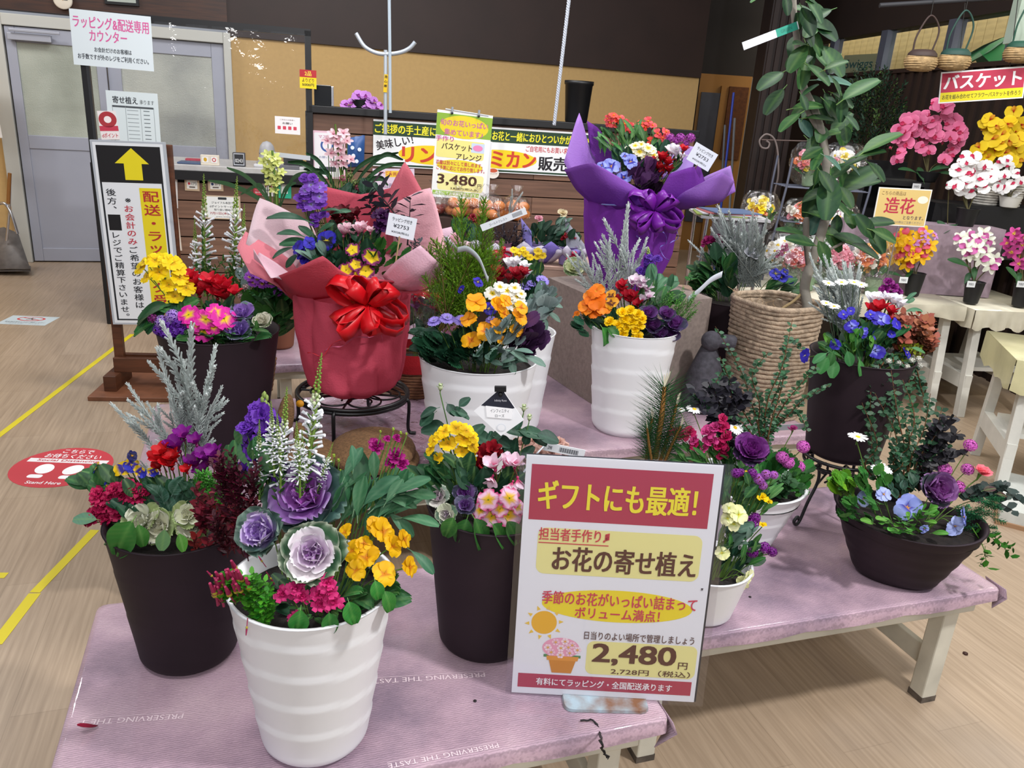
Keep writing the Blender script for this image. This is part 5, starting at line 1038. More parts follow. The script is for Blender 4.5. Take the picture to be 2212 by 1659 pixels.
P.leaf(crink[0], 262, 1165, 84, -.12, (-.5, .8)); P.leaf(crink[1], 245, 1150, 60, -.08, (-.9, .3)); P.leaf(L_('oval', '#3a8030'), 305, 1158, 50, -.1, (.2, 1)); P.leaf(light_g[0], 393, 1172, 40, -.13, (.3, 1)); P.leaf(L_('oval', '#5f8a70'), 182, 1120, 48, -.04, (-1, -.2)); P.leaf(L_('oval', '#5f8a5a'), 352, 1168, 46, -.13, (-.1, 1))
P.leaves(oval_g, 225, 1040, 60, 25, 16, 46, .02, .03); P.leaves(scal_dk, 370, 1070, 50, 26, 16, 36, -.02, .03); P.leaves(dk, 330, 1090, 130, 50, 34, 42, .0, .05)
vb = pansy('#2a2fa8', '#d9b400', '#3a2a90', '#e9c000', .5)
for px, py, s, sd in ((270, 1012, 46, 0), (283, 1005, 36, .8), (302, 1020, 30, 1), (208, 1010, 26, -1.5), (285, 985, 26, .8), (236, 1045, 20, 0), (330, 1020, 26, .5)): P.fl('viola', vb if py != 985 else pansy('#1a1a50', '#1a1a50', '#10102a'), px, py, s, .0, side=sd)
for i in range(26): px, py = 465 + rnd.uniform(-38, 34), 1080 + rnd.uniform(-42, 44); P.seg('feathery_sprig', fern_sprig(i % 4, '#58a83a', '#357a28'), (px - 6, py + 28, .0), (px + 4, py - 24, -.02), 1.1)
for i in range(22): px, py = 462 + rnd.uniform(-45, 45), 1120 + rnd.uniform(-45, 60); P.seg('leafy_sprig', leafy_sprig(i % 5 + 20, '#8a2230', '#4a121e', 14, .26, .06, '#5a1a20', .9), (px + 4, py + 28, -.06), (px, py - 22, -.09), 1)
P.done()
# === C: centre dark pot with roses
C = (-.022, 1.44); P = pot('dark plum pot behind the price sign with yellow primroses and rosebuds', C, .133, .098, .325, DARKPOT, ripples=0)
yp = primrose('#efc600', '#f2d010', '#d9a000', .22)
for px, py, s, sd in ((985, 925, 38, 0), (960, 932, 36, -.5), (1008, 930, 36, .5), (938, 950, 36, -.8), (968, 958, 40, -.1), (1003, 948, 42, .3), (1020, 962, 36, .9), (930, 972, 30, -1), (998, 975, 34, .3), (946, 990, 30, -.3), (1016, 985, 34, .8), (1005, 1003, 26, .2), (950, 940, 34, -.6), (1022, 945, 30, 1)): P.fl('primrose', yp, px, py, s, .0, side=sd)
cy = cyclamen('#8f1020', '#6f0a18')
for px, py, s in ((1048, 985, 46), (1062, 975, 44), (1040, 1005, 46), (1072, 985, 40), (1035, 1015, 40)): P.fl('cyclamen', cy, px, py, s, .02, n=V(rnd.uniform(-.3, .3), -.6, .8))
cp_ = cyclamen('#e6c8d8', '#d0407a')
for px, py, s, n in ((1070, 1015, 56, V(-.3, -.3, 1)), (1088, 1008, 50, V(.5, -.3, 1)), (1112, 1010, 50, V(.1, -.3, 1)), (1118, 1032, 46, V(.2, -.4, -.8)), (1065, 1028, 40, V(-.2, -.6, -.4)), (1108, 1040, 36, V(-.3, -.4, -.8))): P.fl('cyclamen', cp_, px, py, s, -.03, n=n)
pk = primrose('#e8b9d4', '#c2186a', '#e0b414', .3)
for px, py, s, sd in ((1055, 1080, 52, -.3), (1100, 1076, 52, .3), (1038, 1102, 44, -.8), (1062, 1115, 50, 0), (1098, 1112, 60, .3), (1080, 1100, 40, 0), (1118, 1095, 40, .9)): P.fl('primrose', pk, px, py, s, -.09, side=sd)
P.cabbage(946, 1072, 30, '#c9a6c6', '#dcd6d0', '#9ab0a0', '#e6e8da', -.05, outn=5, inner=9, n=V(-.2, -.7, .7)); P.cabbage(965, 1112, 26, '#b89ac0', '#c4c8b0', '#6f907a', '#dfe6c8', -.09, outn=5, inner=8, n=V(-.2, -.8, .5)); P.cabbage(1003, 1066, 30, '#7a2a98', '#6f4a88', '#5a5a72', '#6f6a8a', -.04, outn=5, inner=9, n=V(.1, -.7, .7), closed=.2); P.cabbage(1005, 1092, 26, '#7a2a98', '#6f4a88', '#5a5a72', '#7f7a9a', -.08, outn=4, inner=8, n=V(0, -.7, .7), closed=.2)
rb_ = rosebud('#cfd8b0', '#6a9048')
for px, py, s, sc in ((951, 833, 26, 0), (1131, 878, 26, 0), (1143, 898, 24, 0)):
    P.fl('rosebud', rb_, px, py + 10, s * 1.1, .06, n=V(.02, -.1, 1), scol=lin('#4f7a38'))
for px, py, l, d in ((925, 890, 40, (-.8, .3)), (936, 925, 56, (-1, .1)), (922, 905, 40, (-.8, .6)), (990, 890, 40, (1, .2)), (1003, 868, 30, (.6, -.6)), (1000, 895, 34, (.8, .4)), (975, 885, 30, (.4, .6)), (1040, 945, 50, (.8, .2)), (1110, 930, 50, (1, .1)), (1150, 935, 56, (1, .1)), (1185, 945, 50, (1, .3)), (1090, 955, 40, (.6, .3)), (1030, 930, 40, (.6, -.5)), (1105, 970, 50, (.6, .8)), (1060, 958, 46, (1, .1)), (1165, 950, 40, (1, .5)), (1075, 940, 40, (.5, -.6)), (1120, 915, 30, (.3, -.6))): P.leaf(rose_l[px % 2], px, py, l, .05, d)
P.leaves([L_('oval', '#1f4f2c', rib='#4f8a4f'), L_('oval', '#1a4426')], 965, 1025, 65, 38, 26, 58, .0, .04); P.leaves(dk, 1060, 1050, 70, 40, 24, 50, .0, .04); P.leaves(rose_l, 1095, 960, 60, 25, 14, 34, .06, .03)
for px, py, l, d in ((1040, 1150, 64, (.3, .6)), (1085, 1155, 60, (.6, .6)), (1000, 1148, 54, (-.2, .7)), (970, 1140, 46, (-.4, .7)), (1110, 1148, 50, (.5, .6))): P.leaf(crink[1], px, py, l, -.12, d)
# hanging black and white plant tag, and a barcode strip tucked into the foliage
o, R, c, w, h = board('plant_tag', at(1082, 826, P.Y - .02), at(1131, 888, P.Y - .03), at(1021, 871, P.Y - .02), None, None, '#1f2130', parent=P.root); 
tm = MB(); F3 = framey(at(1082, 826, P.Y) - at(1083, 925, P.Y), V(-.05, -.9, .35)); cc = (at(1082, 826, P.Y) + at(1076, 935, P.Y)) / 2 - V(0, .03, 0); k = pxm(cc)
def D(x, y, z=.0): return (x * k, y * k, z)
bpy.data.objects.remove(o); tg = MB()
def slab(pts, col, z0, z1):
    n_ = len(pts); tg.poly([D(x, y, z1) for x, y in pts], lin(col)); tg.poly([D(x, y, z0) for x, y in pts][::-1], lin(col)); tg.grid(np.array([[D(x, y, z0) for x, y in pts], [D(x, y, z1) for x, y in pts]]), lin(col), closev=True)
slab([(-54, 5), (-2, 52), (10, 52), (54, -14), (4, -52)], '#f2f3f6', 0, .0015); slab([(-38, 19), (-2, 52), (10, 52), (34, 14), (20, 8)], '#232634', .0015, .002); slab([(-28, 18), (30, 12), (28, -12), (-26, -8)], '#fafafc', .002, .0028)
to = obj('plant_tag', tg, PAPER, P.root, F3, cc, smooth=False); t = MB(); add_text(t, 'Infinity Rose', 4 * k, 30 * k, 26 * k, 6 * k, '#d8d8e0', 0, z=.0024); add_text(t, 'インフィニティ', 2 * k, 7 * k, 40 * k, 8 * k, '#3a3c48', 0, z=.003); add_text(t, 'ローズ', 2 * k, -4 * k, 20 * k, 7 * k, '#3a3c48', 0, z=.003); disc(t, 5 * k, -32 * k, 10 * k, 9 * k, '#dfe3ea', .0022); disc(t, 5 * k, -32 * k, 8 * k, 7 * k, '#f2f3f6', .0024); obj('print', t, PAPER, to, F3, cc, smooth=False)
m = MB(); m.box((-.011, -.004, -.002), (.011, .006, .006), lin('#0e0e12')); m.ball((0, -.01, .002), .005, lin('#0e0e12'), 6, 4); obj('tag_clip', m, PAINT, to, F3, cc + F3 @ V(*D(4, 56)), smooth=False)
o, R, c, w, h = board('barcode_strip', at(1178, 955, 1.55), at(1266, 973, 1.55), at(1172, 972, 1.55), None, None, '#e3e5ea', parent=P.root); t = MB()
for i in range(26): rect(t, w * (-.12 + i * .018), -h * .3, w * (-.12 + i * .018 + .006 + .004 * (i % 3)), h * .25, '#3a3c46')
add_text(t, '298', -w * .35, 0, w * .1, h * .4, '#4a4c56', 0); prints(o, R, c, t); m = MB(); q = P.core; m.tube(bez([q, (q + c) / 2 + V(0, 0, .05), c - R[:, 0] * w * .5], 6), .002, lin('#c8ccd4'), 4); wobj('strip_tail', m, PAINT, o)
P.done()
# === H: dark oval bowl at the right
C = V(1.03, 1.812, 0); r = empty('flower_planter', (C[0], C[1], TH), 'dark plum oval bowl planter at right with blue violas, daisies and trailing greens', 'potted plant')
bm_ = MB(); rows = []; ar = math.radians(-22); RA = rotz(ar)
for i in range(30):
    t = i / 29; row = []
    for a in np.linspace(0, 2 * math.pi, 72, endpoint=False):
        e = 2.4; ca, sa = math.cos(a), math.sin(a); k = (abs(ca) ** e + abs(sa) ** e) ** (-1 / e); a_ = .094 + (.178 - .094) * t ** .92; b_ = .068 + (.130 - .068) * t ** .92; s_ = (1 if t > .08 else .9 + 1.25 * t); rip = .0009 * math.sin(t * 30 + a)
        row.append(RA @ V((a_ + rip) * k * ca * s_, (b_ + rip) * k * sa * s_, t * (.178 + .012 * math.cos(2 * a))))
    rows.append(row)
top = np.array(rows[-1]); bm_.grid(np.array(rows), (1, 1, 1), closev=True); bm_.grid(np.array([top, top * V(1.015, 1.015, 1) + V(0, 0, .003), top * V(.96, .96, 1) + V(0, 0, .002), top * V(.93, .93, 1) - V(0, 0, .03)]), (1, 1, 1), closev=True); bm_.poly(rows[0][::-1], (1, 1, 1))
obj('pot', bm_, DARKPOT, r, None, (C[0], C[1], TH)); m = MB(); m.poly([tuple(q * V(.95, .95, 0)) for q in top], (1, 1, 1)); obj('soil', m, SOIL, r, None, (C[0], C[1], TH + .155), smooth=False)
P = Planter(r, C, TH + .155)
lb = pansy('#8f9ade', '#9aa6e6', '#3a3aa8', '#e0a020', .22); lb2 = pansy('#a8b4ea', '#b4c0f0', '#7a86d0', '#e0a020', .12)
for px, py, s, sd, m in ((1961, 1096, 60, 0, lb), (1908, 1068, 38, .8, lb2), (1866, 1078, 36, -.9, lb2), (2062, 1136, 46, .0, lb2), (2080, 1116, 42, 1.4, lb), (1996, 1142, 22, .3, lb)): P.fl('viola', m, px, py, s, -.06 if py > 1090 else -.02, side=sd, upk=.3 if py < 1130 else -.2)
for px, py, s, n in ((1904, 1015, 44, V(0, -.35, 1)), (1853, 944, 42, V(0, -.08, 1))): P.fl('daisy', daisy(), px, py, s, .03, n=n)
P.cabbage(2022, 1058, 50, '#b03fae', '#8a4f94', '#43504f', '#a878b4', -.02, outn=6, inner=15, n=V(.15, -.8, .6), ruf=.03, outR=.95, closed=.3)
pm = pompom('#cc62b8', '#9a3a90', 40)
for px, py, s in ((2040, 1014, 38), (2070, 1052, 36), (2096, 962, 34), (2090, 1014, 32), (2113, 1076, 26)): P.fl('verbena_cluster', pm, px, py, s, .05)
P.fl('anemone', double_flower('#e0707c', '#c8505a', 12, .55, .05, .1, .6), 2117, 1024, 50, .04, n=V(.1, -.2, 1))
P.leaves([L_('round', '#4f9a2c', rib='#8ab858')], 1822, 1042, 24, 18, 10, 26, .0, .03); P.leaves([lobed('#7ab02a', 6, .3), lobed('#5f9a28', 6, .3)], 1822, 1050, 26, 24, 16, 32, -.01, .03); P.leaves(lobed_g, 1860, 1105, 45, 28, 22, 30, -.07, .03); P.leaves(light_g, 1960, 1130, 60, 22, 28, 26, -.10, .03); P.leaves(light_g, 1990, 1105, 30, 14, 12, 24, -.08, .03); P.leaves(lobed_g, 1890, 1040, 40, 30, 18, 30, .0, .03); P.leaves([L_('oval', '#4f9a3c')], 1925, 1140, 50, 12, 8, 28, -.10)
for px, py in ((1905, 1120), (1935, 1145), (1970, 1150), (2010, 1130), (2030, 1150), (1875, 1125), (1995, 1100), (1900, 1085)): P.leaf(light_g[0], px, py, 32, -.1)
for i in range(34): px, py = 2110 + rnd.uniform(-45, 45), 1100 + rnd.uniform(-38, 50); P.seg('feathery_sprig', fern_sprig(i % 4, '#3f8f5c', '#2a6a44'), (px - 20, py + 8, -.02), (px + 22, py + 14 + rnd.uniform(-20, 14), -.04), 1.1)
for b, t in (((2100, 1140, -.05), (2130, 1225, -.09)), ((2125, 1145, -.04), (2180, 1198, -.06)), ((2110, 1130, -.05), (2155, 1170, -.06)), ((2128, 1180, -.08), (2118, 1222, -.1)), ((2145, 1165, -.05), (2190, 1180, -.06))): P.seg('leafy_sprig', leafy_sprig(31, '#3f7a28', '#2f6a20', 9, .3, .09, '#4a7a2a', .4, .15, .3), b, t, 1)
# cotoneaster sprays
def spray(P, b, pts, n=20, c='#2f5a38', c2='#1e3f2a', lp=17, dy=.04, stem='#6a4a30'):
    """arching twig through photo points, with round leaf pairs"""
    W_ = bez([at(b[0], b[1], P.Y + dy)] + [at(x, y, P.Y + dy + z) for x, y, z in pts], 8); m = MB(); k = pxm(W_[-1]); m.tube(W_, [max(.0008, .0022 * (1 - i / len(W_)) + .0006) for i in range(len(W_))], lin(stem), 5, cap=False); A, B = lin(c), lin(c2)
    for i in range(n):
        t = .12 + .88 * i / n; q = W_[min(len(W_) - 1, int(t * (len(W_) - 1)))]
        for s in (0, 1): a = i * 1.9 + s * math.pi + P.r.uniform(-.4, .4); d = nz(V(math.cos(a), math.sin(a) * .6, P.r.uniform(-.2, .8))); leaflet(m, q, d, V(P.r.uniform(-.5, .5), -.8, .7), lp * k * P.r.uniform(.7, 1.1), lp * .30 * k, mixc(A, B, P.r.random()))
    wobj('leafy_spray', m, LEAF, P.root)
for pts in ([(1870, 1010, 0), (1895, 960, 0), (1862, 870, .02)], [(1930, 1000, 0), (1935, 940, 0), (1890, 850, .03)], [(1955, 990, .0), (1975, 900, .02), (1950, 820, .05)], [(1970, 985, 0), (1995, 930, .02), (2010, 850, .04)], [(1960, 1000, 0), (1940, 900, 0), (1925, 800, .04)], [(1985, 990, 0), (2020, 940, 0), (2035, 880, .03)], [(1900, 1020, 0), (1885, 980, 0), (1880, 900, .02)], [(1930, 1000, 0), (1965, 960, -.01), (1945, 880, .02)], [(1990, 1010, 0), (2010, 980, 0), (2050, 960, .0)], [(1925, 1030, 0), (1950, 1000, -.02), (1925, 960, 0)]): spray(P, (1950, 1080), pts, 22, dy=.05)
for pts in ([(2010, 980, 0), (2030, 930, .0), (2060, 895, .0)], [(2000, 985, 0), (2035, 960, 0), (2075, 930, .0)], [(1990, 990, 0), (2015, 960, 0), (2030, 900, .0)], [(2020, 1000, 0), (2050, 985, 0), (2080, 975, 0)]): spray(P, (1985, 1060), pts, 20, '#26242a', '#17151c', 24, .05, '#2a1a1a')
for pts in ([(2120, 1060, 0), (2150, 1080, 0), (2200, 1110, 0)], [(2130, 1060, 0), (2170, 1060, 0), (2212, 1090, 0)], [(2120, 1070, 0), (2150, 1060, 0), (2175, 1045, 0)]): spray(P, (2080, 1080), pts, 12, '#3a4a44', '#2a3834', 26, .04, '#2a2a26')
P.leaf(L_('oval', '#3a141c'), 2138, 1056, 26, .0, (1, -.4)); P.leaf(L_('oval', '#3a141c'), 2165, 1068, 24, .0, (1, .1)); P.leaves(scal_dk, 1950, 1050, 40, 20, 12, 24, .03, .03)
m = MB(); a, b, c_ = at(1984, 1020, 1.86), at(2000, 1008, 1.88), at(2036, 1028, 1.9); d_ = at(2030, 1036, 1.89); m.poly([a, b, c_, d_], lin('#b8bcc0')); wobj('plastic_label', m, PAINT, P.root); P.done()
# === main price sign in front: sleeve, paper, rusty metal foot
F_Y = 1.27
TLs, TRs, BLs = at(1143, 982, 1.315), at(1569, 1006, 1.318), at(1100, 1495, F_Y)
o, R, c, w, h = board('price_sign', TLs, TRs, BLs, 'large A3 price sign reading 2,480 yen standing at the front table edge', 'sign', '#e9eaef', th=.0012); SGN = o
X = lambda u: (u - .5) * w; Yv = lambda v: (.5 - v) * h; t = MB()
def tx(s, u0, u1, v0, v1, col, b=.045, z=.0009): add_text(t, s, (X(u0) + X(u1)) / 2, (Yv(v0) + Yv(v1)) / 2, X(u1) - X(u0), Yv(v0) - Yv(v1), col, b, z=z)
RED = '#b23a52'; CRM = '#ebe49a'; BRN = '#5a3226'
rect(t, X(.03), Yv(.255), X(.955), Yv(.035), RED); tx('ギフトにも最適！', .075, .885, .095, .21, '#f2e23a', .05)
rrect(t, X(.085), Yv(.475), X(.94), Yv(.285), .016, CRM); tx('担当者手作り♬', .09, .455, .285, .335, '#cf4250', .03); rect(t, X(.09), Yv(.348), X(.455), Yv(.344), '#cf4250', .0009); tx('お花の寄せ植え', .17, .92, .358, .458, BRN, .045)
disc(t, X(.53), Yv(.598), w * .40, h * .068, '#efd92a', n=48); tx('季節のお花がいっぱい詰まって', .13, .95, .545, .6, '#cf3a56', .03); tx('ボリューム満点！', .31, .76, .607, .655, '#cf3a56', .03)
disc(t, X(.15), Yv(.683), w * .068, w * .068, '#eab22c', n=36)
for i in range(10):
    a = i * math.pi / 5 + .1; r0, r1, dw = w * .08, w * .105, .13; t.poly([(X(.15) + r0 * math.cos(a - dw), Yv(.683) + r0 * math.sin(a - dw), .0005), (X(.15) + r0 * math.cos(a + dw), Yv(.683) + r0 * math.sin(a + dw), .0005), (X(.15) + r1 * math.cos(a), Yv(.683) + r1 * math.sin(a), .0005)], lin('#eec64a'))
tx('日当りのよい場所で管理しましょう', .37, .96, .71, .745, '#5a3a34', .02); rrect(t, X(.39), Yv(.898), X(.985), Yv(.752), .014, CRM); tx('2,480', .425, .87, .762, .853, BRN, .05); tx('円', .89, .94, .825, .855, BRN, .02); tx('2,728円（税込）', .53, .96, .866, .893, BRN, .02)
rect(t, X(.03), Yv(.972), X(.975), Yv(.91), RED); tx('有料にてラッピング・全国配送承ります', .13, .87, .926, .958, '#f6f0f2', .03)
disc(t, X(.25), Yv(.79), w * .1, h * .045, '#e9a2bc', .0005); rect(t, X(.16), Yv(.832), X(.36), Yv(.82), '#4f8a5a', .0004); t.poly([(X(.175), Yv(.826), .0007), (X(.35), Yv(.826), .0007), (X(.345), Yv(.845), .0007), (X(.18), Yv(.845), .0007)], lin('#e0973c')); t.poly([(X(.19), Yv(.845), .0007), (X(.335), Yv(.845), .0007), (X(.315), Yv(.9), .0007), (X(.21), Yv(.9), .0007)], lin('#cf8730'))
for i, (u, v) in enumerate(((.18, .79), (.22, .765), (.27, .76), (.31, .775), (.34, .795), (.2, .81), (.25, .79), (.3, .81), (.25, .82), (.29, .785))):
    for k in range(6): a = k * math.pi / 3; disc(t, X(u) + w * .013 * math.cos(a), Yv(v) + w * .013 * math.sin(a), w * .009, w * .009, '#f3c6d6' if i % 2 else '#f7dbe4', .0008 + i * 1e-5, 8)
    disc(t, X(u), Yv(v), w * .007, w * .007, '#e0a85a', .0011, 8)
tx('！', .96, .975, .5, .51, '#30303a', 0); prints(o, R, c, t)
m = MB(); m.box((-w / 2 - .012, -h / 2 - .008, -.003), (w / 2 + .018, h / 2 + .003, -.002), (1, 1, 1)); m.box((-w / 2 - .012, -h / 2 - .008, .002), (w / 2 + .018, h / 2 + .003, .0025), (1, 1, 1)); obj('card_sleeve', m, VINYL, o, R, c, smooth=False)
m = MB(); m.box((-w / 2, -h / 2, -.0018), (w / 2 + .004, h / 2 + .002, -.0014), lin('#2a2c33')); obj('backing_sheet', m, PAPER, o, R, c, smooth=False)
q = (on(1215, 1510, TH) + on(1395, 1520, TH)) / 2; RUST = pmat('rusty_blue_metal', '#9fb4c0', .55, noise=.9, nscale=22, col2='#7a5236'); b_ = MB(); pts = []
for (x, y, a0) in ((.066, -.028, -90), (.066, .07, 0), (-.066, .07, 90), (-.066, -.028, 180)):
    for a in (0, 30, 60, 90): tt = math.radians(a0 + a); pts.append((x + .016 * math.cos(tt), y + .016 * math.sin(tt)))
b_.poly([(x, y, .006) for x, y in pts], (1, 1, 1)); b_.grid(np.array([[(x * 1.02, y * 1.02, 0) for x, y in pts], [(x, y, .006) for x, y in pts]]), (1, 1, 1), closev=True); m = obj('metal_foot', b_, RUST, o, rotz(.06), V(q[0], q[1] + .012, TH + .001)); s = .0
m = MB(); m.tube([V(q[0] - .004, q[1] + .06, TH), c - R[:, 2] * .012 + V(0, 0, -.05)], .006, (1, 1, 1), 7); m.box((-.03, -.004, -.02), (.03, .004, .1), t=tuple(c - R[:, 2] * .01 + V(0, 0, -.08))); wobj('metal_stem', m, RUST, o)
# thin dark twist of wire hanging over the table edge
m = MB(); W_ = bez([on(1255, 1556, TH + .004), on(1282, 1558, TH + .003), on(1296, 1585, TH + .003), at(1298, 1600, 1.05), at(1304, 1622, 1.05), at(1312, 1636, 1.05)], 6); W_ = [p + V(rnd.uniform(-.002, .002), 0, rnd.uniform(-.001, .002)) for p in W_]; m.tube(W_, .0018, lin('#1d1a1c'), 5)
W2 = [p + V(.003 * math.sin(i * 1.3), -.001, .003 * math.cos(i * 1.3)) for i, p in enumerate(W_[4:])]; m.tube(W2, .0011, lin('#1d1a1c'), 4); tag(wobj('wire', m, PAINT, org=W_[0]), 'thin black twisted wire hanging over the front table edge below the price sign', 'wire')
# === D: big dark pot, second row left
C = (-.925, 2.36); P = pot('big dark pot in the second row left with yellow primroses and magenta primroses', C, .181, .125, .385, DARKPOT, ripples=0)
yp = primrose('#f0cf00', '#f4d810', '#d9a800', .2)
for px, py, s, sd in ((335, 562, 44, 0), (372, 568, 44, .5), (345, 588, 46, -.2), (305, 578, 40, -.8), (388, 600, 40, .5), (365, 615, 40, 0), (402, 622, 42, .4), (378, 640, 40, .1), (318, 598, 36, -.6), (358, 560, 34, 0), (385, 580, 36, .6), (312, 565, 30, -.6)): P.fl('primrose', yp, px, py, s, -.02, side=sd)
rc = cyclamen('#cf1a30', '#a01022')
for px, py, s in ((424, 622, 54), (432, 640, 46), (455, 618, 50), (475, 622, 46), (492, 632, 54), (470, 645, 50), (490, 650, 52), (448, 632, 44), (505, 640, 40), (415, 605, 40)): P.fl('cyclamen', rc, px, py, s, .02, n=V(rnd.uniform(-.25, .25), -.3, 1))
mp = primrose('#d81f9a', '#dc2aa4', '#e8c820', .26)
for px, py, s, sd in ((408, 680, 48, -.2), (444, 690, 50, 0), (484, 688, 56, .2), (441, 714, 56, 0), (425, 698, 44, 0), (466, 675, 44, 0), (462, 706, 40, 0)): P.fl('primrose', mp, px, py, s, -.10, side=sd)
al = pompom('#6a2fa8', '#4a1a80', 30, 4, .8, .3); al2 = pompom('#a88ad0', '#7a4ab0', 30, 4, .8, .3)
for px, py, s, m in ((362, 700, 40, al), (375, 715, 38, al), (350, 695, 36, al2), (345, 712, 34, al), (385, 695, 34, al), (372, 682, 34, al2), (358, 722, 34, al), (392, 712, 30, al), (330, 688, 26, pompom('#7a1f70', '#5a1450', 24)), (368, 690, 26, pompom('#d8cfe6', '#9a7ac0', 24))): P.fl('alyssum_cluster', m, px, py, s, -.10)
P.cabbage(522, 676, 30, '#8f6ac0', '#7a5aa8', '#5f7f6a', '#8f7ab4', -.06, outn=4, inner=8, n=V(0, -.5, .8)); P.cabbage(515, 714, 32, '#8f5ac0', '#8060b0', '#5a7a64', '#9a84c0', -.1, outn=4, inner=9, n=V(0, -.6, .7)); P.cabbage(566, 694, 24, '#e2dcc4', '#e6e2cc', '#6f8a5a', '#efecd8', -.08, outn=5, inner=9, n=V(.1, -.6, .8), closed=.2)
for px, py, l, d in ((325, 670, 74, (-.9, .2)), (305, 706, 50, (-1, .3)), (400, 660, 50, (.5, -.4)), (330, 690, 60, (-.7, .5)), (375, 668, 50, (-.4, -.3))): P.leaf(L_('round', '#2a5c38', rib='#4f8058') if l > 55 else rnd_g[0], px, py, l, -.03, d)
P.leaves(rnd_g, 480, 725, 90, 10, 22, 36, -.09, .03); P.leaves(dk, 440, 690, 110, 36, 34, 46, .0, .06); P.leaves(lance_g, 540, 712, 60, 18, 14, 34, -.08); P.done()
# === E: large ivory pot centre
C = (-.108, 2.30); P = pot('large ivory pot in the centre with lime conifer, amber violas and dusty miller', C, .180, .130, .372, WHITEPOT, ripples=5, amp=.003)
for i in range(40):
    bx, by = 985 + rnd.uniform(-45, 50), 700 + rnd.uniform(-25, 20); tx_ = 985 + rnd.uniform(-70, 85); ty = 560 + rnd.uniform(-40, 60); P.seg('conifer_sprig', conifer_sprig(i % 4, '#6f9a1c'), (bx, by, .05 + rnd.uniform(-.04, .04)), (tx_, ty, .05 + rnd.uniform(-.05, .05)), 1.0)
for b, t in (((1000, 640, .06), (998, 432, .08)), ((1035, 600, .08), (1046, 432, .1)), ((1020, 620, .07), (1035, 470, .09)), ((1055, 600, .08), (1060, 490, .1)), ((980, 640, .05), (965, 515, .06)), ((1000, 620, .07), (985, 470, .08)), ((960, 660, .04), (930, 545, .04)), ((955, 680, .02), (900, 560, .02)), ((1060, 620, .06), (1085, 520, .08)), ((1040, 640, .06), (1070, 560, .08))): P.seg('conifer_sprig', conifer_sprig(len(t) + b[0] % 4, '#6a961c', 60), b, t, .95)
ap = pansy('#efa400', '#f2ae08', '#c45a10', '#e08000', .2); ap2 = pansy('#efa808', '#ea9a10', '#e09010', '#d97a08', .1)
for px, py, s, sd, m in ((1028, 654, 52, 0, ap2), (1048, 716, 46, .2, ap), (1018, 736, 46, -.3, ap), (1012, 690, 42, -.5, ap2), (1075, 660, 40, 1.0, ap2), (1088, 678, 40, 1.3, ap), (1075, 705, 40, .4, ap2), (1122, 685, 42, .9, ap2), (1118, 712, 36, 0, ap2), (1125, 665, 34, .5, ap), (1092, 650, 34, .5, ap2), (1084, 735, 24, 0, ap2)): P.fl('viola', m, px, py, s, -.10, side=sd)
bv = pansy('#2f1fa0', '#3a2ab0', '#1a1260', '#e8c830', .4)
for px, py, s, sd in ((1056, 668, 34, 0), (1032, 610, 26, .4), (997, 625, 20, -1)): P.fl('viola', bv, px, py, s, -.05, side=sd)
wp = primrose('#eceadf', '#f2f0e8', '#e0c020', .22)
for px, py, s in ((1064, 634, 38), (1095, 628, 36), (1118, 640, 34), (1093, 655, 36), (1110, 662, 30), (1080, 620, 30), (1124, 655, 30), (1104, 645, 30), (1072, 648, 26), (1112, 622, 28), (1126, 635, 24), (1084, 640, 30)): P.fl('primrose', wp, px, py, s, .0)
sc = scabiosa('#9a88d8', '#8470c8')
for px, py, s in ((938, 694, 34), (966, 688, 36), (998, 692, 38), (1066, 700, 30), (1060, 690, 24)): P.fl('scabiosa', sc, px, py, s, -.08, n=V(rnd.uniform(-.3, .2), -.5, 1))
P.leaves(lobed_dk, 960, 752, 62, 26, 40, 40, -.06, .06); P.leaves(scal_dk, 920, 740, 26, 24, 10, 38, -.04, .04); P.leaves(lobed_dk, 990, 772, 75, 14, 30, 36, -.13, .03); P.leaves(gray_l, 1075, 775, 60, 12, 14, 36, -.13, .03)
for px, py, l, d in ((1035, 765, 50, (-.3, .6)), (1062, 762, 46, (-.4, .3)), (1120, 765, 52, (.6, .2)), (1155, 775, 52, (1, .2)), (1105, 785, 46, (.4, .7)), (1130, 755, 40, (.8, -.1))): P.leaf(gray_l[0], px, py, l, -.14, d)
P.leaves(dusty, 1090, 735, 36, 42, 18, 40, -.12, .03); P.leaves([lobed('#5f3a6a', 8, .3, '#8a6a92'), lobed('#4a2a52', 8, .3)], 1146, 728, 26, 38, 20, 38, -.07, .04); P.leaves([lobed('#3a1f3f', 8, .3)], 1125, 745, 26, 30, 12, 34, -.04, .03); P.leaves(dk, 1030, 740, 120, 34, 36, 44, .0, .06)
# printed paper tapes looped on the conifer
def ribbon(P, pts, w, col, name='paper_tape', mat=None, parent=None, up=V(0, 0, 1)):
    L = bez([at(*p) for p in pts], 8); m = MB(); G = []
    for i, p in enumerate(L): G.append([p - nz(up) * w / 2, p + nz(up) * w / 2])
    m.grid(np.array(G), lin(col)); o = wobj(name, m, mat or PAPER, P); s = o.modifiers.new('s', 'SOLIDIFY'); s.thickness = .0006; return o
YC = P.Y; o, R, c, w, h = board('barcode_strip', at(1037, 486, YC + .04), at(1134, 448, YC + .02), at(1042, 500, YC + .04), None, None, '#dfe3e8', parent=P.root); t = MB()
for i in range(18): rect(t, w * (.2 + i * .012), -h * .3, w * (.2 + i * .012 + .005), h * .3, '#4a4c56')
add_text(t, 'ゴールドクレスト', -w * .12, 0, w * .4, h * .4, '#7a7c86', 0); prints(o, R, c, t)
ribbon(P.root, [(988, 540, YC - .05), (1010, 538, YC - .08), (1035, 560, YC - .12), (1052, 600, YC - .14), (1055, 602, YC - .14)], .016, '#aab2b5'); P.done()
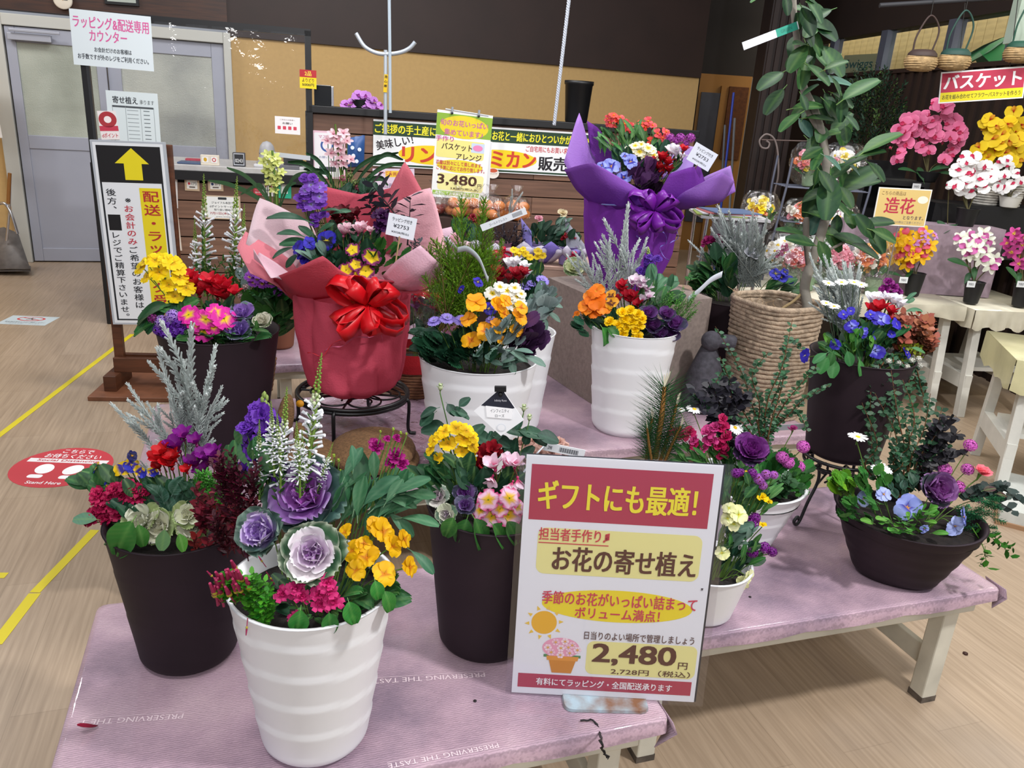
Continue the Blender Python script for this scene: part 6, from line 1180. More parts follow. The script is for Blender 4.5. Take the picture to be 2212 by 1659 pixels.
# === E2: second ivory pot behind E with red cyclamen, scabiosa and dusty miller
C = (.0, 2.68); P = pot('ivory pot half hidden behind the conifer pot with red and white cyclamen', C, .140, .105, .36, WHITEPOT, ripples=4, amp=.003)
dr = cyclamen('#a01226', '#7a0e1c'); wc = cyclamen('#e8e6ea', '#d8d0d8')
for px, py, s in ((1070, 595, 38), (1085, 600, 36), (1112, 600, 38), (1130, 598, 36), (1120, 610, 34), (1078, 612, 34), (1098, 608, 30)): P.fl('cyclamen', dr, px, py, s, -.05, n=V(rnd.uniform(-.2, .2), -.2, 1))
for px, py, s in ((1098, 578, 34), (1115, 575, 34), (1130, 585, 36), (1105, 588, 34), (1138, 600, 30)): P.fl('cyclamen', wc, px, py, s, .0, n=V(rnd.uniform(-.2, .2), -.2, 1))
sc2 = scabiosa('#9c8ce0', '#8878d0')
for px, py, s in ((1172, 605, 32), (1148, 612, 22), (1178, 635, 28), (1135, 618, 28)): P.fl('scabiosa', sc2, px, py, s, -.02, n=V(rnd.uniform(-.2, .4), -.5, 1))
P.leaves(gray_l, 1170, 655, 30, 30, 16, 40, -.04, .03); P.leaves(dusty, 1170, 655, 34, 34, 16, 36, -.08, .03); P.leaves(dk, 1140, 640, 40, 40, 26, 40, .0, .04)
for px, py, l, d in ((1175, 690, 44, (.4, .7)), (1195, 680, 40, (.9, .4)), (1195, 655, 40, (1, .0))): P.leaf(gray_l[0], px, py, l, -.08, d)
P.done()
# === F: ivory pot, centre right
C = (.425, 2.74); P = pot('ivory rippled pot right of centre with orange pansies and yellow double primroses', C, .155, .118, .385, WHITEPOT, ripples=5, amp=.003)
op = pansy('#f08a1a', '#f27a10', '#e06a08', '#e0a020', .12)
for px, py, s, sd in ((1286, 645, 58, -.2), (1272, 660, 48, -.4), (1300, 662, 44, .3), (1282, 672, 44, 0), (1288, 630, 40, 0), (1245, 680, 22, -1)): P.fl('pansy', op, px, py, s, -.06, side=sd)
P.fl('viola', pansy('#e0a030', '#e8a820', '#5a2a14', '#d09010', .5), 1322, 655, 32, -.06); P.fl('viola', pansy('#e0a030', '#e8a820', '#5a2a14', '#d09010', .5), 1320, 638, 26, -.04)
for px, py, s in ((1340, 630, 34), (1350, 645, 36), (1362, 655, 34), (1378, 662, 30), (1335, 655, 30), (1370, 645, 28), (1345, 620, 28)): P.fl('cyclamen', cyclamen('#b3142a', '#8f1020'), px, py, s, -.02, n=V(rnd.uniform(-.4, .4), -.5, 1))
wm = cyclamen('#efe2ec', '#b84a9a')
for px, py, s in ((1365, 618, 34), (1380, 625, 38), (1395, 630, 36), (1375, 610, 30), (1400, 645, 28), (1388, 652, 26), (1390, 612, 26)): P.fl('cyclamen', wm, px, py, s, .0, n=V(rnd.uniform(-.4, .4), -.5, .9))
yd = double_flower('#f0c800', '#d9a800', 12, 1, .1, .1, .5)
for px, py, s in ((1345, 675, 28), (1362, 672, 30), (1378, 680, 30), (1350, 690, 28), (1366, 694, 32), (1382, 702, 28), (1318, 696, 30), (1336, 702, 28), (1354, 708, 28), (1345, 722, 30), (1378, 728, 30), (1372, 712, 26), (1388, 690, 24)): P.fl('double_primrose', yd, px, py, s, -.1)
for px, py, r_, cl_ in ((1400, 678, 24, .1), (1410, 705, 26, .2), (1424, 722, 24, .3), (1458, 702, 28, .2), (1440, 680, 22, .1), (1448, 726, 24, .3)): P.cabbage(px, py, r_, '#84308f', '#63387c', '#4a4a60', '#6a4a80', -.06, outn=4, inner=8, closed=cl_, n=V(0, -.6, .8), ruf=.03)
P.leaf(crink[0], 1310, 725, 40, -.13, (.3, .4)); P.leaf(crink[1], 1325, 715, 30, -.12, (.4, .3)); P.leaves(lobed_dk, 1265, 700, 22, 22, 12, 30, -.06); P.leaves(dk, 1350, 690, 90, 34, 36, 38, .0, .05); P.leaves(oval_g, 1425, 640, 44, 24, 18, 40, .03, .03)
for i, (tx_, ty, bx) in enumerate(((1340, 435, 1330), (1372, 478, 1345), (1308, 512, 1318), (1392, 510, 1355), (1318, 560, 1322), (1352, 540, 1340), (1285, 545, 1312), (1365, 560, 1350), (1380, 540, 1352), (1250, 530, 1300), (1222, 550, 1290), (1262, 560, 1305), (1330, 590, 1328), (1385, 575, 1350))): P.seg('silver_sprig', silver_sprig(i % 7, 3), (bx, 645, .04), (tx_, ty, .05), 1.0)
P.seg('stock_spike', flower_spike('#5a2f9c', '#7a4fb8', 2, 12, .15, .1), (1405, 620, .02), (1400, 535, .04), .9); P.fl('stock_flower', double_flower('#5a2f9c', '#7a4fb8'), 1384, 585, 24, .03); P.fl('stock_flower', double_flower('#5a2f9c', '#7a4fb8'), 1420, 560, 24, .03); P.leaves(spoon_g, 1425, 605, 30, 20, 8, 46, .03)
for i in range(26): px, py = 1478 + rnd.uniform(-34, 22), 660 + rnd.uniform(-26, 34); P.seg('feathery_sprig', fern_sprig(i % 4, '#6fae48', '#3f7f30', .22, 22, .12, .012), (px - 18, py + 24, -.02), (px + 8, py - 18, -.03), 1)
ribbon(P.root, [(1485, 648, P.Y + .02), (1510, 628, P.Y), (1535, 605, P.Y - .01), (1560, 592, P.Y - .02)], .022, '#c9cdd6'); P.done()
# === G: dark pot on a scrolled black iron stand at right
C = (.972, 2.13); ZG = TH + .205; P = pot('dark pot on a black iron scroll stand with blue violas and red cyclamen', C, .138, .1, .30, DARKPOT, z=ZG, ripples=0)
sv = empty('plant_stand', (C[0], C[1], TH), 'black iron plant stand with scrolled feet under the dark pot at right', 'plant stand'); m = MB()
for zz, rr_ in ((ZG - .006, .105), (ZG - .03, .098)): m.tube([V(C[0] + rr_ * math.cos(a), C[1] + rr_ * math.sin(a), zz) for a in np.linspace(0, 2 * math.pi, 33)], .005, (1, 1, 1), 6)
for i in range(12): a = i * math.pi / 6; q = V(C[0] + .1 * math.cos(a), C[1] + .1 * math.sin(a), ZG - .018); m.tube([q + V(-math.sin(a), math.cos(a), 0) * .018 * math.cos(b) + V(0, 0, .012) * math.sin(b) for b in np.linspace(0, 2 * math.pi, 9)], .0025, (1, 1, 1), 4)
m.tube([V(C[0] - .1, C[1], ZG - .006), V(C[0] + .1, C[1], ZG - .006)], .004, (1, 1, 1), 5); wobj('ring', m, BLACK, sv)
for i in range(4):
    a = i * math.pi / 2 + 3.75; d = V(math.cos(a), math.sin(a), 0); b = V(C[0], C[1], 0); m = MB()
    m.tube(bez([b + d * .1 + V(0, 0, ZG - .01), b + d * .085 + V(0, 0, ZG - .07), b + d * .115 + V(0, 0, TH + .07), b + d * .135 + V(0, 0, TH + .018), b + d * .15 + V(0, 0, TH + .007), b + d * .163 + V(0, 0, TH + .02), b + d * .15 + V(0, 0, TH + .032), b + d * .142 + V(0, 0, TH + .022)], 6), .0048, (1, 1, 1), 6); wobj('leg', m, BLACK, sv)
    m = MB(); m.tube(bez([b + d * .095 + V(0, 0, ZG - .09), b + d * .04 + V(0, 0, ZG - .05), b + d * .03 + V(0, 0, ZG - .08), b + d * .05 + V(0, 0, ZG - .085)], 6), .0035, (1, 1, 1), 5); wobj('scroll', m, BLACK, sv)
bl = pansy('#2f24a8', '#3a30b8', '#2a1f90', '#e8dca0', .2); bl2 = pansy('#33269f', '#3a30b0', '#8a90e0', '#20184a', .34)
for px, py, s, sd, m in ((1891, 760, 42, 0, bl2), (1903, 690, 40, .2, bl2), (1840, 705, 32, -.3, bl2), (1862, 718, 30, 0, bl2), (1935, 700, 34, 1, bl), (1805, 745, 28, -.8, bl), (1740, 768, 32, -1.4, bl), (1958, 762, 28, .8, bl), (1895, 725, 26, 0, bl), (1822, 680, 24, 0, bl), (1880, 680, 24, 0, bl), (1838, 672, 20, 0, bl), (1925, 722, 22, .6, bl)): P.fl('viola', m, px, py, s, -.05, side=sd)
for px, py, s in ((1878, 680, 42), (1900, 675, 44), (1920, 682, 38), (1890, 692, 36), (1932, 700, 34)): P.fl('cyclamen', cyclamen('#b81224', '#8f0e1c'), px, py, s, .0, n=V(rnd.uniform(-.3, .3), -.2, 1))
for px, py, s in ((1880, 655, 40), (1900, 655, 38), (1925, 660, 42), (1940, 668, 40), (1912, 650, 34), (1935, 655, 34)): P.fl('cyclamen', cyclamen('#f0eff4', '#e0dce6'), px, py, s, .03, n=V(rnd.uniform(-.3, .3), -.2, 1))
ps = double_flower('#7f1272', '#650e5c', 12, 1, .2, .15, .5)
for px, py, s in ((1920, 610, 26), (1912, 625, 28), (1930, 622, 28), (1922, 638, 28), (1940, 630, 24), (1908, 640, 24), (1935, 645, 24)): P.fl('stock_flower', ps, px, py, s, .05)
for px, py, l, d in ((1958, 650, 40, (.7, -.5)), (1975, 668, 40, (1, -.3)), (1965, 640, 30, (.4, -.8)), (1905, 650, 34, (-.5, -.5))): P.leaf(spoon_g[0], px, py, l, .05, d)
for i in range(26):
    bx, by = 1845 + rnd.uniform(-20, 15), 720; P.seg('silver_sprig', silver_sprig(i % 7, 2), (bx, by, .03), (1800 + rnd.uniform(-62, 62), 610 + rnd.uniform(-60, 60), .03 + rnd.uniform(-.03, .03)), .8)
P.seg('silver_sprig', silver_sprig(3, 2), (1800, 700, .03), (1745, 548, .05), .8); P.seg('silver_sprig', silver_sprig(2, 2), (1815, 690, .03), (1768, 560, .05), .8)
for px, py, s in ((1790, 612, 28), (1818, 610, 28), (1845, 610, 28), (1860, 615, 28), (1785, 655, 26), (1802, 662, 26)): P.fl('daisy', daisy(), px, py, s, -.02, n=V(rnd.uniform(-.2, .2), -.25, 1), scol=lin('#4a5a44'))
P.leaves(light_g[:1] + oval_g, 1850, 745, 75, 30, 46, 32, -.04, .05); P.leaves([L_('oval', '#2f6a3a', rib='#5f9a60')], 1900, 720, 50, 30, 26, 34, .0, .05); P.leaves(dk, 1860, 730, 80, 34, 30, 36, .03, .04)
for px, py, l, d in ((1778, 788, 40, (-.4, .9)), (1800, 796, 40, (-.2, 1)), (1860, 795, 36, (.2, 1)), (1770, 772, 34, (-.8, .5)), (1795, 775, 30, (-.3, .8)), (1835, 775, 34, (.2, .9)), (1985, 755, 30, (1, .2))): P.leaf([L_('oval', '#3a7a3f', rib='#6aa068')][0], px, py, l, -.13, d)
for i in range(40):
    px, py = 1985 + rnd.uniform(-44, 46), 720 + rnd.uniform(-36, 36); P.seg('leafy_sprig', leafy_sprig(i % 4 + 40, '#8a4a30', '#4a3018', 13, .32, .12, '#5a3a20', .7, .1, .2, '#a8604a'), (px - 16, py + 26, .02), (px + 4, py - 10, .0 + rnd.uniform(-.04, .04)), 1)
for i in range(12): px, py = 1968 + rnd.uniform(-26, 34), 748 + rnd.uniform(-10, 16); P.seg('leafy_sprig', leafy_sprig(i % 3 + 45, '#8a9a1c', '#5a5a14', 9, .34, .12, '#5a5a20', .7), (px - 8, py + 2, -.02), (px + 6, py + 10, -.05), 1)
for pts in ([(1890, 800, -.1), (1880, 860, -.13), (1884, 930, -.12)], [(1930, 800, -.1), (1935, 870, -.12), (1920, 960, -.1)], [(1975, 790, -.05), (1990, 840, -.05), (2010, 900, -.04)], [(1960, 800, -.08), (1965, 860, -.08), (1985, 950, -.06)], [(1900, 800, -.11), (1915, 850, -.12), (1905, 900, -.12)]): spray(P, (1930, 760), pts, 24, '#3a6648', '#22442c', 15, .0)
for px, py in ((1970, 778), (1985, 775), (1942, 785), (1960, 792), (1920, 780), (1988, 790)): P.fl('white_berry_cluster', pompom('#e4e2dc', '#b8b8a8', 18), px, py, 16, -.08)
P.done()
# === I: white bowl planter behind the sign, with pine, snapdragons and dark cabbage
C = (.655, 1.925); P = pot('white bowl planter beside the price sign with pine, snapdragons and a dark cabbage', C, .142, .075, .195, WHITEPOT, ripples=4, amp=.0015, lip=.006)
for b, t, wk in (((1415, 990, .0), (1440, 800, .02), 1.15), ((1395, 1010, .0), (1412, 880, .0), 1.0), ((1425, 1000, .0), (1470, 845, .03), .9), ((1430, 1010, -.02), (1480, 900, -.03), 1.0), ((1410, 1010, -.03), (1395, 905, -.04), 1.0)): P.seg('pine_sprig', pine_sprig(b[0] % 3), b, t, wk)
sg = double_flower('#b01654', '#8f1044', 9, .9, .16, .1, .55); sg2 = double_flower('#c43a80', '#a82462', 9, .9, .16, .1, .55)
for px, py, s, m in ((1475, 945, 36, sg), (1462, 935, 34, sg), (1490, 935, 34, sg), (1500, 960, 30, sg), (1530, 935, 40, sg2), (1545, 925, 36, sg2), (1560, 925, 38, sg), (1570, 945, 36, sg), (1535, 955, 38, sg2), (1555, 965, 36, sg), (1562, 905, 28, sg), (1560, 985, 30, sg), (1568, 970, 26, sg), (1500, 950, 28, sg2), (1522, 968, 28, sg2)): P.fl('snapdragon', m, px, py, s, .0)
for px, py, n in ((1500, 884, V(0, -.2, 1)), (1588, 924, V(.2, -.5, .8)), (1470, 885, V(0, -.2, 1))): P.fl('daisy', daisy(), px, py, 36 if px != 1470 else 20, .04, n=n)
P.cabbage(1622, 972, 42, '#a02ea6', '#6f2c80', '#2e2a3e', '#8a4a94', -.06, outn=7, inner=16, n=V(-.05, -.6, .8), ruf=.03)
vc = pompom('#d064bc', '#a03e98', 44)
for px, py, s in ((1735, 965, 34), (1690, 988, 34), (1712, 1002, 36), (1728, 1008, 30), (1700, 1000, 28), (1712, 928, 0)):
    if s: P.fl('verbena_cluster', vc, px, py, s, -.02)
P.fl('ranunculus_bud', double_flower('#8f2a64', '#c49a8a', 8, .6, .05, 0, .6), 1712, 930, 28, .0, n=V(0, -.2, 1))
P.leaves([lobed('#3a7a35', 5, .3), lobed('#2f6a2f', 5, .3)], 1668, 1000, 40, 18, 16, 30, -.0, .03); P.leaves(lobed_g, 1720, 1030, 26, 44, 18, 32, -.02, .03); P.leaves(lance_g, 1520, 985, 70, 24, 30, 40, .0, .03); P.leaves(oval_g, 1600, 1000, 50, 30, 20, 34, .0, .04)
for i in range(26): a = rnd.uniform(-.9, .9); P.seg('grass_blade', leafm('strap', '#3a6f3a', rib='#5a8a50'), (1685, 1075, -.06), (1685 + 62 * math.sin(a), 1075 - rnd.uniform(30, 70) * math.cos(a), -.06 + rnd.uniform(-.05, .05)), 1) if False else spray(P, (1680, 1078), [(1682 + 55 * math.sin(a) * .6, 1050, -.08), (1682 + 75 * math.sin(a), 1078 - rnd.uniform(20, 75) * math.cos(a), -.10 + rnd.uniform(-.04, .04))], 7, '#3a6a3a', '#264a2a', 18, .0, '#3a5a34')
for pts in ([(1640, 930, .05), (1620, 860, .06), (1600, 800, .08), (1545, 705, .06)], [(1650, 940, .05), (1660, 860, .04), (1690, 790, .03), (1712, 690, .05)], [(1640, 950, .06), (1600, 880, .06), (1580, 830, .06), (1555, 770, .05)], [(1660, 950, .05), (1690, 880, .04), (1730, 830, .03), (1765, 790, .02)], [(1650, 960, .04), (1700, 900, .03), (1740, 860, .02), (1792, 832, .02)], [(1640, 940, .05), (1640, 870, .05), (1625, 810, .05), (1660, 760, .05)], [(1600, 930, .05), (1570, 890, .06), (1540, 850, .06), (1560, 800, .06)], [(1640, 960, .04), (1670, 920, .04), (1720, 890, .03), (1745, 935, .02)], [(1650, 960, .05), (1655, 900, .05), (1680, 840, .05), (1700, 760, .05)], [(1640, 970, .03), (1600, 910, .04), (1545, 900, .04), (1500, 850, .05)], [(1660, 940, .03), (1690, 830, .05), (1700, 740, .06), (1735, 755, .06)]): spray(P, (1660, 1050), pts, 34, '#3f6f4a', '#284a32', 14, .0)
for pts in ([(1560, 900, .05), (1550, 860, .05), (1530, 825, .06)], [(1570, 900, .05), (1580, 860, .05), (1575, 815, .06)], [(1550, 910, .05), (1520, 870, .05), (1500, 845, .06)], [(1575, 905, .05), (1600, 870, .05), (1605, 850, .05)], [(1560, 920, .05), (1535, 890, .04), (1500, 880, .05)]): spray(P, (1580, 1000), pts, 22, '#2c2a34', '#191720', 26, .0, '#2a1a1a')
o, R, c, w, h = board('barcode_strip', at(1600, 922, 2.2), at(1745, 915, 2.25), at(1600, 934, 2.2), None, None, '#c9ced2', parent=P.root); t = MB()
for i in range(18): rect(t, w * (-.2 + i * .012), -h * .3, w * (-.2 + i * .012 + .005), h * .3, '#6a6c76')
prints(o, R, c, t); P.done()
# === J: small white bowl with pale violas right beside the sign
C = (.475, 1.60); P = pot('small white planter at the sign edge with pale yellow violas and purple alyssum', C, .105, .075, .13, WHITEPOT, ripples=0)
pv = pansy('#e6e6a8', '#ecebb8', '#b8c860', '#e0c020', .2)
for px, py, s, sd, u in ((1595, 1112, 44, .2, .4), (1572, 1120, 34, -.3, .4), (1560, 1195, 34, -.4, .3), (1615, 1245, 38, .4, -.3), (1605, 1258, 30, -.4, -.2), (1585, 1132, 34, 0, .4), (1575, 1098, 30, 0, .5)): P.fl('viola', pv, px, py, s, -.05, side=sd, upk=u)
a1 = pompom('#7a1f86', '#5a1468', 34, 4, .8, .3); a2 = pompom('#a85ac0', '#8a4a50', 34, 4, .8, .3); a3 = pompom('#e9eaf0', '#b8c0a8', 34, 4, .8, .28)
for px, py, s, m in ((1625, 1128, 36, a1), (1615, 1140, 30, a1), (1632, 1118, 26, a1), (1603, 1178, 30, a3), (1625, 1192, 32, a1), (1652, 1183, 30, a1), (1668, 1192, 26, a1), (1593, 1165, 24, a3), (1640, 1035, 30, a2), (1655, 1025, 26, a2), (1625, 1022, 26, a1), (1590, 1022, 26, a1), (1648, 1048, 24, a2), (1672, 1026, 22, a2), (1600, 1020, 22, a1)): P.fl('alyssum_cluster', m, px, py, s, -.02)
for px, py, s in ((1646, 1076, 30), (1660, 1085, 20), (1612, 1025, 20), (1648, 1135, 20)): P.fl('yellow_bloom', double_flower('#e8c800', '#d0a400', 7, .8, .1, .1, .5), px, py, s, -.02)
P.leaves(gray_l, 1590, 1155, 34, 24, 12, 44, -.03, .03); P.leaves(lance_g, 1600, 1190, 50, 30, 20, 36, -.02, .03); P.leaves(oval_g, 1600, 1070, 50, 50, 34, 34, .0, .04); P.leaves(lance_g, 1640, 1060, 40, 50, 26, 34, .02, .04); P.leaves(dk, 1590, 1200, 60, 26, 22, 34, .0, .04); P.done()
# pale driftwood-like roses lying behind the sign
dl = double_flower('#cfa79a', '#a87f74', 10, 1, .12, .0, .6)
hb = empty('dried_hydrangea_bunch', on(1170, 1010, TH), 'bunch of dried dusty pink flowers behind the top left of the price sign', 'flowers')
PH = Planter(hb, on(1170, 1010, TH), TH, 1.62)
for px, py, s in ((1125, 960, 44), (1150, 975, 46), (1175, 968, 40), (1200, 962, 36), (1165, 985, 44), (1190, 978, 40), (1218, 972, 38), (1135, 985, 40), (1230, 980, 34), (1210, 955, 28), (1118, 990, 36), (1150, 955, 34)): PH.fl('dried_flower', dl, px, py, s, rnd.uniform(-.03, .03))
PH.leaves([L_('oval', '#5a5a48')], 1170, 985, 50, 14, 10, 30, .02); PH.done()
# === helpers for bouquets
def blob(P, name, meshes, cx, cy, rx, ry, n, s, dy=0.0, dz=.06, stem=False, upk=.35):
    for i in range(n):
        k = math.sqrt((i + .5) / n); a = i * 2.39996 + P.r.random() * .3; ms = meshes[P.r.randrange(len(meshes))]
        P.fl(name, ms, cx + rx * k * math.cos(a), cy + ry * k * math.sin(a), s * P.r.uniform(.85, 1.15), dy - dz * (1 - k * k), stem=stem, side=.7 * k * math.cos(a), upk=upk - .4 * k * math.sin(a) * .5)
def plain_pot(name, label, p, rt, rb, h, mat, cat='potted plant', group=None, n=24, ripples=0):
    r = empty(name, p, label, cat, group); obj('pot', pot_mesh(rt, rb, h, ripples=ripples, n=n, th=.003, amp=.002), mat, r, None, p); soil(r, p, p[2] + h - .015, rt - .005); P = Planter(r, p, p[2] + h - .015); return P
def cello(P, cx, cy, rx, ry, dy=0.0, name='cellophane_wrap', tuft=True):
    c = at(cx, cy, P.Y + dy); k = pxm(c); m = MB(); G = []; sd = P.r.random() * 9
    for i in range(15):
        t = i / 14; row = []; zz = ry * k * math.cos(t * math.pi * (.93)); rr = rx * k * (math.sin(t * math.pi * .93) ** .65 * .97 + .08)
        if tuft and t < .12: rr *= .45
        for a in np.linspace(0, 2 * math.pi, 26, endpoint=False): q = 1 + .07 * math.sin(a * 7 + t * 9 + sd) + .04 * math.sin(a * 13 - t * 21 + sd); row.append((c[0] + rr * q * math.cos(a), c[1] + rr * q * math.sin(a) * .8, c[2] + zz))
        G.append(row)
    m.grid(np.array(G), (1, 1, 1), closev=True); return wobj(name, m, CELLO, P.root, smooth=False)
def bow(root, c, k, col, n=9, tails=2, mat=None, name='ribbon_bow', face=V(0, -1, .1)):
    """gift bow: n loops of satin ribbon around a knot, k = loop length"""
    m = MB(); F = frame(face); cc = lin(col); r = random.Random(n)
    for i in range(n):
        a = i * 2 * math.pi / n + r.uniform(-.15, .15); L = k * r.uniform(.8, 1.1); w = k * .2; d = V(math.cos(a), math.sin(a) * .8, .0); s = V(-math.sin(a), math.cos(a), 0); pts = []
        lift = (.05, .75)[i % 2] + r.uniform(0, .2); L *= (1.1, .8)[i % 2]
        for t in np.linspace(0, 1, 11): ang = t * 2 * math.pi; x = L * (1 - math.cos(ang)) / 2; z = L * .3 * math.sin(ang) * (1 if i % 2 else .9) + L * lift * (1 - math.cos(ang)) / 2; pts.append((x, z))
        tb = (.9, -.7, .35)[i % 3]; w1 = s * math.cos(tb) + V(0, 0, 1) * math.sin(tb); n1 = V(0, 0, 1) * math.cos(tb) - s * math.sin(tb); m.grid(np.array([[F @ (d * x + n1 * z * 1.15 + V(0, 0, k * .25) + w1 * w * (.35 + .65 * min(1, 2.2 * x / L)) * v) + c for v in (-1, 0, 1)] for x, z in pts]), cc)
    m.ball(c + F @ V(0, 0, k * .1), k * .16, cc, 8, 5); o = wobj(name, m, RIBB, root, label=None); o.modifiers.new('s', 'SOLIDIFY').thickness = .0008; return o
def sheet(root, rows, col, col2=None, n=5, name='wrapping_paper', mat=None, wav=.0, lab=None):
    m = MB(); patch(m, rows, col, n, col2, wav); o = wobj(name, m, mat or FELT, root, label=lab); o.modifiers.new('s', 'SOLIDIFY').thickness = .0012; return o
def wrapbody(root, C, z0, prof, col, pl=11, amp=.04, name='wrapping_paper'):
    """pleated cloth around a hidden pot; prof: (radius, height)"""
    m = MB(); K = 30; rows = []; zs = [p[1] for p in prof]; rs = [p[0] for p in prof]
    for i in range(K + 1):
        z = zs[0] + (zs[-1] - zs[0]) * i / K; r = float(np.interp(z, zs, rs)); row = []
        for a in np.linspace(0, 2 * math.pi, 150, endpoint=False):
            t = i / K; q = 1 + amp * (.35 + .65 * abs(t - .45)) * (abs(math.sin(a * pl / 2 + .6 * math.sin(t * 3))) ** .6 - .6) + .02 * math.sin(a * 3 + t * 5) + .07 * abs((a * 7 / 6.2832 + t * 1.3) % 1 - .5) - .06 * abs((a * 11 / 6.2832 - t * .9 + .3) % 1 - .5) + .05 * abs((a * 16 / 6.2832 + t * 2.1) % 1 - .5)
            row.append((C[0] + r * q * math.cos(a), C[1] + r * q * math.sin(a), z0 + z))
        rows.append(row)
    m.grid(np.array(rows), lin(col), closev=True); m.poly(rows[0][::-1], lin(col)); return wobj(name, m, FELT, root)
def curl(root, pts, col, w=.004, name='curling_ribbon'):
    L = bez([at(*p) for p in pts], 8); m = MB(); G = []
    for i, p in enumerate(L): a = i * .5; o_ = V(0, math.cos(a), math.sin(a)) * .006; u_ = V(.2, math.sin(a), math.cos(a)) * w / 2; G.append([p + o_ - u_, p + o_ + u_])
    m.grid(np.array(G), lin(col)); o = wobj(name, m, RIBB, root); o.modifiers.new('s', 'SOLIDIFY').thickness = .0005; return o
def pcard(root, TL, TR, BL, lines, name='price_card', stick=None):
    o, R, c, w, h = board(name, at(*TL), at(*TR), at(*BL), None, None, '#dfe4ec', parent=root); t = MB()
    for i, s in enumerate(lines): add_text(t, s, 0, h * (.28 - .29 * i), w * (.7, .55, .62)[i], h * (.17, .17, .12)[i], '#2a2a34', .005)
    prints(o, R, c, t)
    if stick: m = MB(); m.tube([c - R[:, 1] * h * .45, at(*stick)], .0025, lin('#b09a70'), 5); wobj('card_stick', m, PAINT, o)
# === M: red wrapped planter on the black iron ring stand
C = (-.548, 2.56); ZR = .505; sv = empty('plant_stand', (C[0], C[1], TH), 'black iron ring stand with curved legs under the red-wrapped planter', 'plant stand'); m = MB()
G = []
for a in np.linspace(0, 2 * math.pi, 49): G.append(V(C[0] + .188 * math.cos(a), C[1] + .188 * math.sin(a), ZR))
for dz in (0, -.012): m.tube([p + V(0, 0, dz) for p in G], .0075, (1, 1, 1), 6)
for i in range(6):
    a = i * math.pi / 3; b = V(C[0] + .10 * math.cos(a), C[1] + .10 * math.sin(a), ZR - .004); m.tube([b + V(math.cos(q), math.sin(q), 0) * (.03 + .045 * q / 9) for q in np.linspace(0, 9, 34)], .0035, (1, 1, 1), 4)
m.tube([V(C[0] - .187, C[1], ZR - .006), V(C[0] + .187, C[1], ZR - .006)], .004, (1, 1, 1), 5); m.tube([V(C[0], C[1] - .187, ZR - .006), V(C[0], C[1] + .187, ZR - .006)], .004, (1, 1, 1), 5); wobj('ring', m, BLACK, sv)
for a in (-1.68, -.12, 1.5, 3.05):
    d = V(math.cos(a), math.sin(a), 0); b = V(C[0], C[1], 0); m = MB(); m.tube(bez([b + d * .17 + V(0, 0, ZR - .004), b + d * .196 + V(0, 0, ZR - .012), b + d * .2 + V(0, 0, ZR - .04), b + d * .198 + V(0, 0, TH + .03), b + d * .205 + V(0, 0, TH + .007), b + d * .226 + V(0, 0, TH + .006)], 6), .0065, (1, 1, 1), 6); wobj('leg', m, BLACK, sv)
m = MB(); tq = at(648, 872, C[1] - .17); disc(m, 0, 0, .013, .012, '#c98a1a', 0); F_ = frame(V(0, -1, .25)); o = obj('yellow_tag', m, PAINT, sv, F_, tq); o.modifiers.new('s', 'SOLIDIFY').thickness = .001
Z0 = ZR + .012; rt = empty('wrapped_planter', (C[0], C[1], Z0), 'gift planter wrapped in red and pink paper with a red satin bow', 'wrapped planter'); P = Planter(rt, (C[0], C[1], Z0), Z0 + .34); P.C = V(C[0], C[1], 0)
wrapbody(rt, C, Z0, [(.105, 0), (.150, .03), (.168, .12), (.180, .22), (.183, .30), (.19, .345)], '#d4566c', 9, .22)
Ym = C[1]; f_ = Ym - .17; PK, PK2, RD = '#e9b3c0', '#dd8f9f', '#cf5266'
sheet(rt, [[(640, 655, Ym), (660, 650, f_ + .05), (724, 640, f_), (810, 612, f_), (880, 625, f_ + .04)], [(612, 630, Ym - .06), (650, 615, f_ - .05), (715, 612, f_ - .06), (790, 606, f_ - .03), (878, 610, f_)], [(590, 600, Ym - .08), (640, 580, f_ - .12), (697, 553, f_ - .13), (745, 592, f_ - .06), (812, 604, f_)]], RD, '#d45f70')
sheet(rt, [[(645, 660, Ym), (640, 640, Ym), (650, 600, Ym + .03)], [(600, 620, Ym - .1), (590, 585, Ym - .04), (625, 560, Ym + .04)], [(540, 590, Ym - .12), (512, 535, Ym - .05), (530, 500, Ym + .02)]], '#dc7a8a', '#e48c98')
sheet(rt, [[(650, 640, Ym + .02), (670, 600, Ym + .1), (700, 560, Ym + .16)], [(590, 570, Ym), (620, 520, Ym + .12), (680, 500, Ym + .18)], [(531, 527, Ym - .02), (561, 428, Ym + .14), (668, 480, Ym + .2)]], '#e0b8c2', '#dcc5cc')
sheet(rt, [[(560, 545, Ym - .08), (600, 570, Ym - .1), (650, 610, Ym - .12)], [(550, 560, Ym - .1), (590, 590, Ym - .12), (640, 622, Ym - .14)], [(548, 538, Ym - .13), (585, 600, Ym - .15), (610, 592, Ym - .13)]], '#e8c4d0', '#e6ccd6')
sheet(rt, [[(760, 620, Ym + .1), (840, 630, Ym + .1), (890, 620, Ym + .05)], [(810, 500, Ym + .17), (860, 500, Ym + .17), (925, 520, Ym + .1)], [(826, 440, Ym + .2), (874, 350, Ym + .22), (912, 412, Ym + .18)]], '#c85a6c', '#d87482')
sheet(rt, [[(830, 620, Ym + .08), (880, 625, Ym + .04), (905, 615, Ym - .02)], [(850, 520, Ym + .13), (910, 520, Ym + .08), (950, 550, Ym)], [(850, 440, Ym + .16), (930, 406, Ym + .14), (968, 548, Ym + .02)]], '#dfa0ac', '#eab8c2')
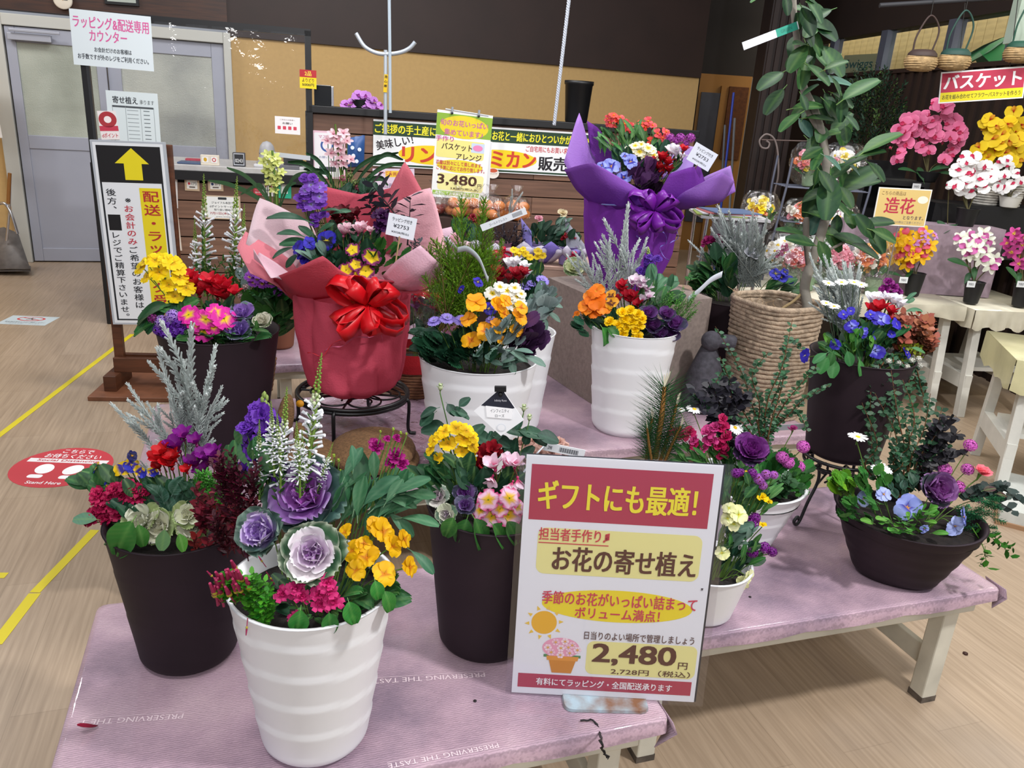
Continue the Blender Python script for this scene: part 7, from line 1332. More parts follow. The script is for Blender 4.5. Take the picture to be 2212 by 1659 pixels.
sheet(rt, [[(826, 595, f_ + .02), (850, 626, f_ + .02), (890, 632, Ym - .1)], [(860, 560, f_ - .06), (900, 596, f_ - .08), (935, 612, Ym - .16)], [(908, 530, f_ - .08), (940, 560, f_ - .1), (958, 578, Ym - .16)]], '#e7b9c6', '#e9c3d2')
sheet(rt, [[(850, 626, f_ + .03), (890, 632, Ym - .1), (900, 625, Ym)], [(900, 634, f_), (935, 618, Ym - .14), (950, 605, Ym)], [(935, 612, f_ - .03), (978, 596, Ym - .1), (990, 570, Ym)]], '#cf5a6a', '#e0828e')
sheet(rt, [[(700, 560, Ym + .18), (770, 540, Ym + .2), (840, 560, Ym + .18)], [(700, 480, Ym + .22), (770, 470, Ym + .24), (850, 480, Ym + .22)], [(690, 400, Ym + .25), (780, 420, Ym + .26), (868, 400, Ym + .24)]], '#b84055', '#cc5a6c')
sheet(rt, [[(640, 600, Ym), (740, 615, Ym - .05), (880, 610, Ym)], [(650, 560, Ym + .1), (760, 560, Ym + .1), (880, 560, Ym + .1)], [(690, 540, Ym + .2), (770, 540, Ym + .22), (850, 540, Ym + .2)]], '#cf8494')
bow(rt, at(800, 655, f_ - .04), .115, '#d2101c', 13, name='satin_bow'); 
for pts in ([(795, 660, f_ - .03), (770, 690, f_ - .04), (735, 712, f_ - .02)], [(805, 665, f_ - .03), (850, 690, f_ - .03), (880, 690, f_)], [(800, 665, f_ - .035), (775, 700, f_ - .03), (745, 720, f_ - .02)]): ribbon(rt, pts, .034, '#cf1420', 'ribbon_tail', RIBB)
curl(rt, [(790, 680, f_ - .03), (760, 720, f_ - .03), (720, 745, f_ - .02), (690, 770, f_ - .02), (665, 760, f_)], '#d83040'); curl(rt, [(700, 760, f_ - .02), (735, 745, f_ - .03), (770, 732, f_ - .03), (815, 722, f_ - .02), (828, 735, f_ - .02)], '#e06a90')
vs = double_flower('#6f38a8', '#8f66c4', 10, 1, .12, .1, .55); m_ = primrose('#7a48b4', '#8658c0', '#9a8ad0', .15, 4)
for px, py, s in ((672, 400, 38), (658, 385, 26), (690, 405, 36), (665, 425, 38), (650, 430, 34), (690, 425, 36), (672, 442, 36), (655, 448, 34), (695, 440, 34), (682, 470, 30), (698, 465, 28), (680, 485, 26), (660, 412, 30), (676, 386, 28)): P.fl('stock_flower', vs if px % 3 else m_, px, py, s, .0)
P.seg('stock_stem', leafy_sprig(50, '#5f8a50', '#3f6a38', 6, .1, .03), (680, 580, .0), (668, 440, .02), 1)
P.fl('pansy', pansy('#2a22a8', '#2418a0', '#08081c', '#e8d030', .55), 706, 520, 48, -.07, spin=0); bp_ = pansy('#3228a8', '#3a30b8', '#2a1f90', '#20184a', .3)
for px, py, s, sd in ((645, 535, 40, -1.2), (650, 548, 36, -1), (668, 525, 32, .6), (658, 560, 28, -.4)): P.fl('pansy', bp_, px, py, s, -.08, side=sd)
pyp = primrose('#7f1f62', '#7a1a5e', '#ecd020', .5)
for px, py, s, sd in ((803, 555, 44, .2), (748, 584, 40, -.2), (790, 586, 40, 0), (768, 572, 32, 0), (762, 540, 34, -.4), (772, 592, 24, 0)): P.fl('primrose', pyp, px, py, s, -.11, side=sd)
wc = cyclamen('#e6c0cc', '#c05a86')
for px, py, s in ((742, 510, 40), (758, 512, 34), (774, 508, 40), (784, 500, 36), (750, 500, 30), (800, 505, 26)): P.fl('cyclamen', wc, px, py, s, -.05, n=V(rnd.uniform(-.3, .3), -.2, 1))
for px, py, s in ((722, 475, 44), (745, 470, 44), (760, 482, 40), (732, 490, 40), (772, 470, 36)): P.fl('cyclamen', cyclamen('#5a0a18', '#45080f'), px, py, s, .05, n=V(rnd.uniform(-.3, .3), -.3, 1))
P.fl('dark_carnation', double_flower('#3f1248', '#2a0c30', 14, 1, .2, .2), 825, 468, 50, .02); P.fl('dark_carnation', double_flower('#3f1248', '#2a0c30', 14, 1, .2, .2), 820, 490, 44, .02)
blk = leafy_sprig(51, '#3a3f48', '#24262e', 12, .34, .055, '#2a2024', .25, .05, .45)
for b, t in (((880, 530, .0), (884, 425, .02)), ((880, 540, .0), (905, 520, -.02)), ((900, 560, -.02), (935, 545, -.06)), ((860, 520, .02), (830, 440, .05)), ((880, 500, .02), (800, 400, .1)), ((870, 560, -.02), (905, 525, -.04)), ((830, 500, .03), (790, 430, .08)), ((800, 500, .04), (765, 480, .04))): P.seg('dark_leaf_sprig', blk, b, t, 1)
for px, py, l, d in ((620, 463, 86, (-1, -.35)), (640, 520, 70, (-1, -.2)), (625, 500, 60, (-1, -.3)), (610, 540, 50, (-1, .2)), (715, 450, 50, (-.8, -.2)), (630, 560, 40, (-.6, .5)), (700, 490, 40, (.4, -.4)), (735, 455, 40, (.8, -.3)), (665, 500, 50, (-.5, -.6)), (690, 545, 44, (.2, .6)), (735, 566, 36, (.6, .5))): P.leaf(L_('spoon', '#2f5c40', rib='#5f8f6a'), px, py, l, -.03, d)
P.leaves(lobed_dk, 705, 570, 36, 26, 20, 36, -.08, .03); P.leaves(lobed_g, 840, 560, 44, 36, 34, 30, -.07, .04); P.leaves(dk, 740, 530, 90, 40, 44, 44, .0, .06); P.leaves(gray_l, 690, 555, 40, 20, 10, 34, -.07)
pcard(rt, (840, 459, f_ - .02), (901, 473, f_ - .02), (833, 506, f_ - .02), ('ラッピング付き', '¥2753', '¥3028(税込)'), stick=(852, 585, f_ + .0)); P.done()
# cymbidium pair and small wreath behind the red wrapped planter
def orchid_plant(name, label, px, pyb, Y, fl, col, sizes, leaves=True, z=None):
    pass
YO = 3.55; cb = on(735, 745, TH); cb = V(at(735, 600, YO)[0], YO, TH); P = plain_pot('orchid_pot', 'pale pink cymbidium orchid standing behind the red-wrapped planter', cb, .085, .065, .2, pmat('terracotta', '#7a4a34', .8))
pm_ = orchid('#e3c0c8', '#e6ccd2', '#e0a8b4', '#c8708a', 'cym')
for px, py, s in ((720, 290, 30), (742, 288, 30), (708, 305, 30), (730, 312, 32), (750, 305, 28), (715, 332, 32), (738, 340, 32), (758, 345, 26), (725, 355, 30), (742, 355, 28), (728, 300, 28), (736, 325, 28)): P.fl('orchid_flower', pm_, px, py, s, .0)
m = MB(); m.tube(bez([P.core, at(738, 420, YO), at(732, 350, YO), at(724, 268, YO)], 6), .004, lin('#6a8a3a'), 5); wobj('flower_stem', m, PLEAF, rt if False else P.root)
for pts in ([(740, 450), (760, 380), (800, 345), (860, 330)], [(745, 450), (790, 390), (830, 360), (875, 352)], [(740, 450), (720, 400), (690, 350), (660, 330)], [(735, 450), (700, 390), (660, 355), (620, 350)], [(745, 450), (770, 400), (820, 385), (838, 400)], [(742, 450), (750, 400), (745, 360), (730, 400)], [(745, 450), (780, 380), (830, 335), (870, 345)], [(738, 450), (712, 380), (690, 370), (655, 365)]):
    L = bez([at(x, y, YO + .02 * i) for i, (x, y) in enumerate(pts)], 7); m = MB(); G = []
    for i, p in enumerate(L): w = .013 * math.sin(math.pi * min(.97, .15 + .85 * i / len(L))) ** .6; G.append([p - V(.1, .2, 1) * w, p + V(0, .02, 0), p + V(.1, .2, 1) * w])
    m.grid(np.array(G), lin('#3a6240')); wobj('strap_leaf', m, LEAF, P.root)
for px, py, s, mm_ in ((740, 385, 18, 0), (755, 380, 20, 1), (765, 395, 22, 1), (775, 405, 22, 0), (780, 392, 16, 1), (745, 395, 14, 1)): P.fl('kalanchoe_cluster', pompom('#b83a70', '#5a6a30', 20) if not mm_ else pompom('#7a8a4a', '#3f4a28', 20), px, py, s, -.1)
P.leaves(scal_dk, 770, 415, 36, 20, 16, 34, -.1, .03); P.done()
P = plain_pot('orchid_pot', 'yellow-green cymbidium orchid left of the red-wrapped planter', V(at(600, 600, 3.45)[0], 3.45, TH), .08, .06, .2, pmat('terracotta', '#7a4a34', .8)); gm_ = orchid('#c8cf78', '#d3d88a', '#e6e8b0', '#b8c060', 'cym')
for px, py, s in ((578, 335, 30), (592, 340, 32), (570, 350, 30), (588, 358, 30), (600, 352, 26), (580, 375, 30), (596, 380, 30), (608, 372, 24), (584, 395, 28), (600, 395, 28), (592, 412, 24), (575, 368, 26)): P.fl('orchid_flower', gm_, px, py, s, .0)
m = MB(); m.tube(bez([P.core, at(598, 450, 3.45), at(588, 325, 3.45)], 6), .005, lin('#6f9440'), 5); wobj('flower_stem', m, PLEAF, P.root)
for pts in ([(595, 470), (570, 420), (530, 380), (490, 362)], [(595, 470), (560, 430), (500, 400), (450, 390)], [(597, 470), (620, 410), (640, 380), (690, 370)], [(597, 480), (580, 430), (560, 400), (520, 420)], [(597, 475), (610, 420), (625, 400), (640, 395)]):
    L = bez([at(x, y, 3.45) for x, y in pts], 7); m = MB(); m.grid(np.array([[p - V(0, .1, 1) * .011 * math.sin(math.pi * min(.97, .15 + .85 * i / len(L))) ** .6, p + V(0, .1, 1) * .011 * math.sin(math.pi * min(.97, .15 + .85 * i / len(L))) ** .6] for i, p in enumerate(L)]), lin('#3a5f3a')); wobj('strap_leaf', m, LEAF, P.root)
P.done()
o, R, c, w, h = board('barcode_strip', at(590, 328, 3.5), at(670, 337, 3.5), at(590, 338, 3.5), None, None, '#dde2e8', parent=P.root)
# flat brown coir figure lying under the stand
mt = pmat('brown_coir', '#7f5f3f', .95, noise=.35, nscale=120, bump=1, bscale=300); fg = empty('animal_figure', on(780, 1000, TH), 'brown felted animal figure with long ear lying on the table under the iron stand', 'figure'); Yg = 2.22
def ell(name, px, py, sx, sy, hz, ang=0.0, z=None):
    p = on(px, py, TH) ; k = pxm(p); m = MB(); m.ball((0, 0, 0), 1, (1, 1, 1), 24, 12); R_ = rotz(ang) @ np.diag([sx * k, sy * k, hz]); o_ = MB(); o_.merge(m, R_, p + V(0, 0, z if z is not None else hz * .9)); return wobj(name, o_, mt, fg)
ell('body', 805, 1000, 92, 105, .05); ell('tail', 872, 998, 34, 60, .018, .2); ell('head', 668, 1010, 66, 90, .04, .1); ell('muzzle', 640, 1035, 34, 50, .03)
p = at(616, 905, 2.3); m = MB(); m.ball((0, 0, 0), 1, (1, 1, 1), 16, 10); o_ = MB(); o_.merge(m, rotz(.1) @ np.array([[1, 0, .15], [0, 1, 0], [0, 0, 1.0]]) @ np.diag([.027, .016, .085]), p + V(0, 0, .0)); wobj('ear', o_, mt, fg); o_ = MB(); o_.merge(m, np.diag([.022, .014, .06]), at(648, 950, 2.28)); wobj('ear', o_, mt, fg)
m = MB(); m.ball(on(668, 990, TH) + V(0, -.03, .075), .008, lin('#101014'), 8, 6); wobj('eye', m, PAINT, fg)
# crumpled clear sheet over the table end
sh = MB(); G = []
a0 = [on(640, 868, TH), on(918, 862, TH), on(950, 1040, TH), on(700, 1060, TH)]
for i in range(30):
    row = []
    for j in range(24):
        u, v = i / 29, j / 23; q = (a0[0] * (1 - u) + a0[1] * u) * (1 - v) + (a0[3] * (1 - u) + a0[2] * u) * v; q = q + V(0, 0, .004 + .004 * math.sin(u * 23 + 5 * math.sin(v * 9)) * math.sin(v * 17 + u * 6) + .003 * math.sin(u * 51 - v * 37)); row.append(q)
    G.append(row)
sh.grid(np.array(G), (1, 1, 1)); tag(wobj('plastic_sheet', sh, glassy('crinkled_sheet', (1, .98, 1), .9, .06, .8, 26), org=on(780, 960, TH)), 'crumpled clear plastic sheet lying over the pink cloth below the iron stand', 'plastic sheet')
# === basket planter with white spikes and purple primula behind the big dark pot
CB = V(at(560, 700, 2.95)[0], 3.42, TH); WICK = pmat('brown_wicker', '#7a5236', .8, noise=.4, nscale=30, bump=1, bscale=90, stretch=(1, 1, 6))
def wicker(name, label, C, rt, rb, h, col_mat, nrow=12, ell=1.0, cat='basket'):
    r = empty(name, C, label, cat); m = MB(); 
    for i in range(nrow):
        t = (i + .5) / nrow; rr = rb + (rt - rb) * t; m.tube([V(C[0] + rr * math.cos(a) * (1 + .012 * math.sin(a * 14 + i * math.pi)), C[1] + rr * math.sin(a) * ell * (1 + .012 * math.sin(a * 14 + i * math.pi)), C[2] + h * t) for a in np.linspace(0, 2 * math.pi, 57)], h / nrow * .56, (1, 1, 1), 5, cap=False)
    m.lathe([(.001, C[2] * 0 + .003), (rb * .95, .003), (rt * .93, h * .92)], (1, 1, 1), 20, t=(C[0], C[1], C[2])); wobj('woven_body', m, col_mat, r); soil(r, C, C[2] + h * .86, rt * .92, rt * .92 * ell); return Planter(r, C, C[2] + h * .86)
CB = V(at(555, 740, 2.98)[0], 2.98, TH); P = wicker('basket_planter', 'brown wicker basket with white flower spikes and purple primula behind the big dark pot', V(-.93 + .02, 3.0, TH) if False else V(CB[0], 2.86 + .0, TH), .105, .085, .13, WICK)
P.Y = 2.86
for i, (b, t) in enumerate((((445, 640, .0), (440, 375, .05)), ((500, 640, .0), (512, 380, .05)), ((520, 630, .02), (528, 440, .05)), ((425, 640, .05), (420, 470, .05)))): P.seg('white_flower_spike', white_spike(i, 40), b, t, .85)
for i in range(20): P.seg('green_sprig', leafy_sprig(60 + i % 3, '#4a7a34', '#2f5a28', 20, .16, .03, '#4a6a2a', 1.0), (480 + rnd.uniform(-40, 90), 640, .0), (470 + rnd.uniform(-50, 60), 590 + rnd.uniform(-40, 20), .0), .8)
pp = primrose('#8f3fb4', '#9a4cc0', '#e0c040', .16)
for px, py, s in ((540, 598, 26), (558, 592, 28), (572, 600, 28), (584, 612, 26), (548, 610, 26), (566, 612, 28), (590, 598, 22), (595, 605, 20), (610, 620, 22), (625, 632, 22), (600, 632, 20), (556, 602, 26), (545, 590, 22)): P.fl('primrose', pp, px, py, s, -.08)
P.leaves(rnd_g + lobed_g, 590, 650, 50, 34, 50, 50, -.05, .05); P.leaves(dusty, 545, 600, 26, 20, 12, 26, -.04); P.leaves(oval_g, 610, 690, 26, 24, 12, 40, -.08)
for px, py in ((520, 640), (612, 650), (620, 640), (600, 660), (530, 620)): P.fl('small_white_bloom', pompom('#d8b8b8', '#8a6a6a', 18), px, py, 18, -.06)
P.done()
# red cyclamen in a wicker basket right of the wrapped planter
P = wicker('basket_planter', 'brown wicker basket of red cyclamen between the red-wrapped planter and centre pot', V(at(893, 740, 2.95)[0], 2.95 + .02, TH), .11, .09, .15, WICK); P.Y = 2.95
m = MB(); G = [[(P.C[0] + .118 * math.cos(a) * (1 + .04 * math.sin(a * 7)), P.C[1] + .118 * math.sin(a), TH + z) for a in np.linspace(0, 2 * math.pi, 40, endpoint=False)] for z in (.11, .15, .185)]; m.grid(np.array(G), lin('#a8242c'), closev=True); wobj('red_paper_collar', m, FELT, P.root)
for px, py, s, cc in ((905, 645, 34, 0), (925, 650, 36, 0), (945, 655, 36, 0), (965, 668, 34, 1), (915, 665, 34, 0), (938, 672, 34, 1), (955, 650, 30, 0), (980, 675, 28, 1), (900, 670, 28, 2), (912, 655, 24, 2), (972, 655, 26, 2), (895, 655, 26, 1)): P.fl('cyclamen', cyclamen(*(('#c01a28', '#8f101c'), ('#b8244a', '#8f1838'), ('#6a1a70', '#50105a'))[cc]), px, py, s, -.05, n=V(rnd.uniform(-.3, .3), -.3, 1))
P.leaves(dk + oval_g, 930, 680, 50, 26, 30, 34, -.03); cello(P, 925, 640, 60, 70); P.done()
# === N: purple wrapped planter on a grey particle-board plinth
GP = pmat('grey_particle_board', '#8b7d76', .8, noise=.18, nscale=60, bump=.2, bscale=200); pts = [(.125, 3.36), (.375, 2.86), (.79, 3.16), (.55, 3.66)]; zt_ = .792
pl = MB(); pl.poly([(x, y, zt_) for x, y in pts], (1, 1, 1)); pl.grid(np.array([[(x, y, TH + .001) for x, y in pts], [(x, y, zt_) for x, y in pts]]), (1, 1, 1), closev=True); o = tag(wobj('plinth', pl, GP, org=V(.46, 3.26, TH), smooth=False), 'grey particle-board plinth behind the ivory pot right of centre', 'plinth')
C = (.44, 3.27); rt = empty('wrapped_planter', (C[0], C[1], zt_), 'tall gift planter wrapped in purple paper with a purple satin bow on the plinth', 'wrapped planter'); P = Planter(rt, (C[0], C[1], zt_), zt_ + .36)
wrapbody(rt, C, zt_ + .001, [(.11, 0), (.138, .05), (.172, .16), (.19, .28), (.192, .36), (.18, .40)], '#8038a6', 13, .1)
Yn = C[1]; f_ = Yn - .18; U1, U2, U3 = '#7f3fae', '#a070c8', '#5f2384'
sheet(rt, [[(1290, 450, Yn - .05), (1340, 452, f_), (1400, 445, f_ - .01)], [(1245, 410, Yn - .12), (1310, 400, f_ - .07), (1375, 420, f_ - .05)], [(1219, 366, Yn - .12), (1282, 352, f_ - .08), (1385, 412, f_ - .03)]], U1, '#9058b8')
sheet(rt, [[(1290, 440, Yn), (1275, 400, Yn + .02), (1290, 380, Yn + .06)], [(1235, 380, Yn - .06), (1262, 330, Yn + .02), (1285, 340, Yn + .08)], [(1218, 350, Yn - .06), (1251, 244, Yn + .06), (1279, 345, Yn + .1)]], '#9a68c4', '#ad82d2')
sheet(rt, [[(1285, 400, Yn + .05), (1310, 400, Yn + .1), (1330, 390, Yn + .1)], [(1275, 330, Yn + .1), (1300, 340, Yn + .13), (1330, 350, Yn + .14)], [(1268, 261, Yn + .12), (1290, 275, Yn + .14), (1314, 304, Yn + .15)]], U3, '#6d2f94')
sheet(rt, [[(1410, 448, f_ - .01), (1450, 452, f_ + .01), (1476, 446, Yn - .05)], [(1425, 415, f_ - .04), (1480, 425, f_ - .05), (1530, 432, Yn - .12)], [(1446, 376, f_ - .02), (1488, 362, f_ - .04), (1512, 358, Yn - .1)]], U3, '#74339c')
sheet(rt, [[(1440, 455, f_ + .0), (1480, 452, f_ + .03), (1500, 448, Yn - .06)], [(1470, 420, f_ - .09), (1520, 430, f_ - .1), (1560, 435, Yn - .14)], [(1506, 400, f_ - .11), (1560, 372, f_ - .1), (1586, 392, Yn - .14)]], U1, '#a678cc')
sheet(rt, [[(1500, 448, Yn - .05), (1540, 440, Yn - .1), (1589, 414, Yn - .15)], [(1510, 420, Yn), (1550, 405, Yn - .05), (1585, 390, Yn - .12)], [(1500, 395, Yn + .02), (1530, 378, Yn), (1578, 358, Yn - .06)]], U2, '#b48cd6')
sheet(rt, [[(1320, 380, Yn + .15), (1400, 390, Yn + .18), (1490, 380, Yn + .1)], [(1330, 340, Yn + .2), (1420, 340, Yn + .22), (1500, 350, Yn + .16)], [(1350, 320, Yn + .24), (1440, 310, Yn + .25), (1505, 318, Yn + .2)]], '#9a7ac8', '#b89ad8')
bow(rt, at(1410, 455, f_ - .04), .1, '#7a1fa0', 13, name='satin_bow')
for pts in ([(1408, 460, f_ - .04), (1425, 490, f_ - .04), (1412, 512, f_ - .03)], [(1415, 460, f_ - .04), (1445, 490, f_ - .02), (1462, 495, f_)], [(1405, 458, f_ - .03), (1375, 480, f_ - .02), (1352, 486, f_)]): ribbon(rt, pts, .04, '#751c98', 'ribbon_tail', RIBB)
m = MB(); m.tube([at(1286, 440, Yn - .06), at(1310, 442, f_), at(1350, 444, f_ - .01)], .003, lin('#7f88c8'), 5); wobj('tie_cord', m, PAINT, rt); 
for pts in ([(1430, 500, f_ - .02), (1440, 520, f_ - .03), (1425, 540, f_ - .02), (1445, 560, f_ - .02)], [(1450, 490, f_ - .01), (1465, 510, f_ - .01), (1445, 530, f_ - .02)], [(1375, 510, f_ - .02), (1385, 530, f_ - .03), (1370, 545, f_ - .02)]): curl(rt, pts, '#8f7fe0', .006)
sn = snapdragon('#d83a34', '#e04a3a', '#f0902a'); sn2 = snapdragon('#d8404a', '#e05a5a', '#f0902a')
for px, py, s in ((1325, 250, 26), (1340, 255, 24), (1318, 265, 26), (1350, 268, 26), (1330, 272, 24), (1362, 275, 24), (1358, 285, 24), (1385, 268, 22), (1400, 262, 24), (1410, 272, 24), (1420, 288, 24), (1438, 285, 24), (1432, 298, 22), (1405, 305, 22), (1335, 262, 22), (1445, 295, 20), (1425, 320, 22), (1312, 256, 18), (1345, 278, 22), (1395, 275, 20)): P.fl('snapdragon', sn if px % 2 else sn2, px, py, s, .06)
wy = primrose('#f0ecd0', '#f4f0dc', '#e4c820', .28)
for px, py, s in ((1362, 322, 26), (1382, 328, 28), (1400, 320, 26), (1412, 335, 24), (1365, 335, 24), (1395, 340, 24), (1372, 315, 22), (1408, 325, 22), (1355, 328, 20), (1420, 340, 18), (1385, 312, 20)): P.fl('primrose', wy, px, py, s, .0)
lv = pansy('#8a94e0', '#94a0ea', '#2a2a9a', '#e0a020', .3)
for px, py, s in ((1320, 360, 40), (1362, 350, 36), (1348, 384, 36), (1300, 358, 22), (1350, 338, 22)): P.fl('viola', lv, px, py, s, -.06)
for px, py, s in ((1425, 350, 34), (1440, 360, 34), (1420, 370, 34), (1445, 375, 30), (1410, 355, 28), (1435, 345, 28), (1475, 330, 28), (1430, 380, 26)): P.fl('cyclamen', cyclamen('#b81220', '#8f0c18'), px, py, s, -.04, n=V(rnd.uniform(-.3, .3), -.3, 1))
for px, py, s in ((1448, 335, 34), (1460, 340, 34), (1455, 328, 28), (1470, 345, 26)): P.fl('cyclamen', cyclamen('#f0eef2', '#e4dce4'), px, py, s, -.02, n=V(rnd.uniform(-.3, .3), -.2, 1))
for px, py, s in ((1448, 298, 26), (1470, 298, 26), (1492, 298, 26), (1482, 310, 22), (1460, 305, 20)): P.fl('verbena_cluster', pompom('#a848a8', '#7f2f84', 26), px, py, s, .03)
P.leaves([lobed('#5a3262', 9, .3, '#8a6496'), lobed('#6f4678', 9, .3)], 1392, 376, 32, 24, 26, 30, -.06, .03); P.leaves([lobed('#241226', 8, .3)], 1410, 405, 34, 12, 14, 28, -.07); P.leaves(lance_g + [L_('lance', '#2f5f38')], 1345, 300, 48, 34, 46, 36, .04, .05); P.leaves(lance_g, 1390, 300, 50, 26, 26, 30, .06, .04); P.leaves(dk, 1400, 345, 80, 30, 30, 34, .03, .05)
pcard(rt, (1504, 306, f_), (1551, 334, f_), (1483, 344, f_), ('ラッピング付き', '¥2753', '¥3028(税込)'), stick=(1490, 380, f_ + .05)); P.done()
# === K: rope basket with the ficus tree
C = V(1.01, 3.02, TH); rb = empty('rope_basket', C, 'tall woven seagrass rope basket with rounded corners on the pink cloth', 'basket'); SEA = pmat('seagrass_rope', '#a8947e', .85, noise=.4, nscale=40, bump=1, bscale=160); ba = math.radians(28); NR = 27
def sqr(a, r, e=3.2): ca, sa = math.cos(a), math.sin(a); k = (abs(ca) ** e + abs(sa) ** e) ** (-1 / e); return rotz(ba) @ V(r * k * ca, r * k * sa, 0)
rr_ = random.Random(3)
for i in range(NR):
    t = i / (NR - 1); r = .126 + .022 * t; m = MB(); L = [C + sqr(a, r + .0012 * math.sin(a * 9 + i * 2.2)) + V(0, 0, .008 + t * .435 + .0035 * math.sin(a * 2 + i * .4) + rr_.uniform(-.0012, .0012)) for a in np.linspace(0, 2 * math.pi, 61)]
    m.tube(L, [.0098 * rr_.uniform(.88, 1.08) for _ in L], (1, 1, 1), 6, cap=False); wobj('rope_coil', m, SEA, rb)
m = MB(); L = [C + sqr(a, .149) + V(0, 0, .456) for a in np.linspace(0, 2 * math.pi, 61)]; m.tube(L, .0115, (1, 1, 1), 7, cap=False); wobj('rim_coil', m, SEA, rb)
m = MB(); m.grid(np.array([[tuple(C + sqr(a, r_) + V(0, 0, z)) for a in np.linspace(0, 2 * math.pi, 40, endpoint=False)] for r_, z in ((.118, .004), (.138, .43))]), (1, 1, 1), closev=True); m.poly([tuple(C + sqr(a, .115) + V(0, 0, .006)) for a in np.linspace(0, 2 * math.pi, 40, endpoint=False)], (1, 1, 1)); wobj('lining', m, SEA, rb)
m = MB()
for i in range(14):
    a = rr_.uniform(0, 6.28); q = C + sqr(a, .149) + V(0, 0, .46); m.tube([q, q + V(rr_.uniform(-.02, .02), rr_.uniform(-.02, .02), .015), q + V(rr_.uniform(-.03, .03), rr_.uniform(-.03, .03), .03)], .0008, lin('#c0a27c'), 3)
wobj('loose_fibres', m, PAINT, rb, kind='stuff')
tr = empty('ficus_tree', C + V(0, 0, .03), 'tall ficus tree with a bent grey trunk and large oval leaves in the rope basket', 'tree'); Yt = 3.04; P = Planter(tr, C, TH + .05, Yt); BARK = colmat('bark', .8, 0, .05, .3, bump=60)
m = MB(); B_ = lin('#7a746a'); B2 = lin('#8f8a80')
def W(px, py, dy=0): return at(px, py, Yt + dy)
m.tube(bez([C + V(.01, 0, .05), W(1738, 700), W(1738, 620), W(1752, 570), W(1775, 500), W(1790, 440), W(1785, 400), W(1783, 340), W(1775, 290), W(1760, 240), W(1737, 190), W(1725, 140), W(1722, 90), W(1715, 30), W(1712, -60)], 6), list(np.linspace(.021, .010, 85)), B2, 9)
wobj('trunk', m, BARK, tr); m = MB(); m.tube(bez([W(1748, 580), W(1742, 520), W(1742, 470)], 6), [.012] * 12 + [.008], B_, 7); wobj('branch', m, BARK, tr)
m = MB(); m.tube(bez([W(1745, 560), W(1790, 540), W(1830, 520)], 6), .006, B_, 6); wobj('branch', m, BARK, tr); m = MB(); m.tube(bez([W(1775, 290), W(1745, 240), W(1735, 200), W(1730, 150)], 6), .009, B2, 6); wobj('branch', m, BARK, tr); m = MB(); m.tube(bez([W(1745, 620), W(1715, 650), W(1685, 672), W(1670, 715)], 6), .006, lin('#a08a64'), 6); wobj('aerial_root', m, BARK, tr)
fl_ = [L_('ficus', '#234a28', rib='#6a9048'), L_('ficus', '#1c3e24', rib='#5a8444'), L_('ficus', '#2f5c2c', rib='#789c54')]; fl_b = L_('ficus', '#3f6a5c', rib='#8aac94')
for i, (px, py, l, d) in enumerate(((1665, 172, 66, (-.9, .5)), (1672, 218, 60, (-.6, .8)), (1712, 130, 40, (-.6, .6)), (1765, 55, 64, (.8, .1)), (1780, 60, 70, (.7, .6)), (1762, 90, 60, (.5, .8)), (1800, 130, 74, (.5, .8)), (1805, 175, 76, (1, .05)), (1770, 160, 60, (.7, .6)), (1760, 20, 60, (.6, .8)), (1745, 45, 60, (.3, .9)), (1860, 190, 80, (.8, -.6)), (1822, 215, 50, (.7, .5)), (1840, 262, 44, (.7, .7)), (1706, 262, 56, (-.8, .6)), (1772, 255, 54, (.8, .0)), (1740, 275, 44, (.4, .7)), (1812, 285, 60, (.9, -.3)), (1737, 220, 34, (.3, .9)), (1792, 225, 50, (.3, .9)), (1905, 305, 84, (.8, -.6)), (1880, 330, 60, (.9, -.3)), (1850, 345, 50, (-.5, .2)), (1765, 345, 44, (-.4, .8)), (1860, 385, 84, (.8, -.5)), (1840, 360, 50, (.7, .5)), (1822, 392, 60, (.2, .9)), (1790, 425, 90, (-.2, 1)), (1760, 430, 80, (-.5, .9)), (1828, 425, 50, (.4, .7)), (1880, 395, 40, (.8, -.4)), (1895, 370, 50, (.7, .7)), (1712, 500, 64, (-.9, -.3)), (1730, 520, 60, (-.6, -.2)), (1762, 475, 60, (-.4, .9)), (1800, 515, 60, (.4, .6)), (1840, 520, 76, (1, .3)), (1870, 540, 60, (.9, .4)), (1780, 545, 50, (.4, .8)), (1870, 490, 60, (-.5, -.6)), (1900, 480, 60, (.9, -.2)), (1912, 508, 56, (1, .4)), (1895, 520, 56, (.4, .8)), (1860, 470, 40, (-.7, -.4)), (1640, -8, 40, (-.8, .4)), (1740, -10, 50, (.7, .3)), (1700, 10, 40, (.2, .8)), (1790, 575, 44, (1, .2)), (1742, 125, 50, (.4, .8)), (1748, 195, 40, (.5, -.5)), (1725, 240, 44, (-.5, .5)), (1755, 310, 40, (-.5, .7)), (1800, 350, 44, (.6, .5)), (1820, 450, 44, (.7, .5)), (1785, 390, 50, (.5, .8)))): P.leaf(fl_b if i % 9 == 7 else fl_[i % 3], px, py, l * 1.08, rnd.uniform(-.12, .05), d)
for i in range(42): t = rnd.random(); x = np.interp(t, (0, .45, .7, 1), (1728, 1752, 1785, 1775)); P.leaf(fl_[i % 3], x + rnd.uniform(-30, 70), 10 + 480 * t, rnd.uniform(40, 66), rnd.uniform(-.1, .1), (rnd.uniform(-.3, 1), rnd.uniform(-.6, 1)))
o, R, c, w, h = board('label_strip', at(1602, 92, Yt - .1), at(1722, 46, Yt - .05), at(1608, 108, Yt - .1), None, None, '#e2e6f0', parent=tr); t = MB(); rect(t, w * .1, -h / 2, w * .48, h / 2, '#2a9a84'); add_text(t, 'GREEN', w * .28, 0, w * .2, h * .4, '#1f6a5c', .0, z=.0006); prints(o, R, c, t)
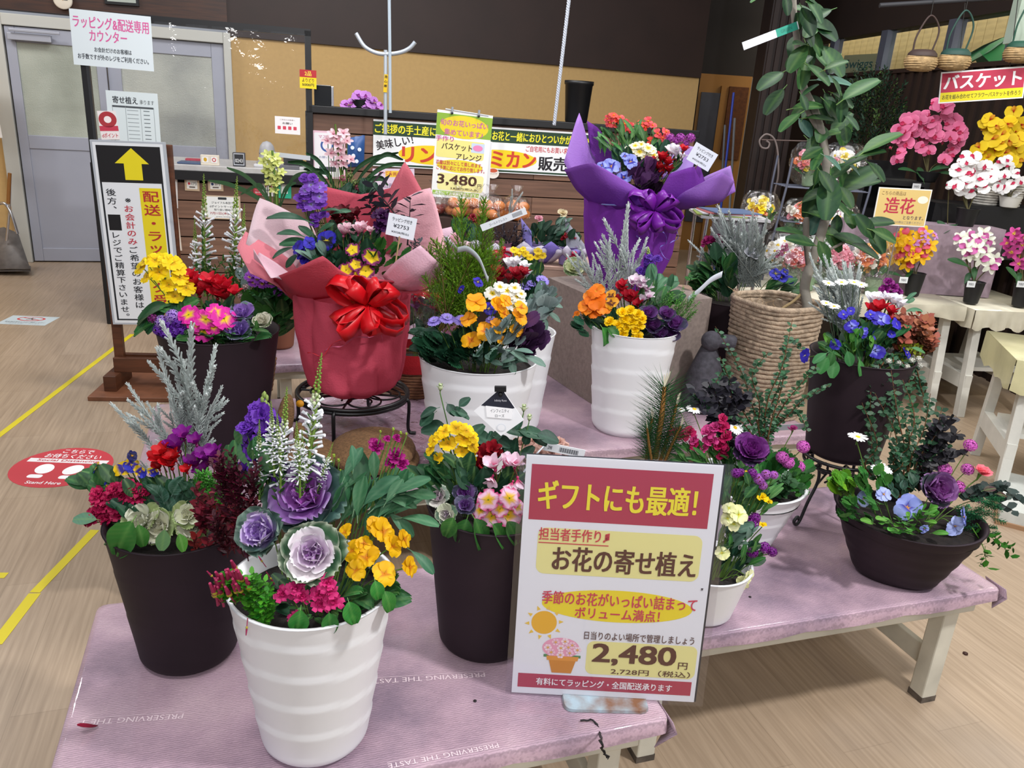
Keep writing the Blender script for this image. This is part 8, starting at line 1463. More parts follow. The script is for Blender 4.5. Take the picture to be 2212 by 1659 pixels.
# === O: dark pot left of the basket with stock, silver bush and blue pansies; stone figure
P = plain_pot('flower_planter', 'dark pot behind the rope basket with magenta stock and a silver bush', V(at(1590, 600, 3.42)[0], 3.42, TH), .17, .12, .37, DARKPOT, n=40); P.Y = 3.42
for i in range(34): P.seg('silver_sprig', silver_sprig(i % 7, 3), (1620 + rnd.uniform(-25, 30), 620, .0), (1610 + rnd.uniform(-75, 80), 500 + rnd.uniform(-60, 60), rnd.uniform(-.05, .05)), .9)
P.seg('silver_sprig', silver_sprig(1, 2), (1570, 600, .0), (1485, 522, .0), .9); P.leaves(oval_g + dk, 1545, 590, 45, 52, 50, 40, -.02, .05); P.leaves(rnd_g, 1520, 605, 30, 20, 12, 40, -.05)
for px, py, s in ((1530, 518, 26), (1543, 522, 26), (1522, 525, 22), (1552, 512, 20), (1560, 525, 22), (1582, 558, 20), (1622, 565, 26), (1612, 572, 22)): P.fl('stock_flower', double_flower('#8a1058', '#6f0c48', 10, 1, .2, .15), px, py, s, .02)
for px, py, s in ((1675, 592, 30), (1688, 600, 28), (1705, 605, 22), (1695, 588, 20)): P.fl('pansy', pansy('#3a3ab8', '#3030a8', '#1a1a60', '#d8c030', .4), px, py, s, -.05)
for px, py, s in ((1618, 552, 30), (1630, 558, 26)): P.fl('white_cyclamen', cyclamen('#e6e8f0', '#c8c0d0'), px, py, s, -.02)
P.leaves(oval_g, 1700, 620, 40, 16, 14, 30, -.03); P.done()
SG = pmat('dark_grey_stone', '#46444c', .8, noise=.35, nscale=50, bump=.6, bscale=90); fg = empty('stone_figure', on(1510, 880, TH), 'dark grey stone bird-like figure between the plinth and the rope basket', 'figure'); q = at(1512, 880, 3.0); q = V(q[0], 3.0, TH); k = pxm(q)
m = MB(); m.lathe([(.001, 0), (.075, 0), (.085, .06), (.075, .14), (.05, .21), (.032, .26), (.02, .28), (.001, .285)], (1, 1, 1), 24, t=tuple(q), fn=lambda a, z: 1 + .05 * math.sin(a * 2)); wobj('body', m, SG, fg); m = MB(); hq = q + V(.0, -.02, .29); m.ball(hq, .04, (1, 1, 1), 16, 10); m.tube(bez([hq, hq + V(.05, -.01, .005), hq + V(.09, -.015, .0)], 4), [.03, .028, .026, .026, .027, .028, .03, .03, .024], (1, 1, 1), 12); wobj('head', m, SG, fg)
# === back middle stock on a pale wooden riser
q0 = V(at(1128, 600, 3.75)[0], 3.75, 0); rz = empty('wooden_riser', V(q0[0], 3.75, 0), 'pale wooden riser box behind the ivory pots holding small wrapped roses', 'box'); zr = at(1190, 583, 3.75)[2]; PALE = pmat('pale_pink_wood', '#c0a08f', .7, noise=.2, nscale=5, stretch=(1, 1, 6))
for i in range(6): BOX('slat', (q0[0] + .03, 3.75, i * zr / 6 + .003), (q0[0] + .42, 3.77, (i + 1) * zr / 6 - .002), PALE, rz)
BOX('top', (q0[0] + .03, 3.75, zr - .0), (q0[0] + .42, 4.35, zr + .015), PALE, rz); BOX('side_panel', (q0[0] + .03, 3.77, 0), (q0[0] + .048, 4.35, zr), PALE, rz); BOX('side_panel', (q0[0] + .402, 3.77, 0), (q0[0] + .42, 4.35, zr), PALE, rz); zr += .016
def mini(label, px, Y, z, col, name='small_pot', r=.05, h=.09): return plain_pot(name, label, V(at(px, 500, Y)[0], Y, z), r, r * .75, h, pmat('pot_' + col[1:], col, .6))
def papercone(P, px, py, rx, ry, col, n=5, dy=0):
    for i in range(n):
        a = -.9 + 1.8 * i / (n - 1) if n > 1 else 0; x = px + rx * math.sin(a); Y = P.Y + dy
        sheet(P.root, [[(px - rx * .2 + (x - px) * .3, py + ry, Y - .02), (px + (x - px) * .3, py + ry, Y - .03), (px + rx * .2 + (x - px) * .3, py + ry, Y - .02)], [(x - rx * .35, py, Y - .06), (x, py + ry * .15, Y - .08), (x + rx * .35, py, Y - .06)], [(x - rx * .42, py - ry * .4, Y - .07), (x, py - ry * (.7 + .3 * math.cos(i * 2.2)), Y - .06), (x + rx * .42, py - ry * .3, Y - .07)]], col if i % 2 else '#d9d3e2', None, 3)
P = mini('potted pink roses wrapped in lilac paper behind the centre pots', 1160, 3.85, zr, '#8a7ab0'); 
for px, py, s, c1 in ((1164, 474, 22, '#e0a0b0'), (1182, 486, 14, '#e0a0b0'), (1215, 463, 28, '#e6d8b4')): P.fl('rose', double_flower(c1, '#c89a90', 12, .7, .06, .05, .55), px, py, s, .0, n=V(0, -.6, .8))
P.leaves(rose_l + dk, 1180, 510, 40, 26, 34, 26, .0); P.leaves(gray_l, 1215, 485, 26, 14, 12, 26, .0); papercone(P, 1170, 545, 48, 24, '#8878c8', 5); sheet(P.root, [[(1130, 530, 3.8), (1150, 540, 3.78)], [(1125, 470, 3.85), (1148, 500, 3.82)]], '#8f86cc', None, 4); P.done()
P = mini('small potted red roses wrapped in lilac paper with pink bow beside the purple planter', 1230, 3.82, zr, '#8a7ab0'); 
for px, py, s in ((1225, 508, 20), (1238, 512, 18), (1218, 515, 16)): P.fl('rose', double_flower('#a81428', '#80101c', 10, .8, .1, .1, .5), px, py, s)
P.fl('pink_bloom', double_flower('#d86090', '#b84070', 10, .9, .1, .1, .5), 1247, 532, 28); P.leaves(dk, 1230, 520, 26, 16, 18, 22, .02); sheet(P.root, [[(1225, 560, 3.78), (1262, 560, 3.78)], [(1220, 470, 3.84), (1275, 545, 3.8)]], '#b9bcc8', None, 5); papercone(P, 1245, 548, 26, 18, '#9a8ad0', 3); bow(P.root, at(1240, 556, 3.7), .035, '#c01a4c', 7); P.done()
P = mini('potted dark shrub in pink paper with red bow behind the lime conifer', 1085, 3.8, zr, '#8a5a70'); 
for i in range(26): P.seg('dark_sprig', leafy_sprig(70 + i % 4, '#5f5a66', '#2f2a36', 20, .16, .035, '#4a404a', .9), (1100 + rnd.uniform(-18, 18), 540), (1100 + rnd.uniform(-38, 40), 500 + rnd.uniform(-30, 30)), .8)
P.seg('silver_twig', silver_sprig(2, 4), (1085, 490), (1123, 410), .9); P.seg('silver_twig', silver_sprig(4, 4), (1080, 480), (1075, 446), .9); bow(P.root, at(1085, 548, 3.6), .045, '#c81440', 9); papercone(P, 1105, 545, 44, 20, '#d9b8cc', 3); P.done()
for i, (px, py) in enumerate(((1022, 472), (1070, 500 - 20))): pass
P = mini('small red-flowered pot in pink paper left of the lime conifer', 985, 3.75, TH + .003, '#8a5a70'); 
for px, py, s in ((1022, 470, 24), (985, 480, 20), (1030, 478, 20), (935, 500, 18), (940, 508, 16)): P.fl('carnation', double_flower('#7f1020', '#5f0c18', 12, 1, .15, .15), px, py, s, .05)
P.leaves(dk + oval_g, 990, 505, 50, 26, 30, 26, .03); papercone(P, 955, 525, 36, 24, '#e3a6b8', 4); papercone(P, 1005, 530, 30, 20, '#e8c8d2', 3); sheet(P.root, [[(925, 560, 3.7), (1000, 560, 3.7)], [(930, 500, 3.72), (975, 490, 3.74)]], '#dfc0d0', None, 4); P.done()
P = mini('yellow primrose pot in clear wrap in front of the riser', 1140, 3.4, TH + .003, '#1f6a4a'); 
for px, py, s in ((1110, 540, 18), (1122, 543, 18), (1135, 548, 18), (1118, 550, 16), (1145, 556, 18), (1162, 543, 20), (1172, 552, 18), (1160, 555, 16), (1130, 538, 14)): P.fl('primrose', primrose('#e8c818', '#ecd020', '#c8a010', .2), px, py, s, 0, scol=lin('#7aa038'))
P.leaves(oval_g, 1140, 575, 30, 12, 14, 26, .0); P.done()
P = mini('pale ornamental cabbage pot between riser and plinth', 1235, 3.48, TH + .003, '#5a6a50'); P.cabbage(1240, 578, 26, '#d0d8a8', '#c3d09a', '#8fae78', '#dfe6c0', 0, outn=6, inner=9); P.done()
# fruit bags on the counter-side crates
ORG = pmat('mandarin_skin', '#cf7a34', .45, bump=.4, bscale=200); APL = pmat('apple_skin', '#8f3a34', .35, noise=.3, nscale=12)
cr = tag(BOX('crate', (-.5, -.12, 0), (.27, .12, zr + .14), pmat('dark_crate', '#3a2620', .8), None, None, (at(1010, 500, 4.3)[0], 4.3, 0)), 'dark crate behind the plants holding bagged fruit', 'crate'); zc = zr + .14
for i, (px, n, lab, mt_) in enumerate(((937, 5, 'clear bag of red apples on the crate right of the pink paper', APL), (988, 7, 'clear bag of mandarins left of the conifer tip', ORG), (1030, 7, 'clear bag of mandarins between the two conifer tips', ORG), (1060, 6, 'clear bag of mandarins right of the conifer tips', ORG), (1112, 7, 'clear bag of mandarins at the right end of the crate', ORG))):
    bx = V(at(px, 490, 4.28)[0], 4.28 - .03 * (i % 2), zc); bg = empty('fruit_bag', bx, lab, 'bag of fruit'); nm = 'apple' if mt_ is APL else 'mandarin'; m = MB(); m.ball((0, 0, 0), .032, (1, 1, 1), 12, 8, .85); me = m.mesh(nm, mt_)
    for j in range(n): a = j * 2.4; k = .042 * math.sqrt(j % 4 + .3); obj(nm, me, None, bg, None, bx + V(k * math.cos(a), k * math.sin(a) * .7, .03 + .045 * (j // 4)))
    m = MB(); m.lathe([(.03, 0), (.082, .02), (.085, .07), (.06, .115), (.016, .14), (.012, .15), (.03, .175), (.034, .18)], (1, 1, 1), 18, t=tuple(bx), fn=lambda a, z: 1 + .07 * math.sin(a * 5 + z * 90)); wobj('clear_bag', m, CELLO, bg, smooth=False)
# purple moth orchid behind the divider
P = plain_pot('orchid_pot', 'lilac moth orchid cluster peeking over the counter divider', dpt(778, .2), .05, .04, .05, BLACKP); P.Y = P.C[1]; lo_ = orchid('#c07fd0', '#cc94da', '#8a2a8a', '#7a2070')
for px, py, s in ((772, 206, 30), (790, 206, 28), (762, 222, 30), (782, 220, 30), (800, 222, 26), (745, 226, 26), (752, 238, 26), (775, 236, 30), (795, 236, 28), (812, 234, 26), (822, 228, 20), (808, 216, 20)): P.fl('orchid_flower', lo_, px, py, s, -.02)
P.done()
# === right side tables
CR = pmat('cream_cloth', '#cfc9b4', .6, noise=.25, nscale=6, coat=.5); Z5 = at(2062, 662, 4.2)[2]
def trestle(name_lab, cloth_lab, x0, x1, y0, y1, z, ang, org, cmat=CR, drop=.07):
    R = rotz(ang); r = empty('trestle_table', org, name_lab, 'table', None, R)
    BOX('table_top', (x0 + .01, y0 + .01, z - .03), (x1 - .01, y1, z - .004), WHITEM, r, R, org)
    for x, s in ((x0 + .08, 1), (x1 - .05, -1)):
        for y, q in ((y0 + .06, 1), (y1 - .06, -1)):
            m = MB(); m.box((-.022, -.022, 0), (.022, .022, z - .03)); sh_ = np.array([[1, 0, 0], [0, 1, q * .1], [0, 0, 1.0]]); o_ = MB(); o_.merge(m, sh_, (x, y - q * .1 * (z - .03) * .6, 0)); obj('leg', o_, WHITEM, r, R, org, smooth=False, bevel=.003)
        BOX('brace', (x - .02, y0 + .02, .16), (x + .02, y1 - .04, .24), WHITEM, r, R, org)
    BOX('lower_board', (x0 + .1, y0 + .12, .24), (x1 - .05, y0 + .4, .262), WHITEM, r, R, org)
    m = MB(); m.box((x0, y0, z - .002), (x1, y1, z + .003)); G = []
    for i in range(40):
        x = x0 + (x1 - x0) * i / 39; G.append([(x, y0 - .004, z + .002), (x, y0 - .008 - .004 * math.sin(i), z - drop * .5), (x + .004 * math.sin(i * 2), y0 - .006 + .006 * math.sin(i * 1.7), z - drop * (1 + .12 * math.sin(i * .7)))])
    m.grid(np.array(G), (1, 1, 1)); G = []
    for x, sx in ((x0 - .003, -1), (x1 + .003, 1)): m.grid(np.array([[(x, y0 + (y1 - y0) * i / 9, z + .002), (x + sx * .004 * math.sin(i), y0 + (y1 - y0) * i / 9, z - drop * (1 + .1 * math.sin(i * 2)))] for i in range(10)]), (1, 1, 1))
    o = obj('tablecloth', m, cmat, None, R, org); tag(o, cloth_lab, 'tablecloth'); return r, o
q = V(2.42 - .05, 4.2, 0); A5 = math.radians(6)
trestle('white trestle table at right carrying the cellophane-wrapped arrangements', 'pale glossy cloth on the long white trestle table', -1.2, .05, 0, .75, Z5, A5, q); trestle('white trestle table at the right edge carrying black orchid pots', 'pale cloth on the right-hand trestle table under the black pots', .07, .58, -.05, .62, Z5 - .005, A5, q, drop=.1)
A6 = math.radians(-17); q6 = on(2128, 1062, 0); Z6 = at(2185, 775, q6[1])[2]; r, o6 = trestle('white table with cream printed cloth cut by the right edge of the photo', 'cream printed paper cloth on the table at the right edge', -.03, .9, -.03, .5, Z6, A6, q6, pmat('cream_print_cloth', '#cdc89c', .55, noise=.15, nscale=8, coat=.5), .13)
t = MB(); add_text(t, 'more ever', 0, 0, .3, .045, '#8f8a58', .0, z=0); R6 = rotz(A6); F6 = np.column_stack([R6[:, 0], V(0, 0, 1), -R6[:, 1]]) @ rotz(-math.pi / 2 + .1); obj('print', t, PAPER, o6, F6, q6 + R6 @ V(.07, -.075, Z6 - .06), .35, smooth=False)
p = on(2190, 1130, 0); r = empty('floor_plinth', p, 'low white panel with a wooden edge on the floor at the right edge', 'panel', None, rotz(-.5)); BOX('panel', (-.06, -.05, .018), (.5, .4, .07), pmat('white_laminate', '#c9ccc6', .4, noise=.1), r, rotz(-.5), p); BOX('edge', (-.07, -.06, 0), (.5, .4, .018), pmat('beech_edge', '#a07c5c', .5), r, rotz(-.5), p)
# black stepped shelf
SHY = 5.0; zs1 = at(1985, 392, SHY)[2]; xs0 = at(1850, 400, SHY)[0]
sh = empty('display_shelf', V(xs0, SHY, 0), 'black stepped display shelf behind the right tables', 'shelf'); BOX('shelf_board', (xs0, SHY - .05, zs1 - .03), (xs0 + .42, SHY + .3, zs1), BLACKP, sh); BOX('back_panel', (xs0, SHY + .3, 0), (xs0 + .42, SHY + .32, zs1 + .1), BLACKP, sh); 
for x in (xs0, xs0 + .39): BOX('side', (x, SHY - .05, 0), (x + .03, SHY + .3, zs1 - .03), BLACKP, sh)
zs2 = at(2150, 445, 4.75)[2]; BOX('shelf_board', (at(2010, 445, 4.75)[0], 4.7, zs2 - .3), (4.3, 5.0, zs2), BLACKP, sh)
p = V(at(1785, 500, 4.75)[0], 4.5, Z5 + .003); zst = at(1900, 470, 4.75)[2]; tag(BOX('cloth_step', (0, 0, 0), (.9, .18, zst - Z5), pmat('mauve_paper', '#93808c', .8, noise=.2, nscale=20), None, None, p), 'mauve paper-covered step on the right-hand table behind the orchids', 'box')
def sgn(q, Y, label, col, off=0): return board('shop_sign', at(*q[0], Y), at(*q[1], Y + off), at(*q[2], Y), label, 'sign', col, th=.004)
o, R, c, w, h = sgn(((2036, 156), (2222, 142), (2024, 224)), 4.5, 'red and yellow katakana basket sign hanging under the wicker baskets', '#dfe0e0', -.1); t = MB(); rect(t, -w * .485, -h * .16, w * .485, h * .45, '#b8324e'); rect(t, -w * .485, -h * .46, w * .485, -h * .16, '#e4d41e'); add_text(t, 'バスケット', 0, h * .15, w * .9, h * .46, '#f0f0f2', .05, z=.0006); add_text(t, 'お花を組み合わせてフラワーバスケットを作ろう', 0, -h * .31, w * .92, h * .15, '#3a3420', .02, z=.0006); prints(o, R, c, t)
m = MB()
for x in (-.3, .3): m.tube([c + R @ V(x * w, h / 2, 0), c + R @ V(x * w, h / 2 + .5, 0)], .002, lin('#2a2a2a'), 4)
wobj('hanging_wire', m, PAINT, o)
o, R, c, w, h = sgn(((1896, 404), (2011, 410), (1887, 485)), 4.3, 'cream sign with red kanji for artificial flowers above the yellow orchids', '#e6e4de'); t = MB(); rect(t, -w * .48, -h * .47, w * .48, h * .47, '#d9bd78'); add_text(t, 'こちらの商品は', -w * .2, h * .36, w * .45, h * .11, '#6a4a30', .0, z=.0006); add_text(t, '造花', -w * .05, h * .04, w * .56, h * .42, '#b8324a', .03, z=.0006); add_text(t, 'となります。', w * .25, -h * .27, w * .38, h * .1, '#4a3a50', .02, z=.0006); add_text(t, 'お買い求めの際はご注意ください', w * .06, -h * .4, w * .72, h * .07, '#6a6a78', 0, z=.0006); disc(t, w * .36, h * .22, w * .1, h * .1, '#ece6d8', .0006); prints(o, R, c, t)
m = MB(); m.tube([c - R[:, 1] * h * .5, V(c[0], c[1], Z5)], .004, (1, 1, 1), 5); wobj('sign_stem', m, CHROME, o)
# orchids
def orchid_obj(label, px, pyb, Y, z, flw, spots, s, stemc='#5f5a3a', leafpx=(), pr=.05, ph=.1, pm_=BLACKP, name='orchid_pot'):
    p = V(at(px, pyb, Y)[0], Y, z); P = plain_pot(name, label, p, pr, pr * .72, ph, pm_)
    for x, y in spots: P.fl('orchid_flower', flw[P.r.randrange(len(flw))], x, y, s * P.r.uniform(.85, 1.1), P.r.uniform(-.04, .04), stem=False, upk=.15)
    cxm = sum(x for x, y in spots) / len(spots); m = MB()
    for i in range(0, len(spots), max(1, len(spots) // 5)): x, y = spots[i]; m.tube(bez([P.core, at(px + (x - px) * .4, (pyb + y) / 2 - 10, Y + .02), at(x, y, Y + .03)], 6), .003, lin(stemc), 5)
    wobj('flower_stem', m, PLEAF, P.root)
    for (x, y, l, d) in leafpx: P.leaf(L_('spoon', '#24502c', rib='#4a7a48'), x, y, l, -.03, d)
    return P
def arc(cx, cy, rx, ry, n, seed=0): r = random.Random(seed); return [(cx + rx * math.sqrt(r.random()) * math.cos(a), cy + ry * math.sqrt(r.random()) * math.sin(a)) for a in [i * 2.4 for i in range(n)]]
pko = orchid('#e0709c', '#ec8cb0', '#c02a5a', '#d0506c'); sp = []
for i in range(46): a = math.pi * (1.02 + .96 * ((i * .618) % 1)); r = .2 + .8 * ((i * .37) % 1); sp.append((2004 + 78 * r * math.cos(a), 308 + 92 * r * math.sin(a) * (1 if r > .7 else 1.05)))
sp += [(1945, 330), (1938, 345), (1958, 310), (1950, 300), (2060, 320), (2068, 305), (2052, 335), (1990, 318), (2006, 326), (2040, 345)]
P = orchid_obj('arching pink moth orchid on the black shelf at right', 2000, 392, SHY, zs1, [pko], sp, 34, leafpx=((1965, 365, 40, (-.8, -.4)), (2030, 360, 44, (.9, -.4)), (2045, 372, 40, (1, -.1)), (1990, 375, 34, (-.2, -.8))), pr=.07, ph=.06)
for x, y in ((2035, 312), (2048, 328), (1925, 322), (2022, 300)): P.fl('orchid_bud', rosebud('#c8486c', '#d86a80'), x, y, 14, stem=False)
P.done(); yo = orchid('#e8c60c', '#ecd01c', '#c88a10', '#c0301c')
orchid_obj('bright yellow moth orchid on the black shelf at the right edge', 2160, 380, 4.95, zs2, [yo], [(2140, 258), (2130, 275), (2152, 272), (2185, 252), (2178, 268), (2165, 290), (2195, 285), (2145, 300), (2160, 310), (2180, 305), (2200, 300), (2150, 325), (2172, 330), (2195, 320), (2120, 330), (2132, 340), (2200, 345), (2180, 348), (2208, 270), (2160, 345), (2128, 262), (2190, 240), (2115, 318)], 38, leafpx=((2180, 375, 30, (.6, -.4)),)).done()
wo = orchid('#ecebea', '#f2f2f0', '#c02a50', '#c8305a')
sp = arc(2100, 372, 44, 36, 15, 2) + [(2065, 400), (2078, 408), (2095, 415), (2110, 398), (2125, 405), (2088, 350), (2105, 340), (2128, 358)]
P = orchid_obj('white moth orchid with red centres in front of the black shelf', 2085, 480, 4.55, zst, [wo], sp, 34, leafpx=((2050, 490, 44, (-1, .2)), (2105, 495, 40, (1, .1)), (2075, 500, 30, (0, .6)), (2040, 505, 34, (-.8, .5))), pr=.06, ph=.1); P.done()
sp = [(2180, 360), (2195, 375), (2170, 378), (2205, 392), (2160, 392), (2185, 398), (2200, 408), (2168, 408), (2150, 380), (2190, 415), (2155, 405), (2175, 345), (2160, 352)]
orchid_obj('white moth orchid in a whitewashed basket at the right edge', 2180, 440, 4.7, zs2, [wo], sp, 28, pr=.06, ph=.06, pm_=WHITEM).done()
wk = pmat('whitewashed_wicker', '#b4b0a8', .8, noise=.3, nscale=30)
for px, lab in ((2152, 'left whitewashed wicker basket on the black shelf'), (2202, 'right whitewashed wicker basket on the black shelf')):
    p = V(at(px, 440, 4.68)[0], 4.8, zs2); Pw = wicker('wicker_basket', lab, p, .075, .06, .13, wk, 9); Pw.done()
cy_ = orchid('#ecb80c', '#f0c81c', '#e0607a', '#d8304c', 'cat'); cl_ = orchid('#c48ad0', '#d0a0da', '#e0a050', '#c85a30', 'cat')
sp = [(1925, 528), (1945, 545), (1960, 530), (1985, 520), (2000, 540), (1970, 555), (1940, 515), (1990, 555), (1915, 538), (2008, 530), (1955, 508), (1995, 505), (1935, 560), (1925, 520), (1960, 570), (1978, 545)]
P = orchid_obj('yellow cattleya orchid with pink lips in a black pot', 1968, 640, 4.4, Z5 + .003, [cy_], sp, 36, leafpx=((1935, 590, 36, (-.6, -.3)), (1960, 595, 30, (.2, -.6))), pr=.05, ph=.13); blob(P, 'orchid_flower', [cl_], 1990, 520, 34, 24, 6, 24, .03); P.done()
cw = orchid('#e6ead8', '#f0f0e6', '#c86aa8', '#a8307a', 'cat')
sp = [(2075, 515), (2095, 510), (2115, 515), (2135, 520), (2085, 535), (2110, 538), (2130, 545), (2150, 560), (2095, 550), (2120, 560), (2140, 575), (2100, 525), (2125, 505)]
P = orchid_obj('white cattleya orchid with magenta throats in a black pot', 2098, 645, 4.3, Z5 + .003, [cw], sp, 34, leafpx=((2075, 565, 44, (-.7, -.5)), (2105, 590, 30, (.1, -.8)), (2090, 600, 30, (.2, -.6))), pr=.05, ph=.12); P.done()
cm = orchid('#c0408a', '#cc5a9c', '#8a1c5c', '#e0c040', 'cat'); P = orchid_obj('magenta orchid in a black pot cut by the right edge', 2205, 645, 4.3, Z5 + .003, [cm], [(2175, 525), (2195, 515), (2208, 530), (2185, 545), (2205, 555), (2200, 570), (2190, 505), (2215, 515)], 32, leafpx=((2190, 590, 36, (-.4, -.8)), (2200, 600, 30, (.2, -.6))), pr=.05, ph=.12); P.done()
orchid_obj('tall black pot of dark strap leaves behind the mauve step', 2045, 585, 4.6, Z5 + .003, [wo], [(2050, 400)], 20, leafpx=((2020, 495, 44, (-.9, .2)), (2060, 500, 40, (.9, .1)), (2040, 490, 36, (-.3, -.7))), pr=.075, ph=.22).done()
# price stickers on pots
for (px, py, Y) in ((1952, 604, 4.33), (2098, 613, 4.23), (2206, 613, 4.23), (1980, 402, 4.92)): 
    o, R, c, w, h = board('price_sticker', at(px - 9, py - 6, Y), at(px + 9, py - 5, Y), at(px - 9, py + 7, Y), 'small white price sticker ' + {1952: 'on the yellow cattleya pot', 2098: 'on the white cattleya pot', 2206: 'on the magenta orchid pot', 1980: 'on the shelf edge under the pink orchid'}[px], 'sticker', '#dfe2e4'); t = MB(); add_text(t, '980', 0, 0, w * .6, h * .4, '#5a5a60', 0); prints(o, R, c, t)
# cellophane wrapped arrangements
RS_ = [double_flower('#d85a4a', '#b83a34', 10, .9, .1, .1, .5), double_flower('#e8a83a', '#d88a20', 10, .9, .1, .1, .5), double_flower('#e6dfd0', '#c8b8a0', 10, .9, .1, .1, .5), double_flower('#e08a9a', '#c86078', 10, .9, .1, .1, .5), double_flower('#e8d020', '#c8a818', 9, .9, .1, .1, .5), double_flower('#a82a6a', '#80205a', 9, .9, .1, .1, .5), daisy('#eeeeea'), double_flower('#e07a3a', '#c05a28', 10, .9, .1, .1, .5)]
GP_ = pmat('green_tin_pot', '#7f9a78', .5); 
def bouquet(label, px, pyb, Y, z, cx, cy, rx, ry, ks, n=16, s=26, potm=GP_, pr=.045, ph=.09, cl=True):
    p = V(at(px, pyb, Y)[0], Y, z); P = plain_pot('wrapped_bouquet', label, p, pr, pr * .75, ph, potm, 'bouquet'); blob(P, 'flower', [RS_[k] for k in ks], cx, cy, rx, ry, n, s, 0, .07); P.leaves(oval_g + light_g, cx, cy + ry * .8, rx, ry * .5, 14, 26, -.02)
    if cl: cello(P, cx, cy + 5, rx * 1.5, ry * 2.0)
    P.done()
b5 = Z5 + .003
bouquet('cellophane bouquet of yellow and orange blooms beside the scroll holder', 1635, 560, 4.3, at(1635, 540, 4.3)[2], 1640, 450, 26, 22, (4, 4, 1, 2, 7), 14, 24, BLACKP)
rk = empty('wire_rack', V(at(1735, 700, 4.7)[0], 4.7, 0), 'grey wire flower rack holding the cellophane bouquets', 'rack'); zk1 = at(1740, 405, 4.7)[2]; zk2 = at(1730, 480, 4.6)[2]; xa_, xb_ = at(1690, 400, 4.7)[0], at(1868, 400, 4.7)[0]
for x in (xa_, xb_):
    for y, lean in ((4.62, -.03), (4.9, 0)): m = MB(); m.tube([V(x + lean * 2, y - .03, Z5 + .004), V(x, y, zk1), V(x + .01, y + .01, zk1 + .16)], .007, (1, 1, 1), 6); wobj('upright', m, GM, rk)
for z, y in ((zk1, 4.62), (zk2, 4.58)):
    for k in range(6): m = MB(); m.tube([V(xa_, y + k * .05, z), V(xb_, y + k * .05, z)], .004, (1, 1, 1), 5); wobj('shelf_wire', m, GM, rk)
bouquet('cellophane bouquet of coral and yellow blooms on the rack, left one', 1745, 400, 4.72, zk1 + .005, 1752, 348, 28, 24, (0, 0, 4, 7, 3), 18, 24); bouquet('cellophane bouquet of white and yellow blooms on the rack, right one', 1828, 400, 4.72, zk1 + .005, 1822, 350, 30, 24, (2, 2, 4, 6, 3), 18, 24)
bouquet('cellophane bouquet of orange and red blooms on the lower rack, left one', 1730, 480, 4.66, zk2 + .005, 1730, 462, 28, 20, (0, 7, 2, 3), 16, 24); bouquet('cellophane bouquet of cream and crimson blooms on the lower rack behind ficus leaves', 1812, 480, 4.66, zk2 + .005, 1812, 478, 28, 24, (5, 2, 0, 6), 16, 24)
bouquet('cellophane bouquet of white and blue tones behind the silver bush', 1700, 620, 4.4, b5, 1690, 545, 34, 26, (6, 2, 6, 5), 18, 26); bouquet('cellophane bouquet of coral blooms behind the ficus trunk', 1740, 630, 4.36, b5, 1725, 560, 36, 18, (0, 0, 2, 3), 16, 26); bouquet('cellophane bouquet of pink carnations right of the ficus trunk', 1815, 630, 4.36, b5, 1815, 558, 30, 24, (3, 3, 3, 2), 16, 30); bouquet('cellophane bouquet of orange and red roses beside the yellow cattleya', 1880, 640, 4.36, b5, 1875, 560, 36, 28, (0, 7, 1, 2, 7), 22, 28); bouquet('cellophane bouquet of white flowers at the back of the long table', 1770, 600, 4.6, b5, 1790, 525, 50, 12, (2, 6, 6), 14, 22)
# wire scroll holder
m = MB(); m.tube(bez([at(1690, 560, 5.0), at(1672, 440, 5.0), at(1681, 380, 5.0), at(1680, 330, 5.0), at(1672, 300, 5.0), at(1655, 290, 5.0), at(1641, 303, 5.0), at(1645, 318, 5.0), at(1658, 320, 5.0), at(1662, 310, 5.0), at(1655, 304, 5.0)], 6), .006, lin('#6a5f5c'), 6); m.tube([at(1645, 302, 5.0), at(1780, 306, 5.0)], .004, lin('#5a4a46'), 5); b = at(1690, 560, 5.0); m.tube([b, V(b[0], b[1], 0)], .006, lin('#6a5f5c'), 6); tag(wobj('scroll_holder', m, PAINT, org=V(b[0], b[1], 0)), 'grey wire scroll holder against the dark wall left of the rack', 'wire holder')
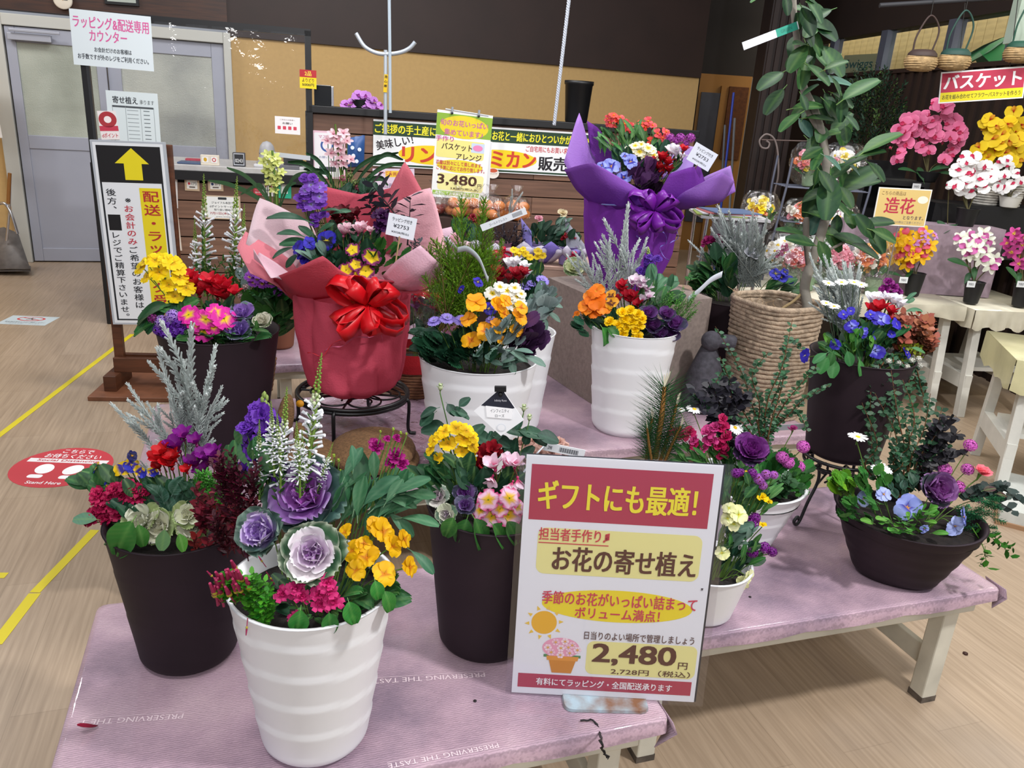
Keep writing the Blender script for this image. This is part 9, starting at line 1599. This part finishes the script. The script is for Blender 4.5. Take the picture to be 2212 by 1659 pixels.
# olive bush, hanging baskets
P = plain_pot('olive_bush', 'dense dark artificial olive bush behind the ficus', V(at(1880, 400, 5.65)[0], 5.65, 0), .16, .12, .9, BLACKP)
for i in range(150):
    a = i * 2.4; k = math.sqrt((i + .5) / 150); x, y = 1880 + 78 * k * math.cos(a), 235 + 85 * k * math.sin(a); P.seg('olive_sprig', leafy_sprig(80 + i % 5, '#2a4a34' if i % 4 else '#5a7a38', '#142a1e', 16, .2, .04, '#3a3a28', .9), (x + (1880 - x) * .35, y + 26, .0), (x + P.r.uniform(-8, 8), y - 14, P.r.uniform(-.12, .12)), .9)
m = MB(); m.tube([P.core, at(1885, 300, 5.65)], .015, lin('#4a3a2c'), 7); wobj('trunk', m, BARK, P.root); P.done()
WK = pmat('pale_wicker', '#a88c62', .75, noise=.35, nscale=40, bump=1, bscale=90)
for (px, py, col, lab, hk) in ((1990, 130, '#3a2a26', 'hanging wicker basket with brown rim, leftmost of three', 88), (2062, 128, '#1f4038', 'hanging wicker basket with dark green rim and tall handle, middle of three', 96), (2205, 112, '#1f4a3a', 'hanging wicker basket with green rim cut by the right edge', 110)):
    Yb = 4.4; c = at(px, py, Yb); k = pxm(c); r = empty('hanging_basket', c - V(0, 0, 22 * k), lab, 'basket'); m = MB()
    for i in range(9): t = i / 8; rr = (33 - 10 * (2 * t - .9) ** 2 - (6 if t < .1 else 0)) * k; m.tube([c + V(rr * math.cos(a), rr * math.sin(a) * .8, (-20 + 34 * t) * k) for a in np.linspace(0, 2 * math.pi, 33)], 2.5 * k, (1, 1, 1), 5, cap=False)
    m.lathe([(.001, -20 * k), (25 * k, -20 * k), (31 * k, 0), (24 * k, 14 * k)], (1, 1, 1), 20, t=tuple(c)); wobj('woven_body', m, WK, r)
    m = MB(); m.lathe([(30 * k, 7 * k), (29 * k, 13 * k), (22 * k, 20 * k), (18 * k, 20 * k), (22 * k, 10 * k)], lin(col), 24, t=tuple(c)); wobj('rim', m, PAINT, r)
    m = MB(); m.tube(bez([c + V(-22 * k, 0, 15 * k), c + V(-20 * k, 0, (hk * .55) * k), c + V(0, 0, hk * k), c + V(24 * k, 0, (hk * .7) * k), c + V(18 * k, 0, 15 * k)], 8), 2.0 * k, lin(col), 6); wobj('handle', m, PAINT, r); m = MB(); m.tube([c + V(0, 0, hk * k), c + V(0, .02, hk * k + .35)], .0015, lin('#2a2a2a'), 4); wobj('hook_wire', m, PAINT, r)
m = MB(); m.tube([at(1900, 12, 4.42), at(2260, -10, 4.42)], .012, lin('#2a2a2e'), 6); tag(wobj('hanging_rail', m, PAINT, org=at(2000, 10, 4.42)), 'dark rail above the hanging wicker baskets', 'rail')
# pale post at the upper right corner
p = at(2196, 60, 4.62); tag_s(BOX('trim_9', (p[0] - .02, 4.6, zb), (p[0] + .09, 4.68, zt + .3), pmat('pale_green_post', '#a3b3a4', .5)))
# grey chair-like stand with magazines behind the purple planter
q = V(at(1540, 700, 3.95)[0], 3.95, 0); st = empty('leaflet_stand', q, 'light grey metal stand with leaflets on top right of the purple planter', 'stand'); zq = at(1540, 462, 3.95)[2]; BOX('top', (-.16, -.12, zq - .012), (.17, .2, zq), GREYP, st, None, q); BOX('back_panel', (-.10, -.1, zq - .24), (.16, -.085, zq - .012), pmat('grey_panel', '#77777e', .45, .2), st, None, q)
for x in (-.13, .15): m = MB(); m.tube([q + V(x, -.11, zq), q + V(x - .04, -.13, 0)], .009, (1, 1, 1), 6); wobj('leg', m, CHROME, st); m = MB(); m.tube([q + V(x, .18, zq), q + V(x + .02, .25, 0)], .009, (1, 1, 1), 6); wobj('leg', m, CHROME, st)
BOX('seat', (-.26, -.2, zq - .40), (.12, .1, zq - .38), PALE, st, None, q)
for i, cc in enumerate(('#8a9a50', '#b8b8c0', '#a85a5a', '#5a6a8a')): r_ = tag(BOX('magazine', (-.15, -.11, 0), (.09, .1, .005), pmat('mag%d' % i, cc, .4), None, rotz(.1 * i - .1), V(q[0] - .02 + .015 * i, q[1], zq + .001 + .0055 * i)), ('lowest green leaflet', 'second grey-white leaflet', 'third reddish leaflet', 'topmost blue-grey leaflet')[i] + ' in the pile on the grey metal stand', 'leaflet')
# groups of repeats
for o in COL.objects:
    if o.parent is None and o.get('label') and not o.get('group'):
        g = dict(flower_planter='potted flower arrangements on the display tables', display_table='low display tables', tablecloth='table cloths', wrapped_bouquet='cellophane bouquets at right', orchid_pot='potted orchids', fruit_bag='bags of fruit', pinned_card='cards pinned on the counter front', hanging_basket='hanging wicker baskets', price_sticker='price stickers', pole='poles', magazine='leaflets on the metal stand', floor_tape='yellow floor tape', trestle_table='white trestle tables', small_pot='small wrapped pots at the back', wrapped_planter='paper-wrapped gift planters', basket_planter='basket planters', wicker_basket='whitewashed baskets', shop_sign='signs of the right display', debris='crumbs', paper_stack='leaflet piles on the counter').get(o.name.split('.')[0])
        if g: o['group'] = g
